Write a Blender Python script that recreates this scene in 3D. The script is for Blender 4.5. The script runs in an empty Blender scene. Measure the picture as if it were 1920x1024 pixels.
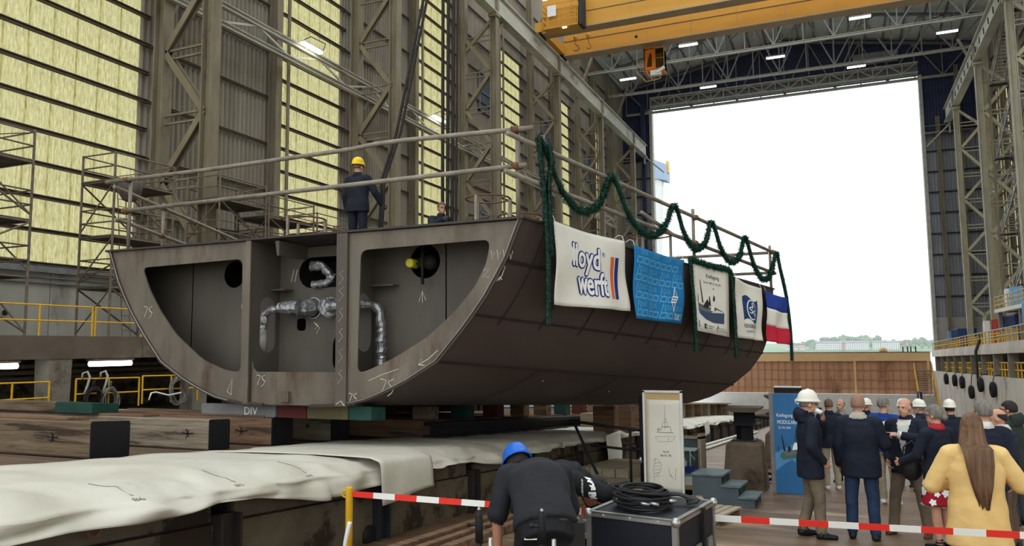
import bpy, bmesh, math, random
from mathutils import Vector, Matrix, Euler
from mathutils.kdtree import KDTree
random.seed(7)
PI = math.pi
scene = bpy.context.scene
# ------------------------------------------------------------------ camera, sky, exposure
cam_data = bpy.data.cameras.new('camera'); cam = bpy.data.objects.new('camera', cam_data)
scene.collection.objects.link(cam); scene.camera = cam
def _cam_matrix():
    f = 1440.0
    Y = Vector((1578-960, -(646-512), -f)).normalized()
    h = Vector((1.0, 0.009, 0.0))
    Z = h.cross(Y).normalized()
    if Z.y < 0: Z = -Z
    X = Y.cross(Z)
    return Matrix((X, Y, Z)).to_4x4()
cam.matrix_world = Matrix.Translation((0, 0, 1.65)) @ _cam_matrix()
cam_data.sensor_width = 36; cam_data.lens = 27.0; cam_data.clip_start = 0.05; cam_data.clip_end = 5000
world = bpy.data.worlds.new('overcast_sky'); scene.world = world; world.use_nodes = True
_bg = world.node_tree.nodes['Background']
_bg.inputs[0].default_value = (0.93, 0.985, 1.0, 1); _bg.inputs[1].default_value = 2.0
vs = scene.view_settings
vs.view_transform = 'Standard'; vs.look = 'None'; vs.exposure = 0.0; vs.gamma = 1.0; vs.use_curve_mapping = False
scene.cycles.max_bounces = 6; scene.cycles.diffuse_bounces = 4; scene.cycles.use_denoising = True
scene.cycles.sample_clamp_indirect = 6.0; scene.cycles.volume_bounces = 3
SL = 0.07                                    # the slipway falls towards the gate
def fz(y, h=0.0): return h - SL*y
# ------------------------------------------------------------------ materials
MATS = {}
def lin(c):
    return tuple(((v/255)/12.92 if v/255 <= 0.04045 else ((v/255+0.055)/1.055)**2.4) for v in c)
def mat(name, c1, c2=None, scale=3.0, rough=0.7, metal=0.0, stretch=(1,1,1), bump=0.0, c3=None, s3=0.6, t3=0.55, detail=5, spec=0.3, bs=None, w3=0.12):
    """principled surface whose colour wanders between c1 and c2, with patches of c3"""
    m = bpy.data.materials.new(name); m.use_nodes = True; nt = m.node_tree; N = nt.nodes; L = nt.links
    p = N['Principled BSDF']; p.inputs['Roughness'].default_value = rough; p.inputs['Metallic'].default_value = metal
    p.inputs['Specular IOR Level'].default_value = spec
    a = (*lin(c1), 1)
    if c2 is None and c3 is None and not bump:
        p.inputs['Base Color'].default_value = a
    else:
        tc = N.new('ShaderNodeTexCoord'); mp = N.new('ShaderNodeMapping'); mp.inputs['Scale'].default_value = stretch
        L.new(tc.outputs['Object'], mp.inputs[0])
        nz = N.new('ShaderNodeTexNoise'); nz.inputs['Scale'].default_value = scale; nz.inputs['Detail'].default_value = detail
        nz.inputs['Roughness'].default_value = 0.62
        L.new(mp.outputs[0], nz.inputs['Vector'])
        rp = N.new('ShaderNodeValToRGB'); rp.color_ramp.elements[0].position = 0.32; rp.color_ramp.elements[1].position = 0.68
        rp.color_ramp.elements[0].color = a; rp.color_ramp.elements[1].color = (*lin(c2 or c1), 1)
        L.new(nz.outputs[0], rp.inputs[0]); col = rp.outputs[0]
        if c3:
            n3 = N.new('ShaderNodeTexNoise'); n3.inputs['Scale'].default_value = s3; n3.inputs['Detail'].default_value = 6
            n3.inputs['Roughness'].default_value = 0.7
            L.new(mp.outputs[0], n3.inputs['Vector'])
            r3 = N.new('ShaderNodeValToRGB'); r3.color_ramp.elements[0].position = t3; r3.color_ramp.elements[1].position = t3+w3
            L.new(n3.outputs[0], r3.inputs[0])
            mx = N.new('ShaderNodeMix'); mx.data_type = 'RGBA'
            L.new(r3.outputs[0], mx.inputs[0]); L.new(col, mx.inputs[6]); mx.inputs[7].default_value = (*lin(c3), 1); col = mx.outputs[2]
        L.new(col, p.inputs['Base Color'])
        if bump:
            nb = nz
            if bs:
                nb = N.new('ShaderNodeTexNoise'); nb.inputs['Scale'].default_value = bs; nb.inputs['Detail'].default_value = 4; L.new(mp.outputs[0], nb.inputs['Vector'])
            b = N.new('ShaderNodeBump'); b.inputs['Strength'].default_value = bump; b.inputs['Distance'].default_value = 0.05
            L.new(nb.outputs[0], b.inputs['Height']); L.new(b.outputs[0], p.inputs['Normal'])
    MATS[name] = m; return m
def emit(name, c, s):
    m = bpy.data.materials.new(name); m.use_nodes = True; N = m.node_tree.nodes
    p = N['Principled BSDF']; p.inputs['Base Color'].default_value = (*lin(c), 1)
    p.inputs['Emission Color'].default_value = (*lin(c), 1); p.inputs['Emission Strength'].default_value = s
    MATS[name] = m
def translucent(name, c1, c2, scale, stretch, diff=0.3):
    m = bpy.data.materials.new(name); m.use_nodes = True; nt = m.node_tree; N = nt.nodes; L = nt.links
    N.remove(N['Principled BSDF']); out = N['Material Output']
    tc = N.new('ShaderNodeTexCoord'); mp = N.new('ShaderNodeMapping'); mp.inputs['Scale'].default_value = stretch
    nz = N.new('ShaderNodeTexNoise'); nz.inputs['Scale'].default_value = scale; nz.inputs['Detail'].default_value = 8; nz.inputs['Roughness'].default_value = 0.75
    rp = N.new('ShaderNodeValToRGB'); rp.color_ramp.elements[0].position = 0.3; rp.color_ramp.elements[1].position = 0.7
    rp.color_ramp.elements[0].color = (*lin(c1), 1); rp.color_ramp.elements[1].color = (*lin(c2), 1)
    t = N.new('ShaderNodeBsdfTranslucent'); d = N.new('ShaderNodeBsdfDiffuse'); mx = N.new('ShaderNodeMixShader'); mx.inputs[0].default_value = diff
    L.new(tc.outputs['Object'], mp.inputs[0]); L.new(mp.outputs[0], nz.inputs['Vector']); L.new(nz.outputs[0], rp.inputs[0])
    L.new(rp.outputs[0], t.inputs[0]); L.new(rp.outputs[0], d.inputs[0]); L.new(t.outputs[0], mx.inputs[1]); L.new(d.outputs[0], mx.inputs[2])
    L.new(mx.outputs[0], out.inputs[0]); MATS[name] = m
def glass(name, c, alpha):
    m = bpy.data.materials.new(name); m.use_nodes = True; nt = m.node_tree; N = nt.nodes; L = nt.links
    N.remove(N['Principled BSDF']); out = N['Material Output']
    t = N.new('ShaderNodeBsdfTransparent'); t.inputs[0].default_value = (*lin(c), 1)
    g = N.new('ShaderNodeBsdfGlossy'); g.inputs['Roughness'].default_value = 0.03
    mx = N.new('ShaderNodeMixShader'); mx.inputs[0].default_value = alpha
    L.new(t.outputs[0], mx.inputs[1]); L.new(g.outputs[0], mx.inputs[2]); L.new(mx.outputs[0], out.inputs[0]); MATS[name] = m
mat('column_steel', (136,126,105), (108,99,82), 1.2, 0.7, stretch=(1,1,.35), c3=(92,72,56), s3=.5, t3=.6)
mat('column_lit', (178,173,154), (150,144,126), 1.2, 0.7, stretch=(1,1,.35), c3=(116,100,82), s3=.5, t3=.62)  # lighter copy of column_steel, stronger light on the right side painted in
mat('shade_crib_timber', (58,48,40), (40,33,28), 2.6, .9, stretch=(.4,5,5), bump=.5)  # for the added cribs, dark to deepen the shade under the hull
mat('belt_leather', (74,62,56), (56,47,43), 6, .5)
mat('pale_girder', (190,189,178), (160,158,147), .8, 0.7, stretch=(1,.4,1), c3=(100,96,86), s3=.4, t3=.6)
mat('cladding', (146,138,124), (124,116,103), 1.0, 0.65, stretch=(1,1,.15))
mat('girt_steel', (92,80,68), (74,63,54), 2, .7)
translucent('translucent_sheet', (160,148,96), (250,242,188), 3.5, (1,4,.6), .12)
mat('pale_panel', (172,170,162), (156,153,144), 1.0, .8, stretch=(1,1,.3), c3=(128,122,112), s3=.35, t3=.62)
mat('end_wall_blue', (58,65,92), (47,53,77), 1, .75, stretch=(.3,1,1))
mat('end_clad', (152,153,160), (132,133,141), 1, .7, stretch=(1,1,.2))
mat('roof_sheet', (216,216,210), (196,196,190), .5, .8)
mat('dark_steel', (46,48,54), (36,38,44), 2, .6)
mat('grey_steel', (132,132,132), (110,110,110), 2, .6)
mat('light_steel', (184,182,175), (154,151,143), 3, .5, c3=(110,98,84), s3=1.5, t3=.62)
mat('crane_yellow', (208,152,58), (190,136,50), .35, .55, stretch=(.4,1,2), c3=(150,104,44), s3=.35, t3=.66)
mat('crane_pale', (176,152,116), (160,136,104), .5, .6)
mat('crane_orange', (226,128,30), (206,114,28), 1, .5)
mat('white_paint', (232,232,228), (216,216,212), 2, .6)
mat('concrete', (134,128,116), (112,106,95), 1.2, .9, bump=.15, bs=14, c3=(88,80,70), s3=.7, t3=.56)
mat('concrete_pale', (228,222,214), (200,192,184), .35, .9, stretch=(1,1,.5), c3=(146,138,130), s3=.3, t3=.58, bump=.1, bs=8)
mat('slip_concrete', (104,94,80), (76,66,55), 1.8, .85, bump=.3, bs=14, c3=(50,39,32), s3=.9, t3=.52, w3=.05)
mat('slab_dirty', (112,100,88), (92,82,72), .7, .9, c3=(130,126,104), s3=.4, t3=.62, bump=.1, bs=10)
mat('floor_wet', (124,99,76), (82,64,50), 1.6, .5, stretch=(.5,1.6,1), bump=.35, bs=7, c3=(160,138,112), s3=.9, t3=.57, spec=.35)
mat('bed_planks', (112,92,76), (84,68,56), 2, .9, stretch=(.4,3,1), bump=.2)
mat('timber', (128,110,88), (84,70,55), 2.6, .9, stretch=(.4,5,5), bump=.7, c3=(62,49,39), s3=1.3, t3=.56, w3=.05)
mat('timber_pale', (152,140,122), (112,100,86), 2.6, .9, stretch=(.4,5,5), bump=.7, c3=(86,70,58), s3=1.3, t3=.58, w3=.05)
mat('timber_red', (140,108,84), (98,78,62), 2.6, .9, stretch=(.4,5,5), bump=.7, c3=(68,54,44), s3=1.2, t3=.58, w3=.05)
mat('timber_light', (182,168,146), (150,134,112), 2.5, .85, stretch=(1,4,4), bump=.2)
mat('black_paint', (24,24,28), (16,16,20), 4, .7)
mat('green_paint', (34,74,66), (28,58,52), 4, .7)
mat('red_paint', (96,38,36), (72,30,30), 4, .7)
mat('olive_paint', (96,88,58), (80,72,50), 4, .7)
mat('tarp_white', (206,202,191), (190,185,172), 1.3, .6, bump=.25, bs=4, c3=(170,163,148), s3=.8, t3=.64, w3=.2)
mat('cloth_white', (236,236,232), (222,222,218), 2, .7)
mat('hull_plate', (82,69,64), (70,59,55), .8, .6, stretch=(1,.4,1), bump=.04, c3=(92,80,74), s3=.5, t3=.62)
mat('weld_dark', (50,43,41), (40,35,34), 4, .6)
mat('face_plate', (118,108,96), (92,82,72), 1.5, .55, stretch=(1.6,1,.45), c3=(80,54,40), s3=.9, t3=.53, w3=.16)
mat('inner_plate', (94,87,79), (78,71,64), 1, .6, stretch=(1,1,.4), c3=(76,64,54), s3=.7, t3=.62, w3=.2)
mat('deck_steel', (70,64,60), (58,53,50), 2, .6)
mat('chalk', (222,214,196))
mat('foil', (176,177,178), (128,129,132), 6, .4, .75, bump=.5, bs=16)
mat('yellow_paint', (226,176,30), (204,156,26), 3, .5)
mat('gate_brown', (206,158,124), (186,140,110), .5, .7, stretch=(1,1,.3), c3=(120,84,62), s3=.25, t3=.6)
mat('gate_rib', (190,142,110), (168,124,96), .6, .7)
mat('gate_cap', (234,198,148), (222,184,134), .3, .6)
mat('scaffold_steel', (124,112,98), (94,82,72), 5, .6, .3)
mat('scaffold_board', (96,90,82), (72,66,60), 2, .8)
mat('tube_grey', (150,142,128), (120,110,98), 5, .5, .2)
mat('rust', (122,86,64), (96,66,50), 6, .8)
mat('black_rubber', (22,22,24), (32,32,34), 6, .55)
mat('hose_grey', (126,124,118), (92,90,86), 8, .6)
mat('rope_dark', (52,46,42), (38,34,32), 8, .9)
mat('tinsel', (8,44,34), (18,70,52), 14, .5)
mat('tape_white', (236,234,228)); mat('tape_red', (228,52,40))
mat('case_black', (22,25,34), (28,31,41), 5, .5)
mat('alu', (190,190,186), (160,160,156), 8, .35, .8)
mat('plywood', (204,176,130), (188,158,112), 2, .6, stretch=(1,1,6))
mat('paper', (230,226,212), (220,215,200), 1.4, .8)
mat('pencil', (120,116,108)); mat('pencil_dark', (58,56,54))
mat('step_grey', (84,94,100), (72,81,88), 3, .6)
mat('step_tread', (112,128,132), (84,94,98), 5, .55, c3=(176,190,190), s3=5, t3=.62)
mat('banner_blue', (40,98,148), (52,114,166), .8, .5)
mat('banner_pale', (82,138,190), (90,146,196), 1, .5)
mat('flag_blue', (28,124,188), (22,112,174), 1.5, .75); mat('flag_blue_light', (92,168,214)); mat('flag_white', (238,235,228), (228,224,216), 2, .75)
mat('navy_print', (24,46,132)); mat('orange_print', (226,108,56)); mat('fsg_blue', (28,60,112)); mat('state_blue', (34,62,158)); mat('state_red', (196,32,60))
mat('print_dark', (36,38,44)); mat('print_hull', (66,78,112)); mat('print_grey', (104,108,112)); mat('print_white', (244,244,240)); mat('print_green', (70,110,90))
mat('tyre', (26,26,27), (40,40,40), 6, .85)
mat('stone_block', (116,100,84), (88,74,62), 2.2, .95, bump=.4, bs=12, c3=(60,48,40), s3=1.4, t3=.53)
mat('water', (96,116,120), (110,130,134), .05, .15)
mat('outside_ground', (120,118,112), (104,102,96), .05, .9)
mat('tree_green', (92,122,86), (70,102,74), .12, .9); mat('tree_green_b', (112,140,92), (86,116,80), .12, .9); mat('tree_trunk', (84,70,58))
mat('house_white', (226,224,216)); mat('house_red', (190,112,96)); mat('house_roof', (128,120,132)); mat('window_dark', (74,84,98))
mat('gantry_hazed', (158,176,198), (148,166,190), 1, .6); mat('blue_paint', (40,66,118), (34,56,104), 2, .6); mat('sky_blue_paint', (120,164,196), (104,148,184), 1, .6)  # gantry colour is paled, with the distance haze painted into it
mat('container_red', (180,72,56), (160,62,50), 2, .7); mat('oil_green', (92,112,104))
emit('lamp_glow', (255,252,240), 9.0); emit('tube_glow', (250,255,250), 7.0)
glass('acrylic', (240,246,246), .07)
glass('cab_glass', (60,56,54), .1)
mat('cap_yellow', (214,206,62)); mat('pipe_dark', (40,38,38))
# ------------------------------------------------------------------ mesh helpers
COL = scene.collection; OFF = {}
def V(*a): return Vector(a)
class MB:
    """collects pieces of geometry; build() links them as one mesh object"""
    def __init__(s): s.v = []; s.f = []; s.m = []; s.cm = 0
    def mark(s, i): s.cm = i; return s
    def add(s, vs, fs):
        o = len(s.v); s.v += [tuple(q) for q in vs]; s.f += [tuple(o+i for i in g) for g in fs]; s.m += [s.cm]*len(fs); return s
    def box(s, x0, x1, y0, y1, z0, z1, sl=0.0):
        """axis box; sl shears z down along y (the slipway's fall)"""
        P = [(x, y, z-sl*y) for z in (z0, z1) for y in (y0, y1) for x in (x0, x1)]
        return s.add(P, [(0,2,3,1),(4,5,7,6),(0,1,5,4),(2,6,7,3),(0,4,6,2),(1,3,7,5)])
    def bar(s, p, q, w, h=None, up=(0,0,1)):
        p = Vector(p); q = Vector(q); d = (q-p).normalized(); h = h or w; u = Vector(up)
        if abs(d.dot(u)) > .98: u = Vector((0,1,0))
        a = d.cross(u).normalized()*w/2; b = a.cross(d).normalized()*h/2
        P = [c+i*a+j*b for c in (p, q) for i, j in ((-1,-1),(1,-1),(1,1),(-1,1))]
        return s.add(P, [(3,2,1,0),(4,5,6,7),(0,1,5,4),(1,2,6,5),(2,3,7,6),(3,0,4,7)])
    def ibeam(s, p, q, w, h, t=.08, up=(0,0,1)):
        p = Vector(p); q = Vector(q); d = (q-p).normalized(); u = Vector(up)
        if abs(d.dot(u)) > .98: u = Vector((0,1,0))
        a = d.cross(u).normalized(); b = a.cross(d).normalized()
        for k in (-1, 1): s.bar(p+b*k*(h-t)/2, q+b*k*(h-t)/2, w, t, up)
        return s.bar(p, q, t, h-2*t, up)
    def tube(s, p, q, r, n=8, r2=None, cap=True):
        return s.path([p, q], r, n, r2=r2, cap=cap)
    def path(s, pts, r, n=8, closed=False, r2=None, cap=True, rs=None):
        pts = [Vector(p) for p in pts]; k = len(pts); rings = []; prev = None
        for i, p in enumerate(pts):
            if closed: t = pts[(i+1) % k]-pts[i-1]
            else: t = pts[min(i+1, k-1)]-pts[max(i-1, 0)]
            t.normalize()
            if prev is None:
                u = Vector((0,0,1)) if abs(t.z) < .9 else Vector((1,0,0)); a = t.cross(u).normalized()
            else: a = (prev-t*prev.dot(t)).normalized()
            prev = a; b = t.cross(a)
            rr = rs[i] if rs else (r if r2 is None else r+(r2-r)*i/(k-1))
            rings.append([p+(a*math.cos(2*PI*j/n)+b*math.sin(2*PI*j/n))*rr for j in range(n)])
        vs = [x for g in rings for x in g]; fs = []
        for i in range(k if closed else k-1):
            i2 = (i+1) % k
            for j in range(n): fs.append((i*n+j, i*n+(j+1) % n, i2*n+(j+1) % n, i2*n+j))
        if not closed and cap: fs += [tuple(reversed(range(n))), tuple((k-1)*n+j for j in range(n))]
        return s.add(vs, fs)
    def lathe(s, prof, c=(0,0,0), n=16, rot=None, sx=1, sy=1):
        vs = []; fs = []; k = len(prof)
        for r, z in prof:
            for j in range(n):
                a = 2*PI*j/n; p = Vector((r*math.cos(a)*sx, r*math.sin(a)*sy, z))
                if rot: p = rot @ p
                vs.append(p+Vector(c))
        for i in range(k-1):
            for j in range(n): fs.append((i*n+j, i*n+(j+1) % n, (i+1)*n+(j+1) % n, (i+1)*n+j))
        fs += [tuple(reversed(range(n))), tuple((k-1)*n+j for j in range(n))]
        return s.add(vs, fs)
    def ring(s, c, R, r, axis='Z', n=24, m=8, rot=None):
        pts = []
        for j in range(n):
            a = 2*PI*j/n; x, y = R*math.cos(a), R*math.sin(a)
            p = {'Z': Vector((x,y,0)), 'X': Vector((0,x,y)), 'Y': Vector((x,0,y))}[axis]
            if rot: p = rot @ p
            pts.append(p+Vector(c))
        return s.path(pts, r, m, closed=True)
    def prism(s, poly, fn, d0, d1):
        """poly of (a,b), fn(a,b,d) -> point; solid between depths d0 and d1"""
        n = len(poly); vs = [fn(a, b, d0) for a, b in poly]+[fn(a, b, d1) for a, b in poly]
        fs = [tuple(range(n)), tuple(reversed(range(n, 2*n)))]+[(i, i+n, (i+1) % n+n, (i+1) % n) for i in range(n)]
        return s.add(vs, fs)
    def grid(s, fn, nu, nv):
        vs = [fn(i/nu, j/nv) for j in range(nv+1) for i in range(nu+1)]
        fs = [(j*(nu+1)+i, j*(nu+1)+i+1, (j+1)*(nu+1)+i+1, (j+1)*(nu+1)+i) for j in range(nv) for i in range(nu)]
        return s.add(vs, fs)
    def ell(s, c, r, n=12, k=8, rot=None):
        prof = [(math.sin(PI*i/k), -math.cos(PI*i/k)) for i in range(1, k)]
        vs = []; fs = []; c = Vector(c)
        for a, z in prof:
            for j in range(n):
                t = 2*PI*j/n; p = Vector((a*math.cos(t)*r[0], a*math.sin(t)*r[1], z*r[2]))
                vs.append((rot @ p if rot else p)+c)
        lo = Vector((0,0,-r[2])); hi = Vector((0,0,r[2])); m = len(vs)
        vs += [(rot @ lo if rot else lo)+c, (rot @ hi if rot else hi)+c]
        for i in range(k-2):
            for j in range(n): fs.append((i*n+j, i*n+(j+1) % n, (i+1)*n+(j+1) % n, (i+1)*n+j))
        for j in range(n): fs += [(m, (j+1) % n, j), (m+1, (k-2)*n+j, (k-2)*n+(j+1) % n)]
        return s.add(vs, fs)
    def build(s, name, mats, par=None, smooth=False, solid=0.0, fix=True):
        o = V(*OFF[par.name]) if par is not None else V(0,0,0)
        me = bpy.data.meshes.new(name); me.from_pydata([tuple(Vector(p)-o) for p in s.v], [], s.f)
        if isinstance(mats, str): mats = [mats]
        for m in mats: me.materials.append(MATS[m])
        if len(mats) > 1: me.polygons.foreach_set('material_index', s.m)
        if fix:
            b = bmesh.new(); b.from_mesh(me); bmesh.ops.recalc_face_normals(b, faces=b.faces); b.to_mesh(me); b.free()
        if smooth: me.polygons.foreach_set('use_smooth', [True]*len(me.polygons))
        me.update(); return link(name, me, par, solid)
def link(name, me, par=None, solid=0.0):
    ob = bpy.data.objects.new(name, me); COL.objects.link(ob)
    if par is not None: ob.parent = par; OFF[ob.name] = OFF[par.name]
    else: OFF[ob.name] = (0,0,0)
    if solid:
        md = ob.modifiers.new('thickness', 'SOLIDIFY'); md.thickness = solid; md.offset = 0
    return ob
def thing(name, label, cat, loc=(0,0,0), group=None, kind=None):
    o = bpy.data.objects.new(name, None); o.empty_display_size = .2; COL.objects.link(o); o.location = loc; OFF[o.name] = tuple(loc)
    return tag(o, label, cat, group, kind)
def tag(o, label=None, cat=None, group=None, kind=None):
    if label: o['label'] = label
    if cat: o['category'] = cat
    if group: o['group'] = group
    if kind: o['kind'] = kind
    return o
def struct(name, loc=(0,0,0), label=None):
    o = bpy.data.objects.new(name, None); COL.objects.link(o); o.location = loc; OFF[o.name] = tuple(loc); o['kind'] = 'structure'
    if label: o['label'] = label
    return o
def copy_part(src, par, dl, rot=None):
    c = src.copy(); COL.objects.link(c); c.parent = par; c.location = Vector(src.location)+Vector(dl); OFF[c.name] = OFF[par.name]
    if rot: c.rotation_euler = rot
    return c
def dup(root, loc, rotz=None, label=None):
    """copy a thing with its parts and sub-parts"""
    r = root.copy(); COL.objects.link(r); r.location = loc; OFF[r.name] = tuple(loc)
    if rotz is not None: r.rotation_euler = (0,0,rotz)
    if label: r['label'] = label
    for ch in [o for o in COL.objects if o.parent == root]:
        c = ch.copy(); COL.objects.link(c); c.parent = r
        for g in [o for o in COL.objects if o.parent == ch]:
            d = g.copy(); COL.objects.link(d); d.parent = c
    return r
_TXT = {}
def text_mesh(s, size=1.0, offset=0.0, bold=0.0, align="LEFT"):
    key = (s, size, offset+bold, align)
    if key not in _TXT: _TXT[key] = _text_mesh(s, size, offset, bold, align)
    return _TXT[key]
def _text_mesh(s, size=1.0, offset=0.0, bold=0.0, align="LEFT"):
    cu = bpy.data.curves.new('txt', 'FONT'); cu.body = s; cu.size = size; cu.offset = offset+bold; cu.align_x = align; cu.fill_mode = 'FRONT'; cu.resolution_u = 3
    ob = bpy.data.objects.new('txt', cu); COL.objects.link(ob)
    dg = bpy.context.evaluated_depsgraph_get(); me = bpy.data.meshes.new_from_object(ob.evaluated_get(dg))
    vs = [v.co.copy() for v in me.vertices]; fs = [tuple(p.vertices) for p in me.polygons]
    bpy.data.objects.remove(ob); bpy.data.curves.remove(cu); bpy.data.meshes.remove(me)
    return vs, fs
def put_text(mb, s, fn, size, xy, align='LEFT', bold=0.0, sx=1.0, rot=0.0):
    vs, fs = text_mesh(s, size, 0, bold, align); c, n = math.cos(rot), math.sin(rot)
    mb.add([fn(xy[0]+(v.x*sx)*c-v.y*n, xy[1]+(v.x*sx)*n+v.y*c) for v in vs], fs)
# ------------------------------------------------------------------ ground, water, slipway floor
b = MB(); b.box(-18, 11.3, -12, 121.5, -.4, 0, SL); fl = b.build('floor', 'floor_wet'); tag(fl, kind='structure')
b = MB(); b.box(-5000, -31.6, -300, 121, 1.0, 1.6); b.box(19.4, 5000, -300, 121, 0.2, .9)
tag(b.build('outside_ground', 'outside_ground'), kind='structure')
b = MB(); b.box(-4000, 4000, 122.6, 5200, -9, -6.6); tag(b.build('water', 'water'), kind='structure')
# ------------------------------------------------------------------ side walls of the hall
YC = [27+16.42*k for k in range(-1, 6)]
def corr(b, X, y0, y1, z0, z1, pitch, dep):
    n = max(2, int((y1-y0)/pitch*4)); pr = (0, 1, 1, 0); vs = []; fs = []
    for i in range(n+1):
        x = X+dep*(pr[i % 4]-.5); y = y0+(y1-y0)*i/n; vs += [(x, y, z0), (x, y, z1)]
    fs = [(2*i, 2*i+2, 2*i+3, 2*i+1) for i in range(n)]
    b.add(vs, fs)
def side_wall(name, X, sgn, ztop):
    w = struct(name, (X, 0, 0)); e0 = -14.0
    girt_z = [5.35+1.43*i for i in range(int((ztop-5.35)/1.43))]
    for yc in [YC[0]-16.42]+YC:
        e1 = yc-.35; s0 = e1-(13.4 if abs(yc-27) < 1 else 6.7)
        if s0 > e0:
            b = MB(); corr(b, X, e0, s0, 5.3, ztop, .34, .13*-sgn); b.build('cladding', 'cladding', w, fix=False)
        n = round((e1-s0)/1.117)
        for i in range(n):
            ya, yb = s0+(e1-s0)*i/n, s0+(e1-s0)*(i+1)/n
            b = MB(); corr(b, X+.012*(i % 2)*sgn, ya-.03, yb+.03, 5.35, 32.8, .28, .05); b.build('translucent_sheet', 'translucent_sheet', w, fix=False)
        b = MB(); corr(b, X, s0, e1, 32.8, ztop, .34, .13*-sgn); b.build('cladding', 'cladding', w, fix=False)
        e0 = e1
    b = MB(); corr(b, X, e0, 120, 5.3, ztop, .34, .13*-sgn); b.build('cladding', 'cladding', w, fix=False)
    protos = {}
    def girt(kind, ya, yb, z):
        key = (kind, round(yb-ya, 2))
        if key not in protos:
            b = MB(); w_, h_ = (.2, .17) if kind == 'strip' else (.14, .13)
            b.ibeam((X-sgn*.2, ya, z), (X-sgn*.2, yb, z), w_, h_, .04); protos[key] = (b.build('girt', 'girt_steel', w), ya, z)
        else: o, y_, z_ = protos[key]; copy_part(o, w, (0, ya-y_, z-z_))
    e0 = -14.0
    for yc in [YC[0]-16.42]+YC:
        e1 = yc-.35; s0 = e1-(13.4 if abs(yc-27) < 1 else 6.7)
        for i, z in enumerate(girt_z):
            if z < 33.5: girt('strip', s0-.5, e1+.4, z)
            elif i % 2 == 0: girt('clad', s0-.5, e1+.4, z)
            if i % 2 == 0 and s0 > e0+.5 and s0 > 5: girt('clad', max(e0, 5)+.4, s0-.5, z)
        e0 = e1
    return w
wl = side_wall('wall_left', -31.3, -1, 43.3)
wr = side_wall('wall_right', 19.0, 1, 43.3)
p0 = None
for i in range(24):                                             # pale wall panels under the window bands
    y = -10+5.42*i
    if p0 is None:
        b = MB(); b.box(-31.5, -31.22, y+.02, y+5.4, 2.15, 5.0); p0 = b.build('wall_panel', 'pale_panel', wl)
    else: copy_part(p0, wl, (0, 5.42*i, 0))
b = MB(); b.box(-31.5, -31.0, -12, 120, 5.0, 5.32); b.box(-31.4, -31.1, -12, 120, 4.55, 4.62); b.box(-31.4, -31.1, -12, 120, 4.78, 4.84); b.build('sill', 'grey_steel', wl)
b = MB(); b.box(18.9, 19.3, 20, 120, .5, 5.3); b.build('plinth', 'pale_panel', wr)
for i, (y, z0, z1) in enumerate(((66.5, 24.5, 28.4), (83.5, 24.5, 28.4), (100.2, 24.3, 28.2), (66.5, 13, 16))):
    o = struct('window_%d' % (i+1), (-31.1, y, z0)); b = MB()
    for (ya, yb, za, zb) in ((y-1.3, y-1.16, z0, z1), (y+1.16, y+1.3, z0, z1), (y-1.3, y+1.3, z0, z0+.12), (y-1.3, y+1.3, z1-.12, z1), (y-1.3, y+1.3, (z0+z1)/2-.06, (z0+z1)/2+.06)): b.box(-31.2, -31.0, ya, yb, za, zb)
    b.build('window_frame', 'grey_steel', o); b = MB(); b.box(-31.16, -31.12, y-1.2, y+1.2, z0+.1, z1-.1); b.build('pane', 'window_dark', o)
# ------------------------------------------------------------------ lattice columns
def column(xi, xo, y, z0, zi, zo, label, big=True):
    t = thing('lattice_column', label, 'column', ((xi+xo)/2, y, z0), 'lattice columns carrying the crane runways'); cm = 'column_steel' if xi < 0 else 'column_lit'
    s = 1 if xo > xi else -1
    b = MB(); b.ibeam((xi, y, z0), (xi, y, zi), .6, .62, .07, (1,0,0)); b.box(xi-.5, xi+.5, y-.45, y+.45, z0, z0+.15); b.box(xi-.42, xi+.42, y-.4, y+.4, zi-.25, zi); b.build('inner_leg', cm, t)
    b = MB(); b.ibeam((xo, y, z0), (xo, y, zo), .6, .66, .07, (1,0,0)); b.box(xo-.5, xo+.5, y-.45, y+.45, z0, z0+.15); b.build('outer_leg', cm, t)
    zs = [6.45+3.25*k for k in range(8)]
    for k, z in enumerate(zs):
        b = MB()
        for dz in (0, .42): b.bar((xi+s*.3, y, z-.35+dz), (xo-s*.3, y, z-.35+dz), .1, .1)
        b.build('strut', cm, t)
        if k+1 < len(zs):
            a, c = ((xi+s*.25, y, z), (xo-s*.25, y, z+3.25)) if k % 2 == 0 else ((xo-s*.25, y, z), (xi+s*.25, y, z+3.25))
            b = MB(); b.ibeam(a, c, .32, .36, .05, (0,1,0)); b.build('diagonal', cm, t)
    # splayed foot under the lowest node
    xm = (xi+xo)/2
    b = MB(); b.bar((xi+s*.2, y, 6.3), (xm, y, 5.0), .3, .34); b.bar((xo-s*.2, y, 6.3), (xm, y, 5.0), .3, .34); b.bar((xm, y, 5.1), (xm-s*.5, y, z0), .3, .34)
    b.build('fork_brace', cm, t)
    if zo > zi+3:
        b = MB(); b.bar((xo-s*.2, y, zi-3), (xi, y, zi-.2), .25, .3); b.bar((xo, y, zi+2.8), (xo-s*2.6, y, zo-.4), .3, .3); b.build('head_brace', cm, t)
    return t
left_lab = ['brown lattice column beside the first window band, behind the small scaffold tower', 'brown lattice column directly behind the yellow-helmeted worker', 'brown lattice column to the right of the hanging ropes',
            'brown lattice column behind the garland post at the hull corner', 'left-side lattice column second from the bright gateway', 'left-side lattice column nearest the bright gateway']
for yc, lb in zip(YC[1:], left_lab): column(-27, -30.1, yc, 2.15, 31.05, 40.5, lb)
right_lab = ['right-side lattice column at the picture edge beside the stairs', 'right-side lattice column second from the bright gateway', 'right-side lattice column nearest the bright gateway']
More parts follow.
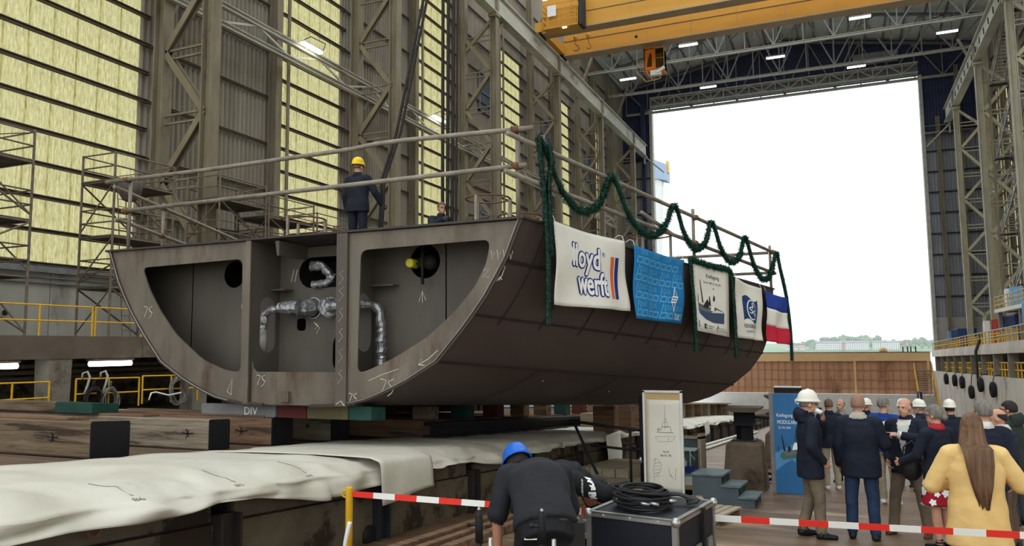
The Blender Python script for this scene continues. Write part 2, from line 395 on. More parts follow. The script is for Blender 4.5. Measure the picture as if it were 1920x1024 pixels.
for yc, lb in zip((75.6, 92.2, 109), right_lab): column(14.6, 17.9, yc, 1.85-(yc-62)*.02, 31.3, 40.5, lb)
# posts beside the window bands
for k, yc in enumerate(YC[1:]):
    for X, sg, sd in ((-30.75, -1, 'left'), (18.4, 1, 'right')):
        if k == 0 or (sd == 'right' and k < 3): continue
        w = wl if sd == 'left' else wr
        b = MB(); b.ibeam((X, yc-7.5, 2.15), (X, yc-7.5, 41), .5, .6, .07, (1,0,0)); b.build('wall_post', 'column_steel', w)
        b = MB(); b.tube((X-sg*.35, yc-6.75, 2.15), (X-sg*.35, yc-6.75, 40), .11, 8); b.build('downpipe', 'column_steel', w)
# longitudinal lattice brace along the outer legs
for side, X, y0, y1, lab in (('l', -29.65, 10.6, 109, 'long horizontal lattice brace running along the left columns'), ('r', 17.4, 62, 109, 'long horizontal lattice brace running along the right columns')):
    t = thing('lattice_brace', lab, 'brace', (X, y0, 19))
    for z, w_ in ((20.05, .3), (19.0, .3)):
        b = MB(); b.ibeam((X, y0, z), (X, y1, z), .3, .3, .05); b.build('chord', 'pale_girder', t)
    n = int((y1-y0)/2.74)
    for i in range(n):
        ya = y0+(y1-y0)*i/n; yb = y0+(y1-y0)*(i+1)/n
        b = MB(); b.bar((X, ya, 19.1 if i % 2 else 19.95), (X, yb, 19.95 if i % 2 else 19.1), .1, .12)
        if i % 6 == 0: b.bar((X, ya, 19), (X-.45*(1 if side == 'l' else -1), ya, 18.4), .12)
        b.build('brace_web', 'pale_girder', t)
# ------------------------------------------------------------------ crane runway beams
def runway(X, z0, z1, y0, y1, legs, lab):
    t = thing('crane_runway_beam', lab, 'crane beam', (X, y0, z0))
    ys = [y0]+[y for y in legs if y0 < y < y1]+[y1]
    for a, c in zip(ys[:-1], ys[1:]):
        b = MB(); b.box(X-.16, X+.16, a+.03, c-.03, z0+.1, z1-.1); b.box(X-.42, X+.42, a+.03, c-.03, z0, z0+.1); b.box(X-.42, X+.42, a+.03, c-.03, z1-.1, z1); b.build('girder', 'pale_girder', t)
    s0 = None
    for i, a in enumerate(ys[1:-1]):
        if s0 is None:
            b = MB(); b.box(X-.4, X+.4, a-.16, a+.16, z0+.02, z1-.02); s0 = b.build('stiffener', 'column_steel', t); a0 = a
        else: copy_part(s0, t, (0, a-a0, 0))
    b = MB(); b.ibeam((X, y0, z1+.09), (X, y1, z1+.09), .14, .18, .04); b.build('rail', 'dark_steel', t)
    for a in ys[1:-1]:
        b = MB(); b.bar((X, a+.3, z0-1.6), (X, a+1.9, z0-.05), .16, .2); b.build('knee_brace', 'column_steel', t)
    return t
lb_ = runway(-27, 31.1, 33.0, 8, 117, YC, 'long pale crane runway beam above the left columns')
rb_ = runway(14.6, 31.5, 33.5, 60, 117, (75.6, 92.2, 109), 'long pale crane runway beam above the right columns')
c0 = None
for i in range(18):
    y = 68+2.6*i
    if c0 is None:
        b = MB(); b.box(14.35, 14.43, y-.05, y+.05, 32.2, 32.85); c0 = b.build('rail_bracket', 'dark_steel', rb_)
    else: copy_part(c0, rb_, (0, 2.6*i, 0))
for X, sg, lab in ((-25.6, 1, 'left'), (13.4, -1, 'right')):
    b = MB(); b.bar((X-sg*1.4, 116.5, 31.2), (X+sg*(1.2 if sg < 0 else 1.0), 119.3, 29.0), .16); b.bar((X-sg*1.4, 116.6, 33.2), (X-sg*1.4, 116.6, 30), .2)
    tag(b.build('stay_strut', 'light_steel'), 'pale steel strut at the gateway end of the %s crane beam' % lab, 'strut')
# ------------------------------------------------------------------ roof with trusses and purlins
def roof_z(x): return 47.6-abs(x+6.2)/25.2*4.4
ce = struct('ceiling', (-6.2, 60, 44))
for i in range(4):
    y0, y1 = 92+7*i, 92+7*i+6.97
    for xa, xb in ((-31.6, -6.2), (-6.2, 19.2)):
        b = MB(); za, zb = roof_z(xa)+.25, roof_z(xb)+.25
        b.add([(xa,y0,za),(xb,y0,zb),(xb,y1,zb),(xa,y1,za),(xa,y0,za+.1),(xb,y0,zb+.1),(xb,y1,zb+.1),(xa,y1,za+.1)], [(0,1,2,3),(7,6,5,4),(0,4,5,1),(1,5,6,2),(2,6,7,3),(3,7,4,0)]); b.build('roof_sheet', 'roof_sheet', ce)
for i in range(23):
    x = -31.2+2.27*i
    b = MB(); b.ibeam((x, 92, roof_z(x)), (x, 119.8, roof_z(x)), .16, .3, .04); b.build('purlin', 'grey_steel', ce)
def truss(y, lab, detail=True):
    t = thing('roof_truss', lab, 'truss', (-6.2, y, 38.9), 'roof trusses spanning the hall')
    x0, x1 = -30.4, 18.2; n = 14; xs = [x0+(x1-x0)*i/n for i in range(n+1)]
    b = MB(); b.ibeam((x0, y, 38.9), (x1, y, 38.9), .4, .34, .06); b.build('bottom_chord', 'light_steel', t)
    for xa, xb in ((x0, -6.2), (-6.2, x1)):
        b = MB(); b.ibeam((xa, y, roof_z(xa)-.4), (xb, y, roof_z(xb)-.4), .4, .34, .06); b.build('top_chord', 'grey_steel', t)
    for i in range(n+1):
        if i % 2 == 0 or detail:
            b = MB(); b.bar((xs[i], y, 39), (xs[i], y, roof_z(xs[i])-.4), .15, .15); b.build('post', 'grey_steel', t)
        if i < n:
            a, c = ((xs[i], y, 39), (xs[i+1], y, roof_z(xs[i+1])-.45)) if i % 2 else ((xs[i], y, roof_z(xs[i])-.45), (xs[i+1], y, 39))
            b = MB(); b.bar(a, c, .16, .18); b.build('web_diagonal', 'grey_steel', t)
    return t
truss(109, 'roof truss nearest the gateway, in front of the dark end wall'); truss(98.5, 'roof truss second from the gateway, just beyond the yellow crane'); truss(119.4, 'roof truss flat against the dark blue end wall')
for i, (x, y0) in enumerate(((-22, 98.5), (-14, 98.5), (-6, 98.5), (2, 98.5), (10, 98.5))):   # wind bracing between the trusses
    b = MB(); b.bar((x, y0, 39), (x+4, y0+10.5, roof_z(x+4)-.5), .12); b.bar((x+4, y0, roof_z(x+4)-.5), (x, y0+10.5, 39), .12)
    b.build('wind_brace', 'grey_steel', ce)
LAMP_LAB = {(-15.6,92.3):'white strip lamp just under the yellow crane girder', (3.6,92.3):'white strip lamp at the top edge of the picture right of the crane', (-25.4,101):'white strip lamp nearest the left crane beam', (-6.1,101):'white strip lamp in the middle of the roof, higher of the middle pair',
  (13.2,101):'white strip lamp nearest the right crane beam', (-15.8,109):'white strip lamp below the truss, left of the opening centre', (3.5,109):'white strip lamp below the truss, right of the opening centre'}
for (x, y), lab in LAMP_LAB.items():
    t = thing('strip_lamp', lab, 'lamp', (x, y, 38.4), 'strip lamps under the roof'); b = MB(); b.box(x-1.15, x+1.15, y-.2, y+.2, 38.42, 38.6); b.build('housing', 'grey_steel', t)
    b = MB(); b.box(x-1.1, x+1.1, y-.16, y+.16, 38.28, 38.42); b.build('diffuser', 'lamp_glow', t)
    for dx in (-.8, .8): b = MB(); b.bar((x+dx, y, 38.58), (x+dx, y, roof_z(x+dx)+.3), .05); b.build('hanger_rod', 'grey_steel', t)
# ------------------------------------------------------------------ end wall round the gateway
we = struct('wall_far', (-6.2, 120, 0))
b = MB(); b.prism([(-31.6, 41.0), (19.3, 41.0), (19.3, roof_z(19.3)+.3), (-6.2, 47.9), (-31.6, roof_z(-31.6)+.3)], lambda a, c, d: (a, d, c), 120, 120.3); b.build('gable', 'end_wall_blue', we)
for i in range(14):
    z = 41.3+.42*i
    b = MB(); b.box(-31 if z < 43 else -26+i, 19 if z < 43 else 14-i, 119.93, 120, z, z+.05); b.build('sheet_joint', 'dark_steel', we)
def clad_x(b, x0, x1, Y, z0, z1, pitch, dep):
    n = int((x1-x0)/pitch*4); pr = (0,1,1,0); vs = []
    for i in range(n+1): vs += [(x0+(x1-x0)*i/n, Y+dep*pr[i % 4], z0), (x0+(x1-x0)*i/n, Y+dep*pr[i % 4], z1)]
    b.add(vs, [(2*i, 2*i+2, 2*i+3, 2*i+1) for i in range(n)])
for x0, x1 in ((-31.6, -26.4), (11.7, 19.3)):
    for k in range(9):
        za = 5.2+2.9*k; b = MB(); clad_x(b, x0, x1, 119.8, za, za+2.86, .4, .1); b.build('cladding', 'end_clad', we, fix=False)
        b = MB(); b.box(x0, x1, 119.55, 119.8, za+2.78, za+2.95); b.build('girt', 'dark_steel', we)
    b = MB(); clad_x(b, x0, x1, 119.8, 31.3, 41.1, .4, .1); b.build('dark_cladding', 'end_wall_blue', we, fix=False)
    b = MB(); b.box(x0, x1, 119.7, 120.2, -2, 5.2); b.build('plinth', 'pale_panel', we)
    b = MB(); b.box(x0, x1, 119.95, 120.3, -1, 41.5); b.build('backing', 'end_wall_blue', we)
for x, z1, nm in ((11.85, 39.4, 'jamb'), (-26.5, 39.4, 'jamb')):
    b = MB(); b.box(x-.22, x+.22, 119.2, 120.4, .6, z1); b.build(nm, 'light_steel', we)
b = MB(); b.ibeam((13.6, 118.6, .8), (13.6, 118.6, 33), .5, .5, .06, (1,0,0)); b.build('wall_post', 'column_steel', we)
b = MB(); b.ibeam((16.2, 118.6, .8), (16.2, 118.6, 40), .5, .5, .06, (1,0,0)); b.build('wall_post', 'column_steel', we)
b = MB(); b.ibeam((-27.6, 118.6, 2), (-27.6, 118.6, 40), .6, .6, .06, (1,0,0)); b.build('wall_post', 'end_wall_blue', we)
b = MB(); b.box(12, 17.5, 118.3, 119.7, 30.6, 30.8); b.box(12, 17.5, 118.3, 118.4, 31.6, 31.7); b.build('catwalk', 'grey_steel', we)
b = MB(); b.box(3.4, 9.3, 119.3, 119.9, 41.9, 43.6); b.build('duct_box', 'grey_steel', we)
hd = thing('door_header_truss', 'grey lattice header right above the bright gateway', 'truss', (-7.4, 119.2, 39.4))
for z, d in ((39.5, 119.2), (40.9, 119.2), (39.5, 118.2), (40.9, 118.2)):
    b = MB(); b.bar((-26.3, d, z), (11.6, d, z), .22, .22); b.build('chord', 'light_steel', hd)
b = MB(); b.box(-26.4, 11.7, 119.6, 119.95, 39.4, 41.1); b.build('back_sheet', 'grey_steel', hd)
nw = 20
for i in range(nw):
    xa = -26.2+37.7*i/nw; xb = -26.2+37.7*(i+1)/nw
    b = MB(); b.bar((xa, 118.2, 39.5), (xa, 118.2, 40.9), .14); b.bar((xa, 118.2, 39.5 if i % 2 else 40.9), (xb, 118.2, 40.9 if i % 2 else 39.5), .14); b.bar((xa, 118.2, 39.5), (xa, 119.2, 39.5), .14); b.build('lattice_web', 'light_steel', hd)
# ------------------------------------------------------------------ dock gate
g = thing('dock_gate', 'wide rust brown steel dock gate with ochre top band', 'gate', (-7.6, 121.5, -9))
b = MB(); b.box(-26.4, 11.2, 121.4, 121.7, -5.4, -.5); b.build('skin_plate', 'gate_brown', g)
b = MB(); b.box(-26.4, 1.5, 120.9, 122.2, -.75, .5); b.build('top_band', 'gate_cap', g)
b = MB(); b.box(1.7, 11.2, 120.9, 122.2, -.72, .5); b.build('top_band', 'gate_cap', g)
b = MB(); b.box(-26.4, 11.2, 120.8, 122.3, .5, .56); b.build('cap_plate', 'dark_steel', g)
r0 = None
for i in range(40):
    x = -26.2+.96*i
    if r0 is None:
        b = MB(); b.box(x-.06, x+.06, 121.2, 121.4, -5.4, -.75); r0 = b.build('rib', 'gate_rib', g)
    else: copy_part(r0, g, (.96*i, 0, 0))
for z in (-2.0, -3.4, -4.6):
    b = MB(); b.box(-26.4, 11.2, 121.28, 121.4, z-.06, z+.06); b.build('stringer', 'gate_rib', g)
for x in (1.6, 10.9):
    b = MB(); b.box(x-.14, x+.14, 120.95, 121.4, -5.4, .45); b.build('main_rib', 'gate_cap', g)
for x in (-6.6, -2.2, 5.6):
    b = MB()
    for k in range(10): b.bar((x-.3, 121.1, -5.2+.45*k), (x+.3, 121.1, -5.2+.45*k), .06)
    b.bar((x-.3, 121.1, -5.4), (x-.3, 121.1, -.8), .06); b.bar((x+.3, 121.1, -5.4), (x+.3, 121.1, -.8), .06); b.build('ladder', 'gate_rib', g)
b = MB(); b.ell((5.4, 121.5, .75), (.55, .5, .45)); tag(b.build('ochre_buoy', 'gate_cap', None, True), 'small ochre rounded hump sitting on the dock gate top', 'buoy')
for k, x in enumerate((7.9, 8.5, 8.9, 9.5)):
    b = MB(); b.tube((x, 121.5, .56), (x, 121.5, 1.25), .08, 8); b.lathe([(.13,.0),(.13,.06)], (x, 121.5, 1.2), 8)
    tag(b.build('bollard_post', 'dark_steel'), '%s of the four short dark posts on the dock gate top, counted from the left' % ('first', 'second', 'third', 'fourth')[k], 'post', 'short posts on the gate')
b = MB(); b.box(-26, 11.3, 119.6, 120.8, -9.4, -5.4); b.build('gate_sill', 'white_paint', g)

for y, lab in ((37.3, 'bright strip lamp on the left lattice brace before the second window band'), (53.6, 'bright strip lamp on the left lattice brace before the third window band')):
    t = thing('bay_lamp', lab, 'lamp', (-29.2, y, 20.1), 'lamps on the left lattice brace'); b = MB(); b.box(-29.35, -29.0, y-.95, y+.95, 20.2, 20.28); b.bar((-29.65, y, 20.1), (-29.2, y, 20.22), .08); b.build('housing', 'white_paint', t)
    b = MB(); b.box(-29.32, -29.2, y-.9, y+.9, 20.06, 20.2); b.build('tube', 'lamp_glow', t); b = MB(); b.box(-29.15, -29.03, y-.9, y+.9, 20.06, 20.2); b.build('tube', 'lamp_glow', t)
    b = MB(); b.path([(-29.1, y-.9, 20.28), (-28.7, y-.7, 20.5), (-28.6, y+.6, 20.5), (-29.0, y+.9, 20.28)], .03, 5); b.build('guard_wire', 'dark_steel', t)
# ------------------------------------------------------------------ left gallery
gl = struct('floor_gallery_left', (-27, 50, 2))
for k in range(22):
    y0 = -9.5+6.1*k
    b = MB(); b.box(-31.2, -24.25, y0, y0+6.08, 1.9, 2.15); b.build('slab', 'slab_dirty', gl)
    b = MB(); b.box(-24.25, -23.95, y0, y0+6.08, 1.84, 2.17); b.build('kerb_beam', 'slab_dirty', gl)
    b = MB(); b.box(-24.3, -23.9, y0+.01, y0+6.07, 1.4, 1.84); b.build('edge_beam', 'slab_dirty', gl)
    if k > 1:
        b = MB(); yc = 17.75+6.1*(k-4); b.prism([(-.34, -1.6), (.34, -1.6), (.42, 1.4), (-.42, 1.4)], lambda a, c, d, yc=yc: (d, yc+a, c), -24.6, -23.92); b.build('pillar', 'concrete', gl)
b = MB(); b.box(-31.3, -31.0, -10, 121, -2, 1.9); b.build('lower_back_wall', 'slip_concrete', gl)
b = MB(); b.box(-31.2, -23.2, -10, 121, -.9, -.3, .02); b.build('lower_floor', 'slip_concrete', gl)
b = MB()
for z in (.55, .8, 1.05): b.tube((-30.5, 8, z), (-30.5, 60, z), .09, 8)
b.build('wall_pipe', 'column_steel', gl)
def railing(name, pts, h, lab, cat='railing', post=1.3, m='yellow_paint', group=None, mid=1, r=.03, mh=None, pm=None):
    """posts and rails along a polyline of (x,y,z)"""
    t = thing(name, lab, cat, pts[0], group)
    for a, c in zip(pts[:-1], pts[1:]):
        a = Vector(a); c = Vector(c); n = max(1, round((c-a).length/post))
        for k in range(n+1):
            p = a.lerp(c, k/n); b = MB(); b.tube(p, p+V(0,0,h), r*1.1, 6); b.build('post', pm or m, t)
        for k in range(mid+1):
            z = h*(k+1)/(mid+1); b = MB(); b.tube(a+V(0,0,z), c+V(0,0,z), r, 6); b.build('handrail' if k == mid else 'mid_rail', mh or m, t)
    return t
railing('yellow_railing', [(-24.1, 13.2, 2.16), (-24.1, 19.0, 2.16)], 1.02, 'yellow railing on the upper left gallery beside the tall scaffold', post=1.9, group='yellow railings on the left gallery')
railing('yellow_railing', [(-24.1, 19.12, 2.16), (-24.1, 25.0, 2.16)], 1.02, 'yellow railing on the upper left gallery in front of the small scaffold tower', post=1.9, group='yellow railings on the left gallery')
for a, c, lab in ((12.4, 17.3, 'yellow railing under the left gallery, left of the concrete pillar'), (18.25, 20.8, 'yellow railing under the left gallery, right of the concrete pillar'), (20.95, 23.6, 'yellow railing under the left gallery, next to the hanging cable coil')):
    railing('yellow_railing', [(-23.8, a, -.3), (-23.8, c, -.35)], 1.02, lab, post=1.25, group='yellow railings under the left gallery')
for y0, lab in ((15.0, 'fluorescent tube under the left gallery at the picture edge'), (19.35, 'fluorescent tube under the left gallery right of the pillar')):
    t = thing('tube_lamp', lab, 'lamp', (-24.6, y0+.85, 1.4), 'tube lamps under the left gallery'); b = MB(); b.box(-24.75, -24.45, y0, y0+1.75, 1.29, 1.37); b.bar((-24.6, y0+.3, 1.36), (-24.6, y0+.3, 1.9), .04); b.bar((-24.6, y0+1.4, 1.36), (-24.6, y0+1.4, 1.9), .04); b.build('housing', 'white_paint', t)
    b = MB(); b.path([(-24.6, y0+.02, 1.2), (-24.6, y0+1.73, 1.2)], .1, 10); b.build('tube', 'tube_glow', t)
# coiled cables and hoses on the lower rail
def coil(name, c, R, lab, m, n=7, ax='X', squash=1.35, cat='cable'):
    b = MB(); rnd = random.Random(len(lab))
    pts = []
    for k in range(n*18):
        a = 2*PI*k/18; rr = R*(.8+.2*rnd.random()*.6+.12*math.sin(k*.37)); pts.append((c[0]+.1*math.sin(k*.21), c[1]+rr*math.cos(a)+.05*math.sin(k*.11), c[2]+rr*squash*math.sin(a)))
    b.path(pts, .022, 6); b.path([(c[0], c[1]-.03, c[2]+R*1.1), (c[0]+.05, c[1]-.04, c[2]+R*1.9), (c[0]+.02, c[1]+.05, c[2]+R*1.95), (c[0], c[1]+.06, c[2]+R*1.2)], .03, 6)
    return tag(b.build(name, m, None, True), lab, cat)
coil('cable_coil', (-23.65, 22.45, .1), .42, 'grey coiled cable hanging on the lower yellow railing below the hull', 'hose_grey', 9)
coil('cable_coil', (-23.6, 18.75, -.05), .36, 'dark tangled cable hanging right of the concrete pillar', 'rope_dark', 8)
coil('cable_coil', (-23.55, 19.35, -.05), .33, 'grey tangled cable hanging on the lower railing beside the dark one', 'hose_grey', 7)
for y, lab in ((18.5, 'bent grey hose hooked over the lower railing next to the pillar'), (19.2, 'bent grey hose hooked over the lower railing above the tangled cables')):
    b = MB(); b.path([(-23.7, y, .2), (-23.68, y+.1, .5), (-23.7, y+.18, .78), (-23.72, y+.1, .95), (-23.75, y-.05, .9), (-23.8, y-.02, .72)], .04, 8); tag(b.build('bent_hose', 'light_steel', None, True), lab, 'hose')
b = MB(); b.path([(-23.4, 20.9, -.15), (-23.4, 21.0, .1), (-23.4, 21.2, .12), (-23.3, 21.7, -.02), (-23.2, 22.2, .05)], .03, 6); tag(b.build('loose_hose', 'white_paint', None, True), 'white loose hose lying by the lower yellow railing', 'hose')
b = MB(); b.tube((-15.3, 15.0, -.3), (-17.2, 15.8, 4.6), .012, 5); tag(b.build('thin_rope', 'red_paint'), 'thin dark red rope running up past the fluorescent tube', 'rope')
b = MB(); b.box(-31.2, -30.95, 16.5, 17.1, 3.5, 4.2); b.mark(1); b.box(-30.95, -30.93, 16.62, 16.98, 3.7, 4.05); b.mark(2)
for z in (3.75, 3.97): b.box(-30.93, -30.92, 16.68, 16.9, z-.03, z+.03)
b.box(-30.93, -30.92, 16.68, 16.74, 3.75, 3.97); tag(b.build('wall_sign', ['grey_steel', 'print_white', 'print_dark']), 'small grey framed sign on the pale wall behind the tall scaffold', 'sign')
b = MB(); b.box(-31.0, -30.75, 15.9, 16.35, 3.45, 3.75); b.tube((-30.95, 16.1, 3.75), (-30.95, 16.1, 4.9), .04, 6); tag(b.build('junction_box', 'red_paint'), 'dark red junction box with a pipe on the pale wall', 'box')
for y, lb_ in ((18.9, 'round black port in the pale wall, left one'), (20.6, 'round black port in the pale wall, right one behind the small scaffold')): 
    b = MB(); b.lathe([(.1, 0), (.12, .02), (.1, .04)], (-31.2, y, 3.25), 14, Matrix.Rotation(PI/2, 3, 'Y')); tag(b.build('wall_port', 'black_rubber'), lb_, 'port', 'round ports in the pale wall')
# ------------------------------------------------------------------ scaffold towers
def scaffold(x0, x1, y0, y1, z0, levels, top, lab, ladder=False, bag=False):
    t = thing('scaffold_tower', lab, 'scaffold', ((x0+x1)/2, (y0+y1)/2, z0), 'scaffold towers on the left gallery')
    for x in (x0, x1):
        for y in (y0, y1):
            b = MB(); b.tube((x, y, z0), (x, y, top), .045, 8); b.box(x-.09, x+.09, y-.09, y+.09, z0, z0+.02); b.build('upright', 'scaffold_steel', t)
    for z in levels:
        n = 3
        for k in range(n):
            xa = x0+(x1-x0)*k/n; b = MB(); b.box(xa+.015, xa+(x1-x0)/n-.015, y0-.05, y1+.05, z-.06, z); b.build('deck_board', 'scaffold_board', t)
        b = MB()
        for x in (x0, x1): b.tube((x, y0, z-.09), (x, y1, z-.09), .03, 6)
        for y in (y0, y1): b.tube((x0, y, z-.09), (x1, y, z-.09), .03, 6)
        b.build('ledger_frame', 'scaffold_steel', t)
        for h in (.5, 1.0):
            if z+h <= top+.05:
                b = MB()
                for x in (x0, x1): b.tube((x, y0, z+h), (x, y1, z+h), .03, 6)
                for y in (y0, y1): b.tube((x0, y, z+h), (x1, y, z+h), .03, 6)
                b.build('guard_rail', 'scaffold_steel', t)
    zs = [z0]+list(levels)
    for k in range(len(zs)-1):
        for x in (x0, x1):
            b = MB(); b.tube((x, y0 if k % 2 else y1, zs[k]+.15), (x, y1 if k % 2 else y0, zs[k+1]-.1), .034, 6); b.build('diagonal_brace', 'scaffold_steel', t)
        b = MB(); b.tube((x0, y0, zs[k]+.15), (x1, y0, zs[k+1]-.1), .03, 6); b.tube((x1, y1, zs[k]+.15), (x0, y1, zs[k+1]-.1), .03, 6); b.build('cross_brace', 'scaffold_steel', t)
    b = MB(); b.tube((x1, y0, levels[-1]+.05), (x1, y1, top-.1), .022, 6); b.build('diagonal_brace', 'scaffold_steel', t)
    if ladder:
        b = MB(); ya = y0+.5
        for dx in (0, .36): b.tube((x1-.35, ya+dx+.4, z0), (x1-.35, ya+dx-.1, levels[-1]), .02, 6)
        n = int((levels[-1]-z0)/.28)
        for k in range(n): u = k/n; b.tube((x1-.35, ya+.4-.5*u, z0+.28*k), (x1-.35, ya+.76-.5*u, z0+.28*k), .015, 5)
        b.build('ladder', 'scaffold_steel', t)
    return t
scaffold(-27.9, -25.5, 14.4, 17.55, 2.16, (4.28, 6.2, 8.27), 9.35, 'tall brown scaffold tower at the left picture edge')
scaffold(-26.75, -25.0, 20.4, 23.2, 2.16, (4.1, 6.02, 8.16), 9.2, 'brown scaffold tower in front of the first lattice column', True)
scaffold(-27.4, -25.5, 26.25, 29.3, 2.16, (4.4, 6.5, 8.55), 9.6, 'scaffold tower behind the deck rails, left of the second window band')
scaffold(-27.4, -25.5, 29.5, 33.0, 2.16, (4.3, 6.4, 8.2), 9.3, 'scaffold tower in front of the second window band')
scaffold(-27.4, -25.5, 33.3, 37.4, 2.16, (4.2, 6.2, 7.9), 8.95, 'low scaffold tower just left of the yellow-helmeted worker')
b = MB(); b.lathe([(.02, -.75), (.2, -.68), (.35, -.4), (.4, 0), (.35, .02), (.3, -.35), (.16, -.6), (.02, -.66)], (-24.6, 20.75, 8.0), 14, None, 1, 1.25); tag(b.build('canvas_sling', 'scaffold_board', None, True), 'dark sagging canvas hanging under the small scaffold tower platform', 'canvas')
# ------------------------------------------------------------------ right gallery: slab, pillars, railings, fender wall
def gz(y): return 1.85-.0197*(y-62.3)
gr = struct('floor_gallery_right', (15, 90, 1))
def slopebox(b, x0, x1, y0, y1, zf, ta, tb):
    P = [(x, y, zf(y)+t) for t in (ta, tb) for y in (y0, y1) for x in (x0, x1)]
    b.add(P, [(0,2,3,1),(4,5,7,6),(0,1,5,4),(2,6,7,3),(0,4,6,2),(1,3,7,5)])
for k in range(17):
    y0 = 20.5+6.1*k; y1 = min(y0+6.08, 119.6)
    if y0 > 119: break
    b = MB(); slopebox(b, 11.35, 19, y0, y1, gz, -.32, 0); b.build('slab', 'concrete_pale', gr)
    b = MB(); slopebox(b, 11.3, 11.9, y0, y1, gz, -.86, -.32); b.build('edge_beam', 'concrete_pale', gr)
def wz(y): return -.83-.0214*(y-63.2)
wf = struct('wall_slip_right', (11.4, 80, -4))
for k in range(17):
    y0 = 20.5+6.1*k; y1 = min(y0+6.08, 121)
    b = MB(); P = [(x, y, z) for x in (11.3, 12.0) for y, z in ((y0, fz(y0)-.4), (y1, fz(y1)-.4), (y1, wz(y1)), (y0, wz(y0)))]
    b.add(P, [(0,1,2,3),(7,6,5,4),(0,4,5,1),(1,5,6,2),(2,6,7,3),(3,7,4,0)]); b.build('wall_segment', 'concrete_pale', wf)
    yp = 24.7+6.1*k
    if yp < 119: b = MB(); b.box(11.35, 12.0, yp-.22, yp+.22, wz(yp)-.1, gz(yp)-.8); b.build('pillar', 'concrete', wf)
b = MB(); slopebox(b, 11.4, 18.8, 20, 120, wz, -.3, 0); b.build('lower_floor', 'slip_concrete', gr)
b = MB(); b.box(18.7, 18.9, 20, 120, -4, 2); b.build('lower_back_wall', 'slip_concrete', gr)
railing('gallery_railing', [(11.45, 40, gz(40)), (11.45, 62, gz(62)), (11.45, 91, gz(91)), (11.45, 119.5, gz(119.5))], 1.05, 'long yellow railing with pale handrail on the upper right gallery', post=2.0, mh='light_steel', r=.05)
railing('gallery_railing', [(13.0, 55, gz(55)), (13.0, 91, gz(91)), (13.0, 119, gz(119))], 1.05, 'second yellow railing behind the handrail of the upper right gallery', post=2.6, r=.05)
for k in range(8):
    y0 = 61.9+6.1*k+.5; y1 = y0+4.9
    railing('yellow_gate_rail', [(11.7, y0, wz(y0)), (11.7, min(y1, 119), wz(y1))], 1.1, 'yellow barrier in the lower right gallery, bay %s from the gateway' % ('eighth','seventh','sixth','fifth','fourth','third','second','first')[k], post=1.2, group='yellow barriers of the lower right gallery', r=.06)
for k in range(9):
    y = 66.5+6.1*k; b = MB(); b.box(13.6, 13.9, y-.9, y+.9, gz(y)-.55, gz(y)-.42); b.mark(1); b.box(13.63, 13.87, y-.85, y+.85, gz(y)-.62, gz(y)-.55); b.mark(0); b.bar((13.75, y, gz(y)-.44), (13.75, y, gz(y)-.3), .06)
    tag(b.build('gallery_lamp', ['grey_steel', 'tube_glow']), 'small strip lamp under the right gallery slab, %s from the picture edge' % ('first','second','third','fourth','fifth','sixth','seventh','eighth','ninth')[k], 'lamp', 'strip lamps under the right gallery')
tyre0 = None
for (y, z, lab) in ((103.6, -2.5, 'black tyre fender nearest the yellow stairs, tilted'), (96.1, -2.35, 'narrow black tyre fender second from the yellow stairs'), (90.5, -2.3, 'black tyre fender third from the yellow stairs'), (84.6, -2.95, 'black tyre fender hanging lowest on the right wall'),
                    (79.0, -2.0, 'largest black tyre fender under the dark cables'), (72.9, -2.1, 'black tyre fender nearest the right picture edge')):
    t = thing('tyre_fender', lab, 'tyre', (11.05, y, z), 'tyre fenders on the right dock wall')
    b = MB(); b.ring((11.08, y, z), .46, .2, 'X', 20, 8); b.build('tyre', 'tyre', t, True)
    b = MB(); b.path([(11.1, y, z+.6), (11.22, y, wz(y)+.05), (11.7, y, wz(y)+.1)], .04, 5); b.build('hanger_rope', 'rope_dark', t)
for dx, lab in ((0, 'thick dark cable hanging down the right dock wall above the largest tyre'), (.9, 'thin dark cable beside the thick one on the right dock wall')):
    b = MB(); b.path([(11.6, 80+dx, gz(80)+.9), (11.1, 80.2+dx, gz(80)-.6), (11.05, 80+dx*.4, -1.0), (11.1, 79.6+dx, -1.7)], .09 if dx == 0 else .05, 6); tag(b.build('hanging_cable', 'black_rubber', None, True), lab, 'cable')
# yellow access stairs
st = thing('access_stairs', 'steel stairs with yellow handrails beside the dock gate', 'stairs', (10.2, 115, -8))
for x in (9.0, 11.15):
    b = MB(); b.bar((x, 119.3, -2.1), (x, 111.5, -7.9), .1, .3); b.build('stringer', 'yellow_paint', st)
    b = MB(); b.bar((x, 119.3, -1.0), (x, 111.5, -6.8), .09)
    for k in range(5): yy = 119.3-7.8*k/4; b.bar((x, yy, -2.1-5.8*k/4), (x, yy, -1.0-5.8*k/4), .08)
    b.build('handrail', 'yellow_paint', st)
for k in range(20):
    y = 119.2-.38*k; z = -2.0-.29*k; b = MB(); b.box(9.05, 11.1, y-.16, y+.16, z-.04, z); b.build('tread', 'light_steel', st)
b = MB(); b.box(8.9, 11.3, 119.3, 120.6, -2.1, -1.95); b.build('landing', 'grey_steel', st)
b = MB(); b.lathe([(.3,0),(.32,.1),(.3,.5),(.32,.55),(.3,1.0),(.05,1.02)], (9.1, 114.5, -5.6), 12); tag(b.build('blue_drum', 'blue_paint', None, True), 'blue drum on the yellow access stairs', 'drum')
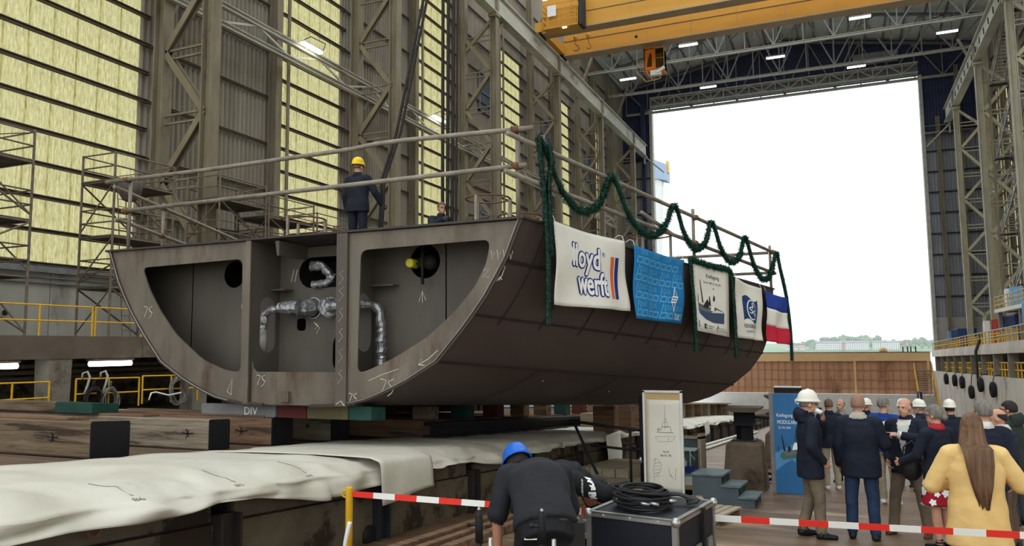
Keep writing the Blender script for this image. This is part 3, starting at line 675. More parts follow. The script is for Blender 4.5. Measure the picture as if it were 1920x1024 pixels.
# raised platform, stair tower and gear on the right gallery
pf = thing('raised_platform', 'raised pale platform with railing at the right picture edge', 'platform', (15, 70, 1.8))
b = MB(); b.box(12.6, 17.2, 60, 79.5, 4.3, 4.6); b.build('slab', 'white_paint', pf)
for y in (62, 70.5, 79): b = MB(); b.box(12.8, 13.1, y-.15, y+.15, gz(y), 4.3); b.build('prop', 'grey_steel', pf)
railing('gallery_railing', [(12.65, 60, 4.6), (12.65, 79.4, 4.6)], 1.05, 'pale railing along the raised platform on the right', post=1.9, m='light_steel', pm='yellow_paint', mh='light_steel', r=.045, mid=2)
for y, w, lab in ((77.5, .45, 'white cabinet standing on the raised platform, farther one'), (75.3, .5, 'pale blue cabinet standing on the raised platform, nearer one')):
    b = MB(); b.box(13.2, 14.0, y-w, y+w, 4.6, 6.3); b.box(13.15, 13.2, y-w+.05, y+w-.05, 4.7, 6.2); b.box(13.1, 13.15, y+w-.2, y+w-.15, 5.3, 5.6); tag(b.build('steel_cabinet', 'white_paint' if w < .5 else 'sky_blue_paint'), lab, 'cabinet')
b = MB(); b.ell((13.8, 69, 5.0), (.7, 2.6, .5)); b.ell((14.1, 67.2, 5.2), (.6, 1.2, .55)); tag(b.build('tarp_heap', 'timber_light', None, True), 'brownish heap of material on the raised platform', 'heap')
tw = thing('stair_tower', 'tall zigzag steel stair tower at the right picture edge', 'stairs', (16.4, 86, 1.4))
for k in range(8):
    za = 4.8+3.9*k; ya, yb = (90, 81) if k % 2 == 0 else (81, 90); x0, x1 = (15.4, 16.6) if k % 2 == 0 else (16.8, 18.0)
    for x in (x0, x1):
        b = MB(); b.bar((x, ya, za), (x, yb, za+3.9), .08, .28); b.build('stringer', 'grey_steel', tw)
        b = MB(); b.bar((x, ya, za+1.05), (x, yb, za+4.95), .07); b.bar((x, ya, za+.55), (x, yb, za+4.45), .05)
        for j in range(6): u = j/5; b.bar((x, ya+(yb-ya)*u, za+3.9*u), (x, ya+(yb-ya)*u, za+3.9*u+1.05), .05)
        b.build('handrail', 'light_steel', tw)
    for j in range(19):
        u = (j+.5)/19; y = ya+(yb-ya)*u; z = za+3.9*u; b = MB(); b.box(x0+.04, x1-.04, y-.13, y+.13, z-.04, z); b.build('tread', 'light_steel', tw)
    b = MB(); yl = yb+(.9 if yb > ya else -.9); b.box(15.3, 18.1, min(yb, yl), max(yb, yl), za+3.82, za+3.9); b.build('landing', 'dark_steel', tw)
for x in (15.3, 18.1):
    for y in (80.1, 90.9): b = MB(); b.bar((x, y, gz(y)), (x, y, 36), .2); b.build('upright', 'column_steel', tw)
def crate(name, x0, x1, y0, y1, h, m, lab, cat='container', ribs=True):
    t = thing(name, lab, cat, ((x0+x1)/2, (y0+y1)/2, gz(y0))); z0 = gz(y0)-.02
    b = MB(); b.box(x0, x1, y0, y1, z0, z0+h); b.build('body', m, t)
    b = MB(); b.box(x0-.04, x1+.04, y0-.04, y1+.04, z0+h-.12, z0+h); 
    n = max(2, int((y1-y0)/.5))
    for k in range(n+1): y = y0+(y1-y0)*k/n; b.box(x0-.05, x0, y-.05, y+.05, z0+.1, z0+h-.1)
    b.build('rib', m, t); return t
crate('storage_container', 13.4, 15.4, 109.9, 116, 2.6, 'blue_paint', 'blue container on the right gallery beside the gateway')
crate('storage_container', 13.6, 15.2, 83.5, 87.5, 2.6, 'container_red', 'red container on the right gallery behind the railing')
crate('storage_container', 13.15, 14.1, 74, 79, 2.4, 'blue_paint', 'dark blue container on the right gallery under the raised platform')
crate('cardboard_crate', 12.4, 12.8, 71.6, 74.2, 1.2, 'timber_light', 'pale brown board crate leaning at the right gallery railing', 'crate')
b = MB(); b.lathe([(.5,0),(.55,.05),(.55,2.5),(.5,2.6),(.1,2.66)], (12.1, 62.6, gz(62)), 16); b.box(11.6, 12.6, 62.2, 63, gz(62)-.0, gz(62)+.06); tag(b.build('blue_tank', 'sky_blue_paint', None, True), 'pale blue upright tank at the right picture edge', 'tank')
for y, m, lab in ((116.5, 'sky_blue_paint', 'pale slim cabinet beside the blue container'), (88.2, 'white_paint', 'white slim cabinet beside the red container')):
    b = MB(); b.box(13.0, 13.5, y-.3, y+.3, gz(y), gz(y)+2.5); b.box(12.96, 13.0, y-.24, y+.24, gz(y)+.2, gz(y)+2.3); tag(b.build('slim_cabinet', m), lab, 'cabinet')
# ------------------------------------------------------------------ overhead crane
cr = thing('overhead_crane', 'big yellow double girder overhead crane spanning the hall', 'crane', (-6.2, 74.8, 33.2))
for y0, y1 in ((70.75, 72.2), (77.4, 78.9)):
    b = MB(); b.box(-26.6, 14.3, y0+.12, y1-.12, 33.55, 36.9); b.build('box_girder', 'crane_yellow', cr)
    b = MB(); b.box(-26.6, 14.3, y0, y1, 33.4, 33.55); b.build('bottom_flange', 'crane_pale', cr)
    b = MB(); b.box(-26.6, 14.3, y0+.08, y0+.13, 35.0, 35.06); b.build('seam', 'girt_steel', cr)
    b = MB()
    for k in range(8): x = -22+4.6*k; b.box(x, x+.035, y0+.1, y0+.13, 33.6, 36.9)
    b.build('plate_joint', 'crane_pale', cr)
    b = MB(); b.lathe([(.16, 0), (.16, .03)], (-18.5, y0+.12, 34.3 if y0 > 75 else 36), 10, Matrix.Rotation(PI/2, 3, 'X')); b.build('lifting_hole', 'black_paint', cr)
for X in (-26.9, 14.6):
    b = MB(); b.box(X-.4, X+.4, 70.6, 79.2, 33.6, 34.6); b.build('end_carriage', 'crane_yellow', cr)
    for y in (71.2, 72.2, 77.6, 78.6):
        b = MB(); b.lathe([(.2, -.12), (.36, -.12), (.4, -.1), (.4, .1), (.36, .12), (.2, .12)], (X, y, 33.58), 14, Matrix.Rotation(PI/2, 3, 'Y')); b.build('wheel', 'dark_steel', cr)
b = MB(); b.box(-25.9, -22.3, 69.2, 70.6, 33.1, 33.25); b.box(-25.9, -22.3, 70.4, 70.7, 33.2, 35.6); b.build('cage_floor', 'crane_yellow', cr)
b = MB()
for z in (33.8, 34.4, 35.0, 35.6): b.bar((-25.9, 69.2, z), (-22.3, 69.2, z), .06); b.bar((-22.3, 69.2, z), (-22.3, 70.7, z), .06); b.bar((-25.9, 69.2, z), (-25.9, 70.7, z), .06)
for k in range(7): x = -25.9+.6*k; b.bar((x, 69.2, 33.2), (x, 69.2, 35.6), .05)
for y in (69.2, 69.9): b.bar((-22.3, y, 33.2), (-22.3, y, 36.4), .08)
for k in range(9): b.bar((-23.1, 69.15, 33.4+.35*k), (-22.7, 69.15, 33.4+.35*k), .05)
b.build('cage_bars', 'crane_yellow', cr)
b = MB(); b.box(-25.7, -22.5, 69.5, 70.3, 33.3, 35.2); b.build('machinery_cabinet', 'crane_yellow', cr)
b = MB(); b.box(-25.4, -24.5, 69.1, 69.16, 34.3, 35.4); b.build('white_board', 'white_paint', cr)
b = MB(); b.box(-23.9, -23.5, 69.3, 69.45, 33.0, 33.08); b.build('work_lamp', 'lamp_glow', cr)
b = MB(); b.box(-22.2, -21.9, 69.3, 70.7, 33.1, 36.6); b.build('cable_duct', 'dark_steel', cr)
for x, s in ((-24.4, 1.0), (-23.0, .75)):
    b = MB(); b.lathe([(.12,.3),(.22,.2),(.26,0),(.2,-.25),(.08,-.35)], (x, 75, 34.2), 12); b.tube((x, 75, 34.4), (x, 75, 36.5), .06, 6)
    b.path([(x, 75, 33.9), (x+.05, 75, 33.5*1), (x+.3*s, 75, 33.3), (x+.35*s, 75, 33.0), (x+.1, 75, 32.8), (x-.2*s, 75, 32.95)], .13*s, 8); b.build('hook', 'crane_yellow', cr)
b = MB(); b.box(-18.1, -16.9, 79.1, 79.2, 31.0, 33.4); b.box(-18.1, -18.0, 79.1, 80.8, 31.0, 33.4); b.box(-18.1, -16.0, 79.1, 80.8, 30.9, 31.05); b.box(-18.1, -16.0, 79.1, 80.8, 33.3, 33.45); b.box(-16.98, -16.86, 79.05, 79.2, 31, 33.4); cb = b.build('operator_cab', 'crane_orange', cr); cb['label'] = 'orange operator cab hanging under the girder'
b = MB(); b.prism([(-17.8, 31.4), (-17.25, 31.4), (-17.25, 32.7), (-17.45, 32.9), (-17.7, 32.1)], lambda a, c, d: (a, d, c), 79.06, 79.1); b.build('side_window', 'cab_glass', cb)
b = MB(); b.box(-16.86, -16.02, 79.12, 79.16, 31.1, 33.3); b.box(-16.06, -16.02, 79.12, 80.7, 31.1, 33.3); b.build('front_window', 'cab_glass', cb)
b = MB()
for z in (31.1, 32.2, 33.3): b.bar((-16.9, 79.05, z), (-15.95, 79.05, z), .07)
b.bar((-15.95, 79.05, 30.5), (-15.95, 79.05, 33.4), .08)
for x in (-18.9, -18.5, -18.1): b.bar((x, 79.1, 31.0), (x, 79.1, 32.2), .05)
for z in (31.0, 31.6, 32.2): b.bar((-18.9, 79.1, z), (-18.1, 79.1, z), .06)
b.build('guard_bars', 'crane_pale', cb)
b = MB(); b.bar((-18.9, 79.1, 31), (-17.9, 79.1, 29.8), .09); b.bar((-18, 79.1, 31), (-17.1, 79.1, 29.8), .09); b.bar((-17.9, 79.1, 29.8), (-16.4, 79.1, 29.95), .09); b.bar((-17.0, 79.1, 30.9), (-16.3, 79.1, 30), .09); b.build('bumper_frame', 'crane_pale', cb)
b = MB(); b.box(-17.4, -16.3, 78.9, 79.4, 30.35, 30.9); b.bar((-16.7, 78.9, 30.6), (-15.9, 79.0, 31.1), .3); b.build('lamp_head', 'white_paint', cb)
b = MB()
for x in (-17.9, -16.3): b.bar((x, 79.2, 33.4), (x, 78.9, 33.7), .15); b.bar((x, 80.6, 33.4), (x, 78.7, 33.7), .15)
b.build('hanger', 'crane_orange', cb)
# ------------------------------------------------------------------ hull section on the slip
from mathutils.geometry import tessellate_polygon
HX, HY0, HY1 = -7.73, 9.44, 17.6
NEAR = [[(3.87,3.38),(3.62,2.79),(3.29,2.27),(3.15,2.1)], [(3.15,2.1),(2.96,1.87),(2.59,1.47)], [(2.59,1.47),(2.06,1.17),(1.6,.98),(1.35,.9),(.9,.83)], [(.9,.83),(0,.8)]]
FAR = [[(6.42,2.87),(6.37,2.3),(6.32,1.94),(6.14,1.48)], [(6.14,1.48),(5.9,1.13),(5.5,.8)], [(5.5,.8),(5.21,.61),(4.9,.47),(4.5,.36),(3.6,.31)], [(3.6,.31),(0,.3)]]
def resample(pl, n):
    L = [0]
    for a, c in zip(pl[:-1], pl[1:]): L.append(L[-1]+math.hypot(c[0]-a[0], c[1]-a[1]))
    out = []
    for i in range(n+1):
        d = L[-1]*i/n; k = 0
        while k < len(L)-2 and L[k+1] < d: k += 1
        u = (d-L[k])/(L[k+1]-L[k]); out.append((pl[k][0]+(pl[k+1][0]-pl[k][0])*u, pl[k][1]+(pl[k+1][1]-pl[k][1])*u))
    return out
CNT = (5, 4, 7, 2)
NS = [resample(p, c) for p, c in zip(NEAR, CNT)]; FS = [resample(p, c) for p, c in zip(FAR, CNT)]
def shell_pt(k, i, t, sd, out=0.0):
    """k strake, i index (may be fractional), t along, sd +1 starboard / -1 port"""
    n = CNT[k]; i0 = min(int(i), n-1); u = i-i0
    def at(S): return (S[k][i0][0]*(1-u)+S[k][i0+1][0]*u, S[k][i0][1]*(1-u)+S[k][i0+1][1]*u)
    a, c = at(NS), at(FS); hw = a[0]+(c[0]-a[0])*t; z = a[1]+(c[1]-a[1])*t
    p = V(HX+sd*hw, HY0+(HY1-HY0)*t, z)
    if out:
        d = V(sd*(hw*.25+.3), 0, -.3 if k else -.12); 
        if k >= 2: d = V(sd*.25, 0, -1)
        p += d.normalized()*out
    return p
def shell_nrm(k, i, t, sd):
    def nb(d):
        kk, ii = k, i+d
        if ii < 0:
            if kk == 0: ii = 0
            else: kk -= 1; ii = CNT[kk]-1
        elif ii > CNT[kk]:
            if kk == 3: ii = CNT[3]
            else: kk += 1; ii = 1
        return shell_pt(kk, ii, t, sd)
    e = nb(1)-nb(-1); f = shell_pt(k, i, t+.05, sd)-shell_pt(k, i, t-.05, sd); n = e.cross(f).normalized(); ref = V(sd*.6, 0, -1)
    return n if n.dot(ref) > 0 else -n
hull = thing('hull_section', 'large dark brown steel ship hull section with open frames resting on timber blocks', 'ship hull', (HX, 13, .3))
TS = (-.006, .25, .5, .75, 1.0)
for sd in (1, -1):
    for k in range(4):
        for j in range(4):
            b = MB(); n = CNT[k]; t0, t1 = TS[j], TS[j+1]
            b.grid(lambda u, v: shell_pt(k, u*n, t0+(t1-t0)*v, sd), n, 2); o = b.build('shell_plate', 'hull_plate', hull, True, fix=False)
            nv = [shell_nrm(k, i, t0+(t1-t0)*q/2, sd) for q in range(3) for i in range(n+1)]
            if (o.data.polygons[0].normal).dot(nv[0]) < 0: o.data.flip_normals()
            o.data.normals_split_custom_set_from_vertices(nv)
def strip(pts, w, nrm, name, m='weld_dark', par=hull, th=.012):
    b = MB(); pts = [Vector(p) for p in pts]
    for a, c in zip(pts[:-1], pts[1:]): b.bar(a, c, w, th, nrm)
    return b.build(name, m, par)
for k, i, nm in ((1, 0, 'a'), (2, 0, 'b')):
    strip([shell_pt(k, i, t/12, 1, .017) for t in range(0, 13)], .03, (.8,-.2,-.5), 'weld_seam', th=.01)
for t in (.06, .16, .27, .38, .49, .6, .71, .82, .93):
    strip([shell_pt(0, i, t, 1, .017) for i in (0, 1, 2, 3, 4, 5)]+[shell_pt(1, .6, t, 1, .017)], .014, (.9,-.3,-.2), 'frame_line', th=.008)
strip([shell_pt(0, 2.1, t/40, 1, .018) for t in range(0, 5)], .05, (.8,-.2,-.5), 'weld_seam')
for t in (.25, .5, .75):
    strip([shell_pt(2, i, t, 1, .017) for i in (0, 1, 2, 3, 4, 5, 6)], .012, (.5,-.2,-.8), 'frame_line', th=.008)
b = MB(); P = [(HX-3.93,HY0-.06,3.39),(HX+3.9,HY0-.06,3.40),(HX+6.45,HY1,2.88),(HX-6.45,HY1,2.88)]
b.add(P+[(x,y,z-.03) for x,y,z in P], [(0,1,2,3),(7,6,5,4),(0,4,5,1),(1,5,6,2),(2,6,7,3),(3,7,4,0)]); b.build('deck_plate', 'deck_steel', hull)
def holed(outer, holes, fn, th, name, m, par):
    """flat plate with cut-outs; fn(a,b,d) places it, d = 0..th"""
    loops = [outer]+holes; flat = [p for l in loops for p in l]; n = len(flat)
    tris = tessellate_polygon([[V(a, c, 0) for a, c in l] for l in loops])
    b = MB(); b.v = [tuple(fn(a, c, 0)) for a, c in flat]+[tuple(fn(a, c, th)) for a, c in flat]
    for t in tris: b.f.append(tuple(t)); b.f.append(tuple(x+n for x in reversed(t)))
    o = 0
    for l in loops:
        k = len(l)
        for i in range(k): b.f.append((o+i, o+(i+1) % k, o+(i+1) % k+n, o+i+n))
        o += k
    b.m = [0]*len(b.f); return b.build(name, m, par)
def rounded(poly, r, n=4):
    out = []; k = len(poly)
    for i in range(k):
        p0, p, p1 = V(*poly[i-1], 0), V(*poly[i], 0), V(*poly[(i+1) % k], 0)
        a = (p0-p); c = (p1-p); ra = min(r, a.length*.45); rc = min(r, c.length*.45); a = p+a.normalized()*ra; c = p+c.normalized()*rc
        for j in range(n+1): u = j/n; q = a*(1-u)**2+p*2*u*(1-u)+c*u*u; out.append((q.x, q.y))
    return out
def circ(cx, cz, r, n=20, sx=1): return [(cx+r*sx*math.cos(2*PI*i/n), cz+r*math.sin(2*PI*i/n)) for i in range(n)]
def sect(sd, t, inset=.02):
    pts = []
    for k in range(4):
        for i in range(CNT[k]+(1 if k == 3 else 0)): p = shell_pt(k, i, t, sd); pts.append((p.x-sd*inset, p.z))
    return pts
fy = lambda y: (lambda a, c, d: (a, y+d, c))
# front web frames with their big cut-outs
port = [p for p in sect(-1, 0) if p[0] < -8.5]; port_out = [(-8.5, 3.355)]+[(port[0][0], 3.355)]+port[1:]+[(-8.5, .815)]
holed(port_out, [rounded([(-10.83,3.05),(-8.66,3.085),(-8.64,1.30),(-8.95,1.33),(-9.43,1.5),(-10.02,1.91),(-10.39,2.31),(-10.65,2.68)], .12)], fy(HY0), .025, 'web_frame', 'face_plate', hull)
sb = [p for p in sect(1, 0) if p[0] > -6.64]; sb_out = [(-6.64, 3.355), (sb[0][0], 3.355)]+sb[1:]+[(-6.64, .825)]
holed(sb_out, [rounded([(-6.44,3.095),(-4.34,3.12),(-4.40,2.80),(-4.58,2.48),(-4.91,2.13),(-5.33,1.80),(-5.85,1.52),(-6.29,1.34),(-6.48,1.30)], .12)], fy(HY0), .025, 'web_frame', 'face_plate', hull)
b = MB(); b.box(-8.46, -6.82, HY0+.04, HY0+.065, .81, 1.31); b.build('floor_plate', 'face_plate', hull)
b = MB(); b.prism([(-8.46,1.31),(-8.36,1.31),(-8.42,1.36),(-8.46,1.48)], fy(HY0), .04, .06); b.build('bracket', 'face_plate', hull)
b = MB(); b.box(-7.86, -7.7, HY0-.02, HY0+.04, .86, 1.02); b.build('lug', 'face_plate', hull)
# longitudinal girders either side of the centre bay
fx = lambda x: (lambda a, c, d: (x+d, a, c))
slot = lambda y0, y1, z0, z1, n=8: [((y0+y1)/2+(y1-y0)/2*math.cos(PI*i/n), z1-(y1-y0)/2+(y1-y0)/2*math.sin(PI*i/n)) for i in range(n+1)]+[((y0+y1)/2-(y1-y0)/2*math.cos(PI*i/n), z0+(y1-y0)/2-(y1-y0)/2*math.sin(PI*i/n)) for i in range(n+1)]
holed([(HY0-.02,.82),(11.4,.74),(11.4,3.24),(HY0-.02,3.36)], [slot(9.66, 10.03, 1.6, 2.5)], fx(-8.5), .02, 'girder_plate', 'inner_plate', hull)
holed([(HY0-.02,.82),(11.4,.74),(11.4,3.24),(HY0-.02,3.36)], [slot(9.66, 10.03, 1.6, 2.5)], fx(-6.66), .02, 'girder_plate', 'inner_plate', hull)
b = MB(); b.box(-6.83, -6.64, HY0-.05, HY0-.02, .82, 3.36); b.build('girder_flange', 'inner_plate', hull)
b = MB(); b.box(-8.56, -8.46, HY0-.045, HY0-.02, .82, 3.36); b.build('girder_flange', 'face_plate', hull)
# transverse bulkheads behind the first frame
def bulkhead(y, holes, name, m='inner_plate'):
    t = (y-HY0)/(HY1-HY0); s = sect(1, t); p = sect(-1, t); top = s[0][1]-.03
    out = [(p[0][0], top)]+[q for q in p[1:]]+[q for q in reversed(s[1:-1])]+[(s[0][0], top)]
    return holed(out, holes, fy(y), .02, name, m, hull)
cslot = [(-8.11+.25*(1-math.sin(PI*i/8)), 2.885-.25*math.cos(PI*i/8)) for i in range(9)]+[(-7.35+.25*math.sin(PI*i/8), 2.885+.25*math.cos(PI*i/8)) for i in range(9)]
bulkhead(10.13, [circ(-9.46, 2.93, .23), cslot, circ(-5.75, 2.96, .26), rounded([(-8.13,2.15),(-7.95,2.15),(-7.95,1.95),(-8.13,1.95)], .06), rounded([(-7.42,1.33),(-7.42,1.8),(-7.25,1.95),(-7.0,1.95),(-7.0,1.33)], .12)], 'bulkhead')
bulkhead(11.4, [], 'bulkhead'); bulkhead(17.55, [], 'end_bulkhead')  # solid inner bulkhead is added to block light and keep the compartments dark
for x, z, r in ((-7.8, 2.31, .16), (-7.47, 2.31, .15)):
    b = MB(); b.ring((x, 10.12, z), r, .018, 'Y', 20, 6); b.build('collar_ring', 'light_steel', hull); b = MB(); b.lathe([(r, 0), (r, .02)], (x, 10.12, z), 18, Matrix.Rotation(PI/2, 3, 'X')); b.build('pipe_hole', 'pipe_dark', hull)
b = MB(); b.prism([(-8.02,3.33),(-7.98,3.1),(-7.94,3.1),(-7.94,3.33)], fy(HY0), 0.0, .69); b.build('deck_beam', 'inner_plate', hull)
for x0, x1, y in ((-8.48, -8.2, 9.9), (-6.6, -6.2, 9.95)):
    b = MB(); b.box(x0, x1, y, y+.2, 2.60, 2.625); b.build('stiffener', 'inner_plate', hull)
for xs, (y0, y1) in (((-10.4, -9.3), (10.13, 11.4)), ((-5.4, -4.9), (10.13, 11.4))):
    b = MB(); b.box(xs[0], xs[0]+.02, y0, y1, 1.3, 3.2); b.build('stiffener', 'inner_plate', hull)
def foil(pts, r, name='foil_wrapped_pipe'):
    """crumpled foil around a pipe"""
    pts = [Vector(p) for p in pts]; fine = []; rnd = random.Random(len(pts)*7+int(r*1000))
    for a, c in zip(pts[:-1], pts[1:]):
        n = max(2, int((c-a).length/.045))
        for i in range(n): fine.append(a.lerp(c, i/n))
    fine.append(pts[-1]); rs = [r*(.78+.45*rnd.random()) for _ in fine]
    fine = [p+V(rnd.uniform(-1,1), rnd.uniform(-1,1), rnd.uniform(-1,1))*r*.14 for p in fine]
    b = MB(); b.path(fine, r, 9, rs=rs); return b.build(name, 'foil', hull)
foil([(-7.8,10.13,2.31),(-7.83,9.98,2.31),(-7.95,9.92,2.31)], .13); foil([(-7.93,9.93,2.31),(-8.15,9.9,2.33),(-8.3,9.88,2.31)], .105)
foil([(-8.28,9.88,2.3),(-8.45,9.86,2.29),(-8.56,9.86,2.22),(-8.58,9.86,1.95)], .062); b = MB(); b.tube((-8.58,9.86,1.97), (-8.58,9.86,1.62), .055, 12); b.build('pipe', 'light_steel', hull, True)
foil([(-7.47,10.13,2.31),(-7.44,9.98,2.31),(-7.38,9.95,2.31)], .13); foil([(-7.38,9.95,2.31),(-7.0,9.92,2.32),(-6.7,9.9,2.32),(-6.5,9.9,2.3)], .075)
foil([(-6.5,9.9,2.3),(-6.4,9.9,2.22),(-6.37,9.9,2.0),(-6.36,9.9,1.5)], .07); foil([(-6.36,9.9,1.5),(-6.36,9.9,1.38)], .085); b = MB(); b.tube((-6.36,9.9,1.4), (-6.36,9.9,1.15), .05, 12); b.build('pipe', 'light_steel', hull, True)
foil([(-7.82,10.08,3.0),(-7.6,10.06,2.98),(-7.5,10.1,2.86),(-7.47,10.15,2.78)], .075); foil([(-7.47,10.15,2.78),(-7.55,10.1,2.7),(-7.78,10.06,2.68)], .06)
b = MB(); b.lathe([(.03,0),(.065,.0),(.07,.02),(.07,.2),(.06,.22)], (-5.92, 9.95, 2.93), 18, Matrix.Rotation(-PI/2, 3, 'X')); b.build('yellow_pipe_cap', 'cap_yellow', hull, True)
b = MB(); b.tube((-5.85,10.1,2.95), (-5.7,10.5,2.95), .08, 12); b.bar((-5.72,10.0,2.6), (-5.72,10.0,3.25), .035); b.bar((-5.88,10.02,2.93), (-5.55,10.3,2.85), .03); b.ell((-5.7,10.2,2.95), (.12,.12,.12)); b.build('valve', 'pipe_dark', hull, True)
# chalk marks
def chalk(pts, y=HY0-.004, r=.0055, x=None):
    b = MB(); b.path([(a, y, c) for a, c in pts], r, 4); return b.build('chalk_mark', 'chalk', hull)
def glyph(strokes, ox, oz, s, y=HY0-.004):
    for st in strokes: chalk([(ox+a*s, oz+c*s) for a, c in st], y)
G5 = [[(0,1),(.45,.9),(.2,.35),(.1,.05)], [(1,1),(.6,.8),(.75,.55),(1,.4),(.85,.1),(.55,-.1)]]
glyph(G5, -6.08, 1.0, .22); glyph(G5, -6.62, .87, .14); glyph(G5, -10.75, 2.2, .19); glyph(G5, -8.35, 1.1, .16, HY0+.035)
chalk([(-5.15,1.62),(-5.3,1.5),(-5.46,1.42),(-5.42,1.5)]); chalk([(-5.46,1.42),(-5.36,1.41)])
chalk([(-6.28,1.19),(-6.05,1.28),(-5.78,1.36)], r=.004)
for k in range(4): chalk([(-4.33+.09*k, 2.97), (-4.31+.09*k, 2.83), (-4.28+.09*k, 2.94)], r=.004)
chalk([(-4.45,2.7),(-4.35,2.72),(-4.45,2.6),(-4.36,2.6)], r=.004); chalk([(-4.22,2.68),(-4.12,2.74),(-4.17,2.62),(-4.22,2.55)])
chalk([(-4.28,2.52),(-4.2,2.6),(-4.17,2.56)]); glyph([[(0,0),(.3,.8),(.6,.1)],[(.3,.8),(.3,-.1)]], -5.85, 2.35, .2, 10.12)
glyph([[(0,1),(.4,.6),(.1,.4)],[(.2,.9),(.6,.5),(.3,0)]], -7.78, 1.9, .18, 10.12); chalk([(-8.2,2.95),(-8.25,2.75)], 10.12); chalk([(-8.13,2.95),(-8.18,2.75)], 10.12)
chalk([(-9.28,2.6),(-9.2,2.5),(-9.28,2.4),(-9.25,2.2)], 10.12); chalk([(-8.9,1.0),(-8.8,1.2),(-8.82,.95),(-8.9,1.0)])
for zz in (1.15, 1.45, 1.75, 2.05, 2.35, 2.6):
    chalk([(-6.78,zz),(-6.7,zz+.08),(-6.77,zz+.16),(-6.7,zz+.2)], HY0-.055, .0022)
chalk([(-6.8,.85),(-6.72,.9),(-6.66,.83)], HY0-.055); 
for k, (t, i) in enumerate(((.3, 1.2), (.55, 2.0))):
    q = shell_pt(2, i, t, 1, .02); b = MB(); b.path([q, q+V(.02,.12,.1), q+V(.02,.05,.14), q+V(.03,.2,.2)], .006, 4); b.build('chalk_mark', 'chalk', hull)
# pale weld spatter along the port shell edge
strip([shell_pt(k, i, -.004, -1, .0)+V(0,.01,0) for k in range(4) for i in range(CNT[k])], .045, (0,1,0), 'shell_edge', 'hull_plate', th=.03); strip([shell_pt(k, i, -.004, 1, .0)+V(0,.01,0) for k in range(4) for i in range(CNT[k])], .045, (0,1,0), 'shell_edge', 'hull_plate', th=.03)
strip([shell_pt(k, i, -.004, -1, .0)+V(.03,-.015,0) for k in range(3) for i in range(CNT[k])], .008, (0,1,0), 'edge_weld', 'light_steel')
strip([shell_pt(k, i, -.004, 1, .0)+V(-.03,-.015,0) for k in range(3) for i in range(CNT[k])], .006, (0,1,0), 'edge_weld', 'light_steel')
# ------------------------------------------------------------------ tube railings on deck
def deckz(y): return 3.39-(y-HY0)/(HY1-HY0)*.52
def edge(y, sd, inset=.06): return HX+sd*(3.87+(y-HY0)/(HY1-HY0)*2.55-inset)
def tube_rail(lab, rails, posts, clamps=True):
    t = thing('tube_railing', lab, 'railing', posts[0][0] if posts else rails[0][0], 'scaffold tube railings on the hull deck')
    for pts in rails: b = MB(); b.path(pts, .034, 10); b.build('rail_tube', 'tube_grey', t, True)
    for p, q in posts:
        b = MB(); b.tube(p, q, .03, 10); b.build('post_tube', 'tube_grey', t, True)
        for pts in rails:
            for a, c in zip(pts[:-1], pts[1:]):
                a_, c_ = Vector(a), Vector(c); d_ = c_-a_; u = max(0, min(1, (Vector(q)-a_).dot(d_)/d_.dot(d_))); w_ = a_+d_*u
                if math.hypot(w_.x-q[0], w_.y-q[1]) < .2:
                    b = MB(); b.ell(w_, (.06, .06, .055), 10, 8); b.bar(w_+V(-.05,-.05,.03), w_+V(.06,.05,-.03), .03); b.build('coupler', 'rust', t, True); break
    return t
tube_rail('front tube railing across the hull deck, near edge', [[(-11.75,9.42,4.60),(-9.5,9.44,4.60),(-6.6,9.44,4.63),(-6.2,9.44,4.66),(-5.7,9.44,4.66),(-3.7,9.44,4.60)], [(-11.35,9.44,4.06),(-8,9.44,4.08),(-3.8,9.44,4.10)]],
          [((-11.25,9.5,3.39),(-11.25,9.5,4.68)), ((-3.95,9.5,3.39),(-3.95,9.5,4.62))])
tube_rail('port side tube railing running away behind the deck', [[(edge(9.4,-1), 9.4, 4.5), (edge(17.5,-1), 17.5, 3.98)], [(edge(9.5,-1), 9.5, 3.95), (edge(17.5,-1), 17.5, 3.42)]], [((edge(10.9,-1), 10.9, deckz(10.9)), (edge(10.9,-1), 10.9, 4.5)), ((edge(14.5,-1), 14.5, deckz(14.5)), (edge(14.5,-1), 14.5, 4.3))])
DA = V(-3.83, 9.44, 0); DD = V(2.55, 8.16, 0).normalized(); DN = V(8.16, -2.55, 0).normalized()
def sp(s, z, off=0.0): p = DA+DD*s+DN*off; return V(p.x, p.y, z)
rz = lambda s: 4.44-.0905*s; rz2 = lambda s: 3.92-.0827*s
tube_rail('starboard tube railing draped with the green garland', [[sp(-.35,rz(-.35)), sp(2,rz(2)), sp(5.2,rz(5.2)), sp(8.7,rz(8.7))], [sp(-.4,rz2(-.4)), sp(2.6,rz2(2.6)), sp(3.9,rz2(3.9)), sp(8.6,rz2(8.6))], [sp(3.1,3.86,-.05), sp(4.15,3.6,-.05)]],
          [(sp(.49,3.36,-.06),sp(.49,4.62,-.06)), (sp(4.95,3.09,-.06),sp(4.95,4.16,-.06)), (sp(8.5,2.85,-.06),sp(8.5,3.82,-.06))])
tube_rail('far end tube railing of the hull deck against the sky', [[(edge(17.55,1), 17.55, 3.66), (edge(17.55,-1), 17.55, 3.66)], [(edge(17.55,1), 17.55, 3.22), (edge(17.55,-1), 17.55, 3.22)]], [((edge(17.55,-1),17.55,2.87),(edge(17.55,-1),17.55,3.9)), ((-8,17.55,2.87),(-8,17.55,3.75))])
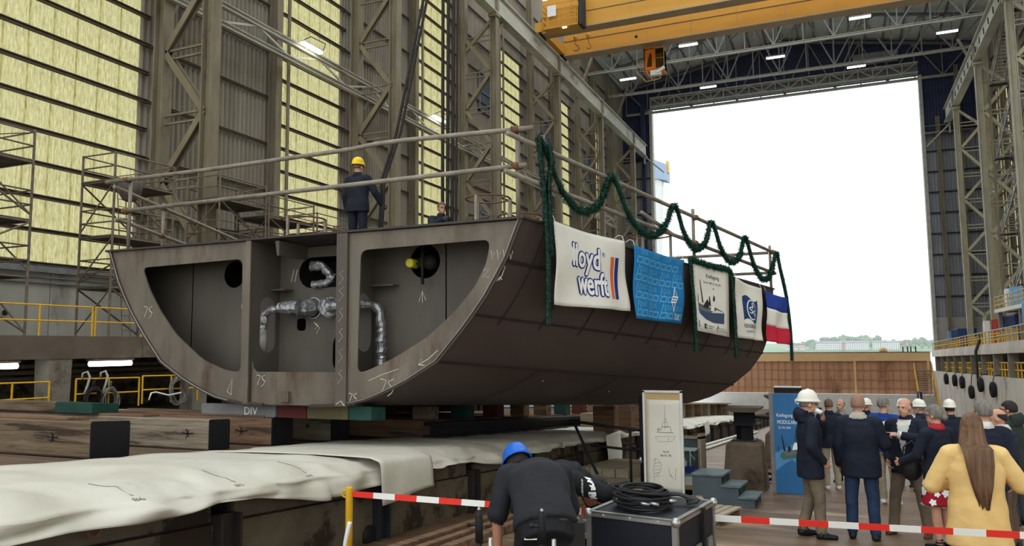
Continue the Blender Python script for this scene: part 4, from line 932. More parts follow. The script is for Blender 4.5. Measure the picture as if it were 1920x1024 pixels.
# round guard hoops on deck
for cx, cy, r, h, lab in ((-4.75, 10.25, .33, .52, 'rusty round guard hoop near the hull corner, larger and higher one'), (-4.55, 11.0, .34, .4, 'rusty round guard hoop tucked behind the garland at the hull corner'), (-8.2, 10.35, .36, .48, 'rusty round guard hoop on deck left of the yellow-helmeted worker, nearer one'),
                         (-8.25, 11.3, .34, .45, 'rusty round guard hoop on deck left of the worker, farther one'), (-3.0, 13.2, .36, .42, 'round guard hoop on deck seen against the sky')):
    t = thing('guard_hoop', lab, 'hoop', (cx, cy, deckz(cy)), 'guard hoops round the deck openings'); z = deckz(cy)
    b = MB(); b.ring((cx, cy, z+h), r, .014, 'Z', 28, 6); b.build('hoop_ring', 'rust', t, True)
    for a in (.4, 2.5, 4.6):
        x, y = cx+r*math.cos(a), cy+r*math.sin(a); b = MB(); b.bar((x, y, z), (x, y, z+h), .045, .03); b.build('hoop_post', 'tube_grey', t)
# hoisting ropes
rp = thing('hoist_ropes', 'bundle of dark hoisting ropes hanging down to the crouching worker', 'ropes', (-6.85, 12.9, 3.3))
for k, (dx, dy) in enumerate(((0,0),(.09,.03),(.2,.02),(.26,.06),(.05,.1))):
    b = MB(); b.path([(-6.95+dx, 12.9+dy, 3.5), (-6.94+dx, 12.9+dy, 4.4), (-7.25+dx*1.2, 13.5+dy, 8.8), (-7.9+dx*1.6, 15+dy, 20), (-8.4+dx*2, 16.2, 40)], .034 if k < 3 else .022, 6); b.build('rope', 'rope_dark', rp, True)
hs = thing('lifting_hose', 'pair of dark lifting slings leaning down to the yellow-helmeted worker', 'sling', (-7.6, 11.75, 3.3))
for k, dx in enumerate((0, .09)):
    b = MB(); b.path([(-7.62+dx*.6, 11.75, 3.28), (-7.6+dx*.6, 11.72, 3.9), (-7.57+dx*.6, 11.72, 4.25), (-7.58+dx*.6, 11.75, 4.7), (-7.55+dx, 12.2, 5.7), (-7.72+dx, 13.5, 8.9), (-7.9+dx*1.4, 15.4, 14), (-8.2+dx*2, 20, 26), (-8.4+dx*3, 26, 42)], .03, 7); b.build('sling', 'rope_dark', hs, True)
# ------------------------------------------------------------------ banners and flags along the starboard edge
def flagset(c, wav, seed):
    """c: TL,TR,BR,BL as (s,z)"""
    TL, TR, BR, BL = c; W = math.hypot(TR[0]-TL[0], TR[1]-TL[1]); H = ((TL[1]-BL[1])+(TR[1]-BR[1]))/2; rnd = random.Random(seed); ph = [rnd.uniform(0, 6) for _ in range(4)]
    def fn(x, y, off=0.0):
        u = x/W; v = 1-y/H
        s = (TL[0]*(1-u)+TR[0]*u)*(1-v)+(BL[0]*(1-u)+BR[0]*u)*v; z = (TL[1]*(1-u)+TR[1]*u)*(1-v)+(BL[1]*(1-u)+BR[1]*u)*v
        z -= .05*wav*math.sin(PI*u)*(1-v)*.6
        o = .07+wav*(.028*math.sin(u*9+ph[0]+v*2)*(.3+v)+.018*math.sin(u*17+ph[1]-v*3)*v+.02*math.sin(v*7+ph[2]+u*3))
        return sp(s, z, o+off)
    return fn, W, H
def patch(name, par, fn, m, poly, off=.006, nx=6):
    """print on the cloth: polygon in metres from the bottom left, refined so that it follows the folds"""
    bm = bmesh.new(); vs = [bm.verts.new((a, c, 0)) for a, c in poly]; bm.faces.new(vs)
    if len(poly) > 4: bmesh.ops.triangulate(bm, faces=bm.faces[:]); nx = 5
    if nx > 1: bmesh.ops.subdivide_edges(bm, edges=bm.edges[:], cuts=nx-1, use_grid_fill=True)
    bmesh.ops.triangulate(bm, faces=bm.faces[:])
    b = MB(); b.add([fn(v.co.x, v.co.y, off) for v in bm.verts], [tuple(v.index for v in f.verts) for f in (bm.verts.index_update() or bm.faces)]); bm.free()
    return b.build(name, m, par, fix=False)
def rect(x0, x1, y0, y1, sh=0): return [(x0, y0), (x1, y0), (x1+sh, y1), (x0+sh, y1)]
def ftext(name, par, fn, m, s, x0, x1, y0, y1, off=.008, grow=0.0, sh=0.0):
    vs, fs = text_mesh(s, 1.0, grow); xs = [v.x for v in vs]; ys = [v.y for v in vs]; X0, X1, Y0, Y1 = min(xs), max(xs), min(ys), max(ys)
    b = MB(); b.add([fn(x0+(v.x-X0)/(X1-X0)*(x1-x0)+sh*(v.y-Y0)/(Y1-Y0), y0+(v.y-Y0)/(Y1-Y0)*(y1-y0), off) for v in vs], fs); return b.build(name, m, par, fix=False)
def fat_text(name, par, fn, m, s, x0, x1, y0, y1, off, d):
    """heavy lettering: the word struck eight times round itself"""
    vs, fs = text_mesh(s, 1.0, 0); xs = [v.x for v in vs]; ys = [v.y for v in vs]; X0, X1, Y0, Y1 = min(xs), max(xs), min(ys), max(ys); b = MB()
    for k in range(9):
        a = 2*PI*k/8; ox, oy = (d*math.cos(a), d*math.sin(a)) if k < 8 else (0, 0)
        b.add([fn(x0+ox+(v.x-X0)/(X1-X0)*(x1-x0), y0+oy+(v.y-Y0)/(Y1-Y0)*(y1-y0), off+k*.0002) for v in vs], fs)
    return b.build(name, m, par, fix=False)
def cloth(t, fn, W, H, m, nu=26, nv=20, name='cloth'):
    b = MB(); b.grid(lambda u, v: fn(u*W, v*H), nu, nv); return b.build(name, m, t, True, solid=.006, fix=False)
def ties(t, fn, W, H):
    for x in (0.02, W-.02):
        p = fn(x, H); b = MB(); b.path([p, p+V(-.03,.02,.08), p+V(-.09,.04,.1), p+V(-.16,.05,.06)], .006, 5); b.build('tie_cord', 'cloth_white', t)
FL = 'flags tied along the hull edge'
t = thing('shipyard_flag', 'white flag with blue lettering and orange and blue bars', 'flag', sp(1.4, 2.2), FL); fn, W, H = flagset(((.57,3.40),(2.34,3.29),(2.5,2.2),(.52,2.23)), 1.0, 1)
cloth(t, fn, W, H, 'flag_white')
fat_text('lettering_outline', t, fn, 'navy_print', 'lloyd', .40, 1.03, .49, .90, .006, .032); fat_text('lettering_outline', t, fn, 'navy_print', 'werft', .55, 1.19, .20, .54, .006, .032)
fat_text('lettering', t, fn, 'print_white', 'lloyd', .40, 1.03, .49, .90, .012, .010); fat_text('lettering', t, fn, 'print_white', 'werft', .55, 1.19, .20, .54, .012, .010)
patch('print_bar', t, fn, 'orange_print', rect(1.30, 1.40, .17, .83, .03)); patch('print_bar', t, fn, 'navy_print', rect(1.43, 1.53, .17, .83, .03))
ftext('registered_mark', t, fn, 'navy_print', '®', 1.09, 1.16, .80, .87); ties(t, fn, W, H)
t = thing('pattern_flag', 'blue flag with a pale pattern of letters and lozenges', 'flag', sp(3.4, 2.0), FL); fn, W, H = flagset(((2.64,3.26),(4.31,3.15),(4.19,2.03),(2.58,2.09)), .9, 2)
cloth(t, fn, W, H, 'flag_blue')
def lozenge(t, fn, x, y, s, m, off=.007):
    """three small slanted frames with a spike up and one down"""
    def fr(x0, y0, w, h, sh, th):
        patch('logo_mark', t, fn, m, [(x0, y0), (x0+w, y0), (x0+w+sh*th/h, y0+th), (x0+sh*th/h, y0+th)], off, 2); patch('logo_mark', t, fn, m, [(x0+sh*(h-th)/h, y0+h-th), (x0+w+sh*(h-th)/h, y0+h-th), (x0+w+sh, y0+h), (x0+sh, y0+h)], off, 2)
        patch('logo_mark', t, fn, m, rect(x0, x0+th, y0, y0+h, sh), off, 2); patch('logo_mark', t, fn, m, rect(x0+w-th, x0+w, y0, y0+h, sh), off, 2)
    fr(x, y, .62*s, .4*s, .3*s, .07*s); patch('logo_mark', t, fn, m, rect(x+.3*s, x+.36*s, y, y+.4*s, .3*s), off, 2); patch('logo_mark', t, fn, m, rect(x+.15*s, x+.77*s, y+.17*s, y+.23*s), off, 2)
    patch('logo_mark', t, fn, m, [(x+.38*s, y+.4*s), (x+.44*s, y+.4*s), (x+.62*s, y+.9*s), (x+.58*s, y+.98*s)], off, 2); patch('logo_mark', t, fn, m, [(x+.58*s, y+.98*s), (x+.62*s, y+.9*s), (x+.74*s, y+.4*s), (x+.8*s, y+.4*s)], off, 2)
    patch('logo_mark', t, fn, m, [(x+.12*s, y), (x+.18*s, y), (x+.3*s, y-.42*s), (x+.28*s, y-.58*s)], off, 2); patch('logo_mark', t, fn, m, [(x+.28*s, y-.58*s), (x+.3*s, y-.42*s), (x+.5*s, y), (x+.56*s, y)], off, 2)
for r in range(4):
    for k in range(4):
        x = .05+.4*k+(.0 if r % 2 else -.02); y = .03+.28*r+.02
        if r == 1 and k == 3: continue
        for q in range(2):
            fx0 = x+.19*q; 
            if fx0+.24 < W: patch('pattern_lozenge', t, fn, 'flag_blue_light', rect(fx0, fx0+.15, y, y+.02, .008)); patch('pattern_lozenge', t, fn, 'flag_blue_light', rect(fx0+.05, fx0+.2, y+.09, y+.11, .008)); patch('pattern_lozenge', t, fn, 'flag_blue_light', rect(fx0, fx0+.022, y, y+.1, .05), .007); patch('pattern_lozenge', t, fn, 'flag_blue_light', rect(fx0+.14, fx0+.162, y, y+.1, .05), .007)
        if k < 3 or r != 1:
            if x+.36 < W: ftext('pattern_letters', t, fn, 'flag_blue_light', 'DLR', x+.14, x+.34, y+.155, y+.235)
    for k in range(4):
        x = .08+.4*k; y = .16+.28*r
        if x+.2 < W and y+.2 < H: patch('pattern_spike', t, fn, 'flag_blue_light', [(x, y), (x+.02, y), (x+.07, y+.13), (x+.06, y+.16)], .006, 2); patch('pattern_spike', t, fn, 'flag_blue_light', [(x+.06, y+.16), (x+.07, y+.13), (x+.1, y), (x+.12, y)], .006, 2)
lozenge(t, fn, 1.14, .34, .30, 'print_white', .012); ftext('lettering', t, fn, 'print_white', 'DLR', 1.30, 1.53, .06, .15, .012); ties(t, fn, W, H)
t = thing('ceremony_poster', 'white stiff poster with a ship drawing framed by garland', 'poster', sp(5.4, 1.8), FL); fn, W, H = flagset(((4.63,3.12),(6.09,3.06),(6.03,1.81),(4.71,1.92)), .12, 3)
cloth(t, fn, W, H, 'flag_white', 8, 8, 'board')
ftext('heading', t, fn, 'print_dark', 'Kiellegung', .50, 1.02, 1.0, 1.09); ftext('subheading', t, fn, 'print_dark', 'Bau Nr. 780 | 22. Mai 2025', .38, 1.1, .90, .95)
patch('ship_print', t, fn, 'print_hull', [(.10,.42),(.30,.40),(.62,.38),(1.22,.42),(1.24,.44),(1.22,.22),(.72,.20),(.42,.24),(.16,.33)], .006, 1)
patch('ship_print', t, fn, 'print_grey', [(.12,.42),(.62,.38),(.62,.44),(.8,.5),(1.18,.44),(1.2,.43),(.9,.46),(.7,.47),(.3,.5),(.13,.52)], .008, 1)
patch('ship_print', t, fn, 'print_dark', [(.30,.46),(.52,.44),(.56,.56),(.50,.62),(.40,.55)], .009, 1); patch('ship_print', t, fn, 'print_dark', [(.28,.54),(.33,.54),(.24,.96),(.22,.96)], .009, 1); patch('ship_print', t, fn, 'print_dark', [(.56,.5),(.63,.5),(.61,.68),(.57,.68)], .009, 1)
patch('ship_print', t, fn, 'print_dark', [(.11,.45),(.13,.45),(.13,.68),(.11,.68)], .009, 1); patch('ship_print', t, fn, 'print_white', [(.6,.42),(.74,.41),(.78,.5),(.66,.5)], .010, 1); patch('ship_print', t, fn, 'print_dark', [(.72,.62),(.8,.6),(.82,.68),(.77,.72)], .009, 1); patch('ship_print', t, fn, 'print_dark', [(.75,.82),(.78,.82),(.78,.85),(.75,.85)], .009, 1)
patch('logo_mark', t, fn, 'print_dark', rect(.34, .45, .07, .16)); patch('logo_mark', t, fn, 'print_white', rect(.40, .42, .09, .14), .009); patch('logo_mark', t, fn, 'print_dark', rect(.10, .13, .08, .2)); ftext('small_print', t, fn, 'print_grey', 'FLENSBURGER', .50, .74, .115, .145); ftext('small_print', t, fn, 'print_grey', 'SHIPYARD', .50, .66, .075, .1); lozenge(t, fn, .86, .1, .12, 'print_dark'); ftext('small_print', t, fn, 'print_grey', 'Deutsches Zentrum', .97, 1.28, .11, .135); ftext('small_print', t, fn, 'print_grey', 'für Luft- und Raumfahrt', .97, 1.34, .07, .095)
t = thing('emblem_flag', 'white flag with a dark blue wavy emblem', 'flag', sp(7.0, 1.8), FL); fn, W, H = flagset(((6.35,2.98),(7.71,2.83),(7.62,1.74),(6.37,1.81)), 1.0, 4)
cloth(t, fn, W, H, 'flag_white')
wv = [(x/10*.62+.40, .84+.05*math.sin(x*.62)) for x in range(11)]+[(x/10*.62+.40, .36+.05*math.sin(x*.62)) for x in range(10, -1, -1)]
patch('emblem_field', t, fn, 'fsg_blue', wv, .006, 1)
ov = lambda r, q: [(.71+r*math.cos(2*PI*i/24), .60+q*math.sin(2*PI*i/24)) for i in range(24)]
patch('emblem_oval', t, fn, 'print_white', ov(.175,.215), .010, 1); patch('emblem_oval', t, fn, 'fsg_blue', ov(.15,.19), .014, 1)
ftext('emblem_letter', t, fn, 'print_white', 'S', .60, .72, .52, .66, .018); ftext('emblem_letter', t, fn, 'print_white', 'F', .71, .79, .63, .74, .018); ftext('emblem_letter', t, fn, 'print_white', 'G', .73, .82, .47, .6, .018)
ftext('lettering', t, fn, 'print_dark', 'FLENSBURGER', .40, 1.06, .22, .30, .008, .01); ftext('lettering', t, fn, 'print_grey', 'SHIPYARD', .52, .95, .12, .18); ties(t, fn, W, H)
t = thing('tricolour_flag', 'blue white and red striped flag at the far end of the hull', 'flag', sp(8.5, 1.7), FL); fn, W, H = flagset(((7.93,2.8),(9.05,2.7),(8.95,1.65),(7.88,1.73)), 1.3, 5)
for m, v0, v1 in (('state_red', 0, 1/3), ('flag_white', 1/3, 2/3), ('state_blue', 2/3, 1)):
    b = MB(); b.grid(lambda u, v: fn(u*W, (v0+(v1-v0)*v)*H), 26, 7); b.build('stripe', m, t, True, solid=.006, fix=False)
ties(t, fn, W, H)
# ------------------------------------------------------------------ tinsel garlands
def garland(pts, lab, r=.055, dens=1100):
    pts = [Vector(p) for p in pts]; b = MB(); rnd = random.Random(len(lab)); fine = []
    for i in range(len(pts)-1):
        p0, p1, p2, p3 = pts[max(i-1, 0)], pts[i], pts[i+1], pts[min(i+2, len(pts)-1)]
        n = max(2, int((p2-p1).length/.04))
        for k in range(n):
            u = k/n; fine.append(.5*((2*p1)+(p2-p0)*u+(2*p0-5*p1+4*p2-p3)*u*u+(3*p1-p0-3*p2+p3)*u**3))
    fine.append(pts[-1]); b.path(fine, r*.42, 7)
    for a, c in zip(fine[:-1], fine[1:]):
        d = c-a; L = d.length; d.normalize()
        for _ in range(max(3, int(dens*L))):
            q = a.lerp(c, rnd.random()); w = V(rnd.gauss(0,1), rnd.gauss(0,1), rnd.gauss(0,1)); w = (w-d*w.dot(d)*.6).normalized(); tip = q+w*r*rnd.uniform(.6, 1.35); s = d.cross(w).normalized()*.009
            b.add([q-s, q+s, tip], [(0,1,2)])
    return tag(b.build('tinsel_garland', 'tinsel', None, fix=False), lab, 'garland', 'green tinsel garlands on the hull')
def sag(a, c, d, n=5): return [sp(a[0]+(c[0]-a[0])*k/n, a[1]+(c[1]-a[1])*k/n-d*(1-(2*k/n-1)**2), .06) for k in range(1, n)]
kn = [(.33,4.47),(2.09,4.28),(4.06,4.09),(5.49,3.97),(6.98,3.83),(8.58,3.66)]; ds = [.75, .72, .64, .63, .72]
pts = [sp(.36,1.95,.09), sp(.37,2.8,.1), sp(.33,3.6,.09), sp(.27,4.35,.06), sp(.3,4.5,.06)]
for i in range(5): pts += sag(kn[i], kn[i+1], ds[i]); pts.append(sp(kn[i+1][0], kn[i+1][1], .05))
pts += [sp(8.75,3.3,.06), sp(8.98,2.7,.08), sp(9.08,2.0,.1), sp(9.1,1.3,.1)]
garland(pts, 'long green tinsel garland looped along the starboard railing', .085)
garland([sp(4.52,1.55,.14), sp(4.5,2.3,.14), sp(4.48,3.1,.1), sp(4.6,3.17,.08), sp(5.3,3.12,.08), sp(6.08,3.09,.08), sp(6.16,2.9,.1), sp(6.14,2.2,.14), sp(6.15,1.42,.14)], 'green tinsel garland framing the ship drawing poster', .085)
garland([sp(.42,4.45,.1), sp(.45,4.2,.12), sp(.4,3.9,.11), sp(.4,3.4,.11), sp(.42,2.9,.12)], 'short doubled green tinsel strand at the first railing post', .085)
# ------------------------------------------------------------------ slip bed, side wall and timber baulks
sbed = struct('floor_slip_bed', (-14, 30, 0))
b = MB(); b.box(-23.4, -5.3, -6, 100, .3, .84, SL); b.build('bed', 'bed_planks', sbed)
b = MB(); b.box(-23.4, -22.9, -6, 100, .3, .95, SL); b.build('bed_kerb', 'slip_concrete', sbed)
ws = struct('wall_slip_left', (-5.1, 20, 0))
for k in range(26):
    y0 = -2+2.45*k
    b = MB(); b.box(-5.3, -5.03, y0+.14, y0+2.31, -.3, .52, SL); b.build('wall_block', 'slip_concrete', ws)
    b = MB(); b.box(-5.3, -5.06, y0+.14, y0+2.31, .54, .79, SL); b.build('wall_block', 'slip_concrete', ws)
    b = MB(); b.box(-5.3, -5.1, y0+.1, y0+2.35, -.3, .76, SL); b.build('backing', 'weld_dark', ws)
    b = MB(); b.box(-5.1, -4.95, y0-.13, y0-.10, -.3, .6, SL); b.box(-5.1, -4.95, y0+.10, y0+.13, -.3, .6, SL); b.box(-5.06, -5.02, y0-.12, y0+.12, -.3, .6, SL); b.build('steel_post', 'weld_dark' if k % 2 else 'dark_steel', ws)
    b = MB(); b.ring((-4.96, y0+1.1, fz(y0+1.1, .66)), .05, .014, 'X', 12, 5); b.build('wall_ring', 'rust', ws)
b = MB(); b.lathe([(.0,0),(.1,0),(.12,.03),(.12,.05)], (-4.99, 7.58, -.46), 16, Matrix.Rotation(-PI/2, 3, 'Y')); b.build('drain_hole', 'black_paint', ws)
def baulk(y0, y1, x0, x1, ha, hb, m, lab, end=True, crack=None):
    t = thing('timber_baulk', lab, 'timber', ((x0+x1)/2, (y0+y1)/2, fz(y0, ha)), 'heavy timber baulks under the hull')
    def body(b, xa, xb, g=0.0):
        ch = .02; y0_, y1_ = y0-g, y1+g; h0, h1 = ha-g, hb+g
        poly = [(y0_+ch, h0), (y1_-ch, h0), (y1_, h0+ch), (y1_, h1-ch), (y1_-ch, h1), (y0_+ch, h1), (y0_, h1-ch), (y0_, h0+ch)]
        b.prism(poly, lambda a, c, d: (d, a, fz(a, c)), xa, xb)
    b = MB(); body(b, x0, x1-(.012 if end else 0)); b.build('beam', m, t)
    if end: b = MB(); body(b, x1-.02, x1, .002); b.build('painted_end', 'black_paint', t)
    if crack:
        for cx, cz, s in crack:
            b = MB()
            for a, l_ in ((0.15, 1.0), (1.35, .6), (2.0, .8), (3.0, 1.1), (4.2, .7), (5.1, .5)): b.bar((cx, y0-.002, cz), (cx+s*l_*math.cos(a), y0-.002, cz+s*l_*math.sin(a)), .016*l_, .006, (0,1,0))
            b.build('split_knot', 'black_paint', t)
    return t
baulk(6.44, 6.97, -16, -8.1, .85, 1.28, 'timber', 'brown timber baulk nearest the camera with a broad black end', True, [(-8.75,.62,.09)])
baulk(8.28, 8.66, -16, -8.1, .85, 1.27, 'timber_pale', 'pale grey timber baulk, second from the camera, with a star shaped split', True, [(-8.5,.48,.1)])
baulk(9.56, 10.04, -16, -8.1, .85, 1.27, 'timber_red', 'reddish timber baulk, third from the camera, with a black end', True, [(-8.7,.38,.12)])
baulk(11.06, 11.58, -14, -8.1, .85, 1.27, 'timber_pale', 'grey timber baulk, fourth from the camera, under the hull edge', True, [(-8.6,.32,.05)])
ordn = ('fifth', 'sixth', 'seventh', 'eighth', 'ninth', 'tenth', 'eleventh', 'twelfth', 'thirteenth')
for k in range(9):
    y = 12.7+1.55*k; baulk(y, y+.45, -13, -7.0-.12*(k % 3), .85, 1.2, 'timber' if k % 2 else 'timber_red', 'shadowed timber baulk under the hull, %s from the camera' % ordn[k], False)
for i, (x0, x1, y0, y1, h, lab) in enumerate(((-15.5, -8.6, 6.5, 6.8, 1.285, 'thin board lying on the nearest baulk'), (-15, -9.4, 8.3, 8.6, 1.275, 'thin board lying on the second baulk'), (-14, -8.3, 9.6, 9.9, 1.275, 'thin board lying on the third baulk'), (-13, -8.4, 11.1, 11.45, 1.275, 'thin board lying on the fourth baulk'))):
    b = MB(); b.box(x0, x1, y0, y1, h, h+.03, SL); tag(b.build('board', 'timber_red'), lab, 'board', 'thin boards on the baulks')
t = thing('capped_timber', 'short brown timber with a dark green end lying on the baulks', 'timber', (-11.5, 8.3, .7)); b = MB(); b.box(-14, -11.1, 8.2, 8.62, 1.31, 1.46, SL); b.build('beam', 'timber', t); b = MB(); b.box(-11.1, -10.3, 8.18, 8.64, 1.30, 1.45, SL); b.build('green_end', 'green_paint', t)
# keel blocks between baulks and hull
def kblock(x0, x1, y0, y1, ha, hb, m, lab):
    b = MB(); c = .015; b.prism([(x0+c, ha), (x1-c, ha), (x1, ha+c), (x1, hb-c), (x1-c, hb), (x0+c, hb), (x0, hb-c), (x0, ha+c)], lambda a, z, d: (a, d, fz(d, z)), y0, y1); return tag(b.build('keel_block', m), lab, 'block', 'keel blocks under the hull')
kblock(-8.05, -7.52, 9.62, 10.0, 1.28, 1.49, 'red_paint', 'dark red keel block under the middle of the hull'); kblock(-7.5, -6.76, 9.62, 10.0, 1.28, 1.49, 'olive_paint', 'olive keel block beside the dark red one'); kblock(-6.74, -6.35, 9.62, 10.0, 1.28, 1.48, 'green_paint', 'dark green keel block at the right of the row')
kblock(-9.6, -8.1, 9.62, 10.0, 1.28, 1.47, 'grey_steel', 'long grey keel block with white painted letters')
b = MB(); put_text(b, 'DIV', lambda x, y: V(-8.72+x, 9.615, fz(9.615, 1.31)+y), .17, (0, 0)); tag(b.build('painted_letters', 'print_white', bpy.data.objects['keel_block.003']))
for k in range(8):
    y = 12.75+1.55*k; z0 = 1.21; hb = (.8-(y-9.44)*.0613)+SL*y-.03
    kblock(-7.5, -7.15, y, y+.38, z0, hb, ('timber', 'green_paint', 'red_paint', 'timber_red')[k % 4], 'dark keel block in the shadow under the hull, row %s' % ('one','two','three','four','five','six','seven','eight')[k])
    if k > 2: kblock(-5.4, -4.9, y, y+.4, .85, hb+.0, 'timber_red', 'brown prop block near the slip edge under the hull, row %s' % ('one','two','three','four','five','six','seven','eight')[k])
for k in range(3):                                        # brick-like timber stack near the slip edge beyond the hull
    for j in range(2):
        y = 19.2+1.0*k; b = MB(); b.box(-6.3, -5.9+.06*j, y, y+.9, .86+.22*j, 1.07+.22*j, SL); tag(b.build('timber_offcut', 'timber_light'), 'pale timber block, %s course of the %s stack beyond the easel' % (('lower', 'upper')[j], ('first', 'second', 'third')[k]), 'timber', 'timber blocks at the slip edge')
for k in range(9):
    y = 28+2.2*k; b = MB(); b.box(-8.5, -6.2, y, y+.7, .86, 1.5, SL); tag(b.build('distant_baulk', ('timber', 'timber_red', 'timber_pale')[k % 3]), 'distant timber block on the slip beyond the hull, number %s from the hull' % ('one','two','three','four','five','six','seven','eight','nine')[k], 'timber', 'distant timber blocks on the slip')
b = MB(); b.box(-8.3, -6.1, 27, 47, 1.51, 1.57, SL); tag(b.build('long_plank', 'timber_light'), 'long pale plank on top of the distant timber blocks', 'plank')
for x, lab in ((-9.6, 'long black girder added to darken the gap under the hull, far one'), (-6.75, 'long black girder added to darken the gap under the hull, near one')):
    b = MB(); b.box(x-.22, x+.22, 12.2, 34, .84, .96, SL); b.box(x-.06, x+.06, 12.2, 34, .96, 1.12, SL); b.box(x-.2, x+.2, 12.2, 34, 1.12, 1.19, SL); tag(b.build('shade_girder', 'black_paint'), lab, 'girder')  # added black girders, there to make the gap under the hull dark
for k in range(6):                                        # added dark cribs that block light and deepen the shade under the hull
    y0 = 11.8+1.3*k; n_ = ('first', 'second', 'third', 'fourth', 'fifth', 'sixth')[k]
    t = thing('shade_crib', 'added dark timber crib blocking light under the hull, %s from the near frame' % n_, 'timber', (-9.9, y0, fz(y0, .85)), 'added light-blocking cribs under the hull')
    for j in range(2): b = MB(); b.box(-11.3, -8.75, y0+.04*j, y0+1.15-.03*j, 1.29+.105*j, 1.39+.105*j if j == 0 else 1.29+.105*j+.085, SL); b.build('shade_crib_beam', 'shade_crib_timber', t)
# white sheets draped over the slip edge
def sheet(y0, y1, hang, lab, seed, amp=.05, back=-7.6, stiff=False, lift=0.0, m='tarp_white'):
    rnd = random.Random(seed); ph = [rnd.uniform(0, 6.28) for _ in range(8)]; L = y1-y0; nu = max(12, int(L/(.07 if L < 9 else .11))); pins = [] if stiff else [(rnd.uniform(y0+.3, y1-.3), rnd.uniform(-1.6, 1.6), rnd.uniform(.05, .1)) for _ in range(int(L*1.1))]
    prof = [(back, .885), (-6.9, .895), (-6.2, .905), (-5.7, .91), (-5.35, .9), (-5.12, .865), (-4.97, .80), (-4.92, .74), (-4.9, None)] if not stiff else [(back, .9), (-6.6, .925), (-5.8, .935), (-5.15, .93), (-4.96, .925), (-4.82, .89), (-4.79, .77), (-4.78, .65), (-4.77, None)]
    fine = []
    def P(u, v):
        q = v*(len(prof)-1); i = min(int(q), len(prof)-2); w = q-i; y = y0+L*u
        hg = hang+.05*math.sin(y*1.3+ph[0])+.03*math.sin(y*3.1+ph[1])
        a = prof[i]; c = prof[i+1]; ha = a[1]; hc = c[1] if c[1] is not None else hg
        x = a[0]+(c[0]-a[0])*w; h = ha+(hc-ha)*w
        if q > len(prof)-3.2: x = max(x, -4.955)
        e = amp*(.3+v)*(math.sin(y*2.1+ph[2]+v*3)*.5+math.sin(y*4.7+ph[3]-v*5)*.35+math.sin(y*9.3+ph[4]+v*9)*.3*v+.25*abs(math.sin(y*1.7+ph[7]+v*2.2))**6+math.sin(v*11+ph[5]+y*.8)*.3)
        for yc_, k_, a_ in pins:
            g_ = (y-yc_-k_*(v-.75))/(.05+.10*v); e += a_*math.exp(-g_*g_)*max(0, v-.25)
        if q > 5: x += abs(e)*.9; h += e*.12
        else: h += (abs(e)*.75+.006)*min(1, (1-abs(2*u-1))*30+.15)
        return V(x, y+.03*math.sin(v*6+ph[6]), fz(y, h+lift))
    b = MB(); b.grid(P, nu, 26); o = b.build('white_sheet', m, None, True, solid=.006, fix=False)
    tag(o, lab, 'sheet', 'white sheets draped over the slip edge'); return o, P
sh1, P1 = sheet(1.2, 7.95, .66, 'large wrinkled white sheet over the slip edge nearest the camera', 3, .11)
sheet(7.48, 8.66, .5, 'flat white sheet panel hanging lowest, left of the striped tape', 4, .01, -7.2, True, .012)
sh3, _ = sheet(8.55, 13.9, .72, 'crumpled white sheet in the shade above the blue helmet', 9, .07)
sheet(13.7, 22.5, .8, 'white sheet over the slip edge behind the black easel frame', 12, .06)
sheet(22.3, 41, .76, 'far white sheet over the slip edge beyond the easel', 14, .09)
for y0, y1, hb, lab in ((16.6, 17.75, .16, 'white cloth strip hanging down the slip wall behind the easel frame'), (29.6, 30.6, .35, 'white cloth strip hanging down the slip wall right of the easel')):
    b = MB(); b.grid(lambda u, v: V(-4.84+.02*math.sin(u*9)*(1-v)+.02*math.sin(v*5), y0+(y1-y0)*u, fz(y0, hb+(.86-hb)*v)), 10, 8); tag(b.build('cloth_strip', 'cloth_white', None, True, solid=.006, fix=False), lab, 'cloth')
# pencil marks on the near sheet
for u, txt in ((.46, '86'), (.63, '85'), (.78, '84')):
    b = MB(); b.path([P1(u-.01+.02*k/7, .50+.16*k/7)+V(.004,0,.006) for k in range(8)], .0025, 4); put_text(b, txt, lambda x, y: P1(u+x*.16, .72-y*.55)+V(.008,-.002,.008), .09, (0, 0)); b.build('pencil_mark', 'pencil', sh1)
# ------------------------------------------------------------------ floor items along the slip wall
for i, (x, w, y0, y1) in enumerate(((-4.45, .12, 3, 13), (-4.2, .1, 3.5, 12.8), (-3.98, .12, 2.5, 12.5))):
    b = MB(); b.box(x, x+w, y0, y1, .01, .1, SL); tag(b.build('floor_rail', 'timber_red'), 'brown wooden rail on the floor beside the slip wall, %s from the wall' % ('first','second','third')[i], 'rail', 'wooden rails on the floor')
for i, (x, h) in enumerate(((-4.6, .12), (-4.42, .06))):
    b = MB(); b.path([(x, 14, fz(14, h)), (x, 44, fz(44, h))], .05, 8); tag(b.build('pale_pipe', 'white_paint'), 'long pale pipe at the foot of the slip wall, %s one' % ('upper', 'lower')[i], 'pipe', 'pale pipes at the slip wall')
def plank_stack(name, x0, x1, y0, y1, h0, n, th, m, lab, k=5):
    t = thing(name, lab, 'timber', ((x0+x1)/2, (y0+y1)/2, fz(y0, h0)))
    for j in range(n):
        for i in range(k):
            xa = x0+(x1-x0)*i/k; b = MB(); b.box(xa+.008, xa+(x1-x0)/k-.008, y0+.02*(i % 2), y1-.03*((i+j) % 3), h0+th*j+.003, h0+th*(j+1), SL); b.build('plank', m, t)
    return t
plank_stack('plank_platform', -4.55, -3.15, 13.3, 16.4, 0, 2, .1, 'timber_light', 'low platform of pale planks behind the easel frame', 6)
plank_stack('plank_stack', -4.75, -3.75, 14.2, 16.9, .2, 2, .08, 'timber_light', 'small stack of pale boards lying on the plank platform', 4)
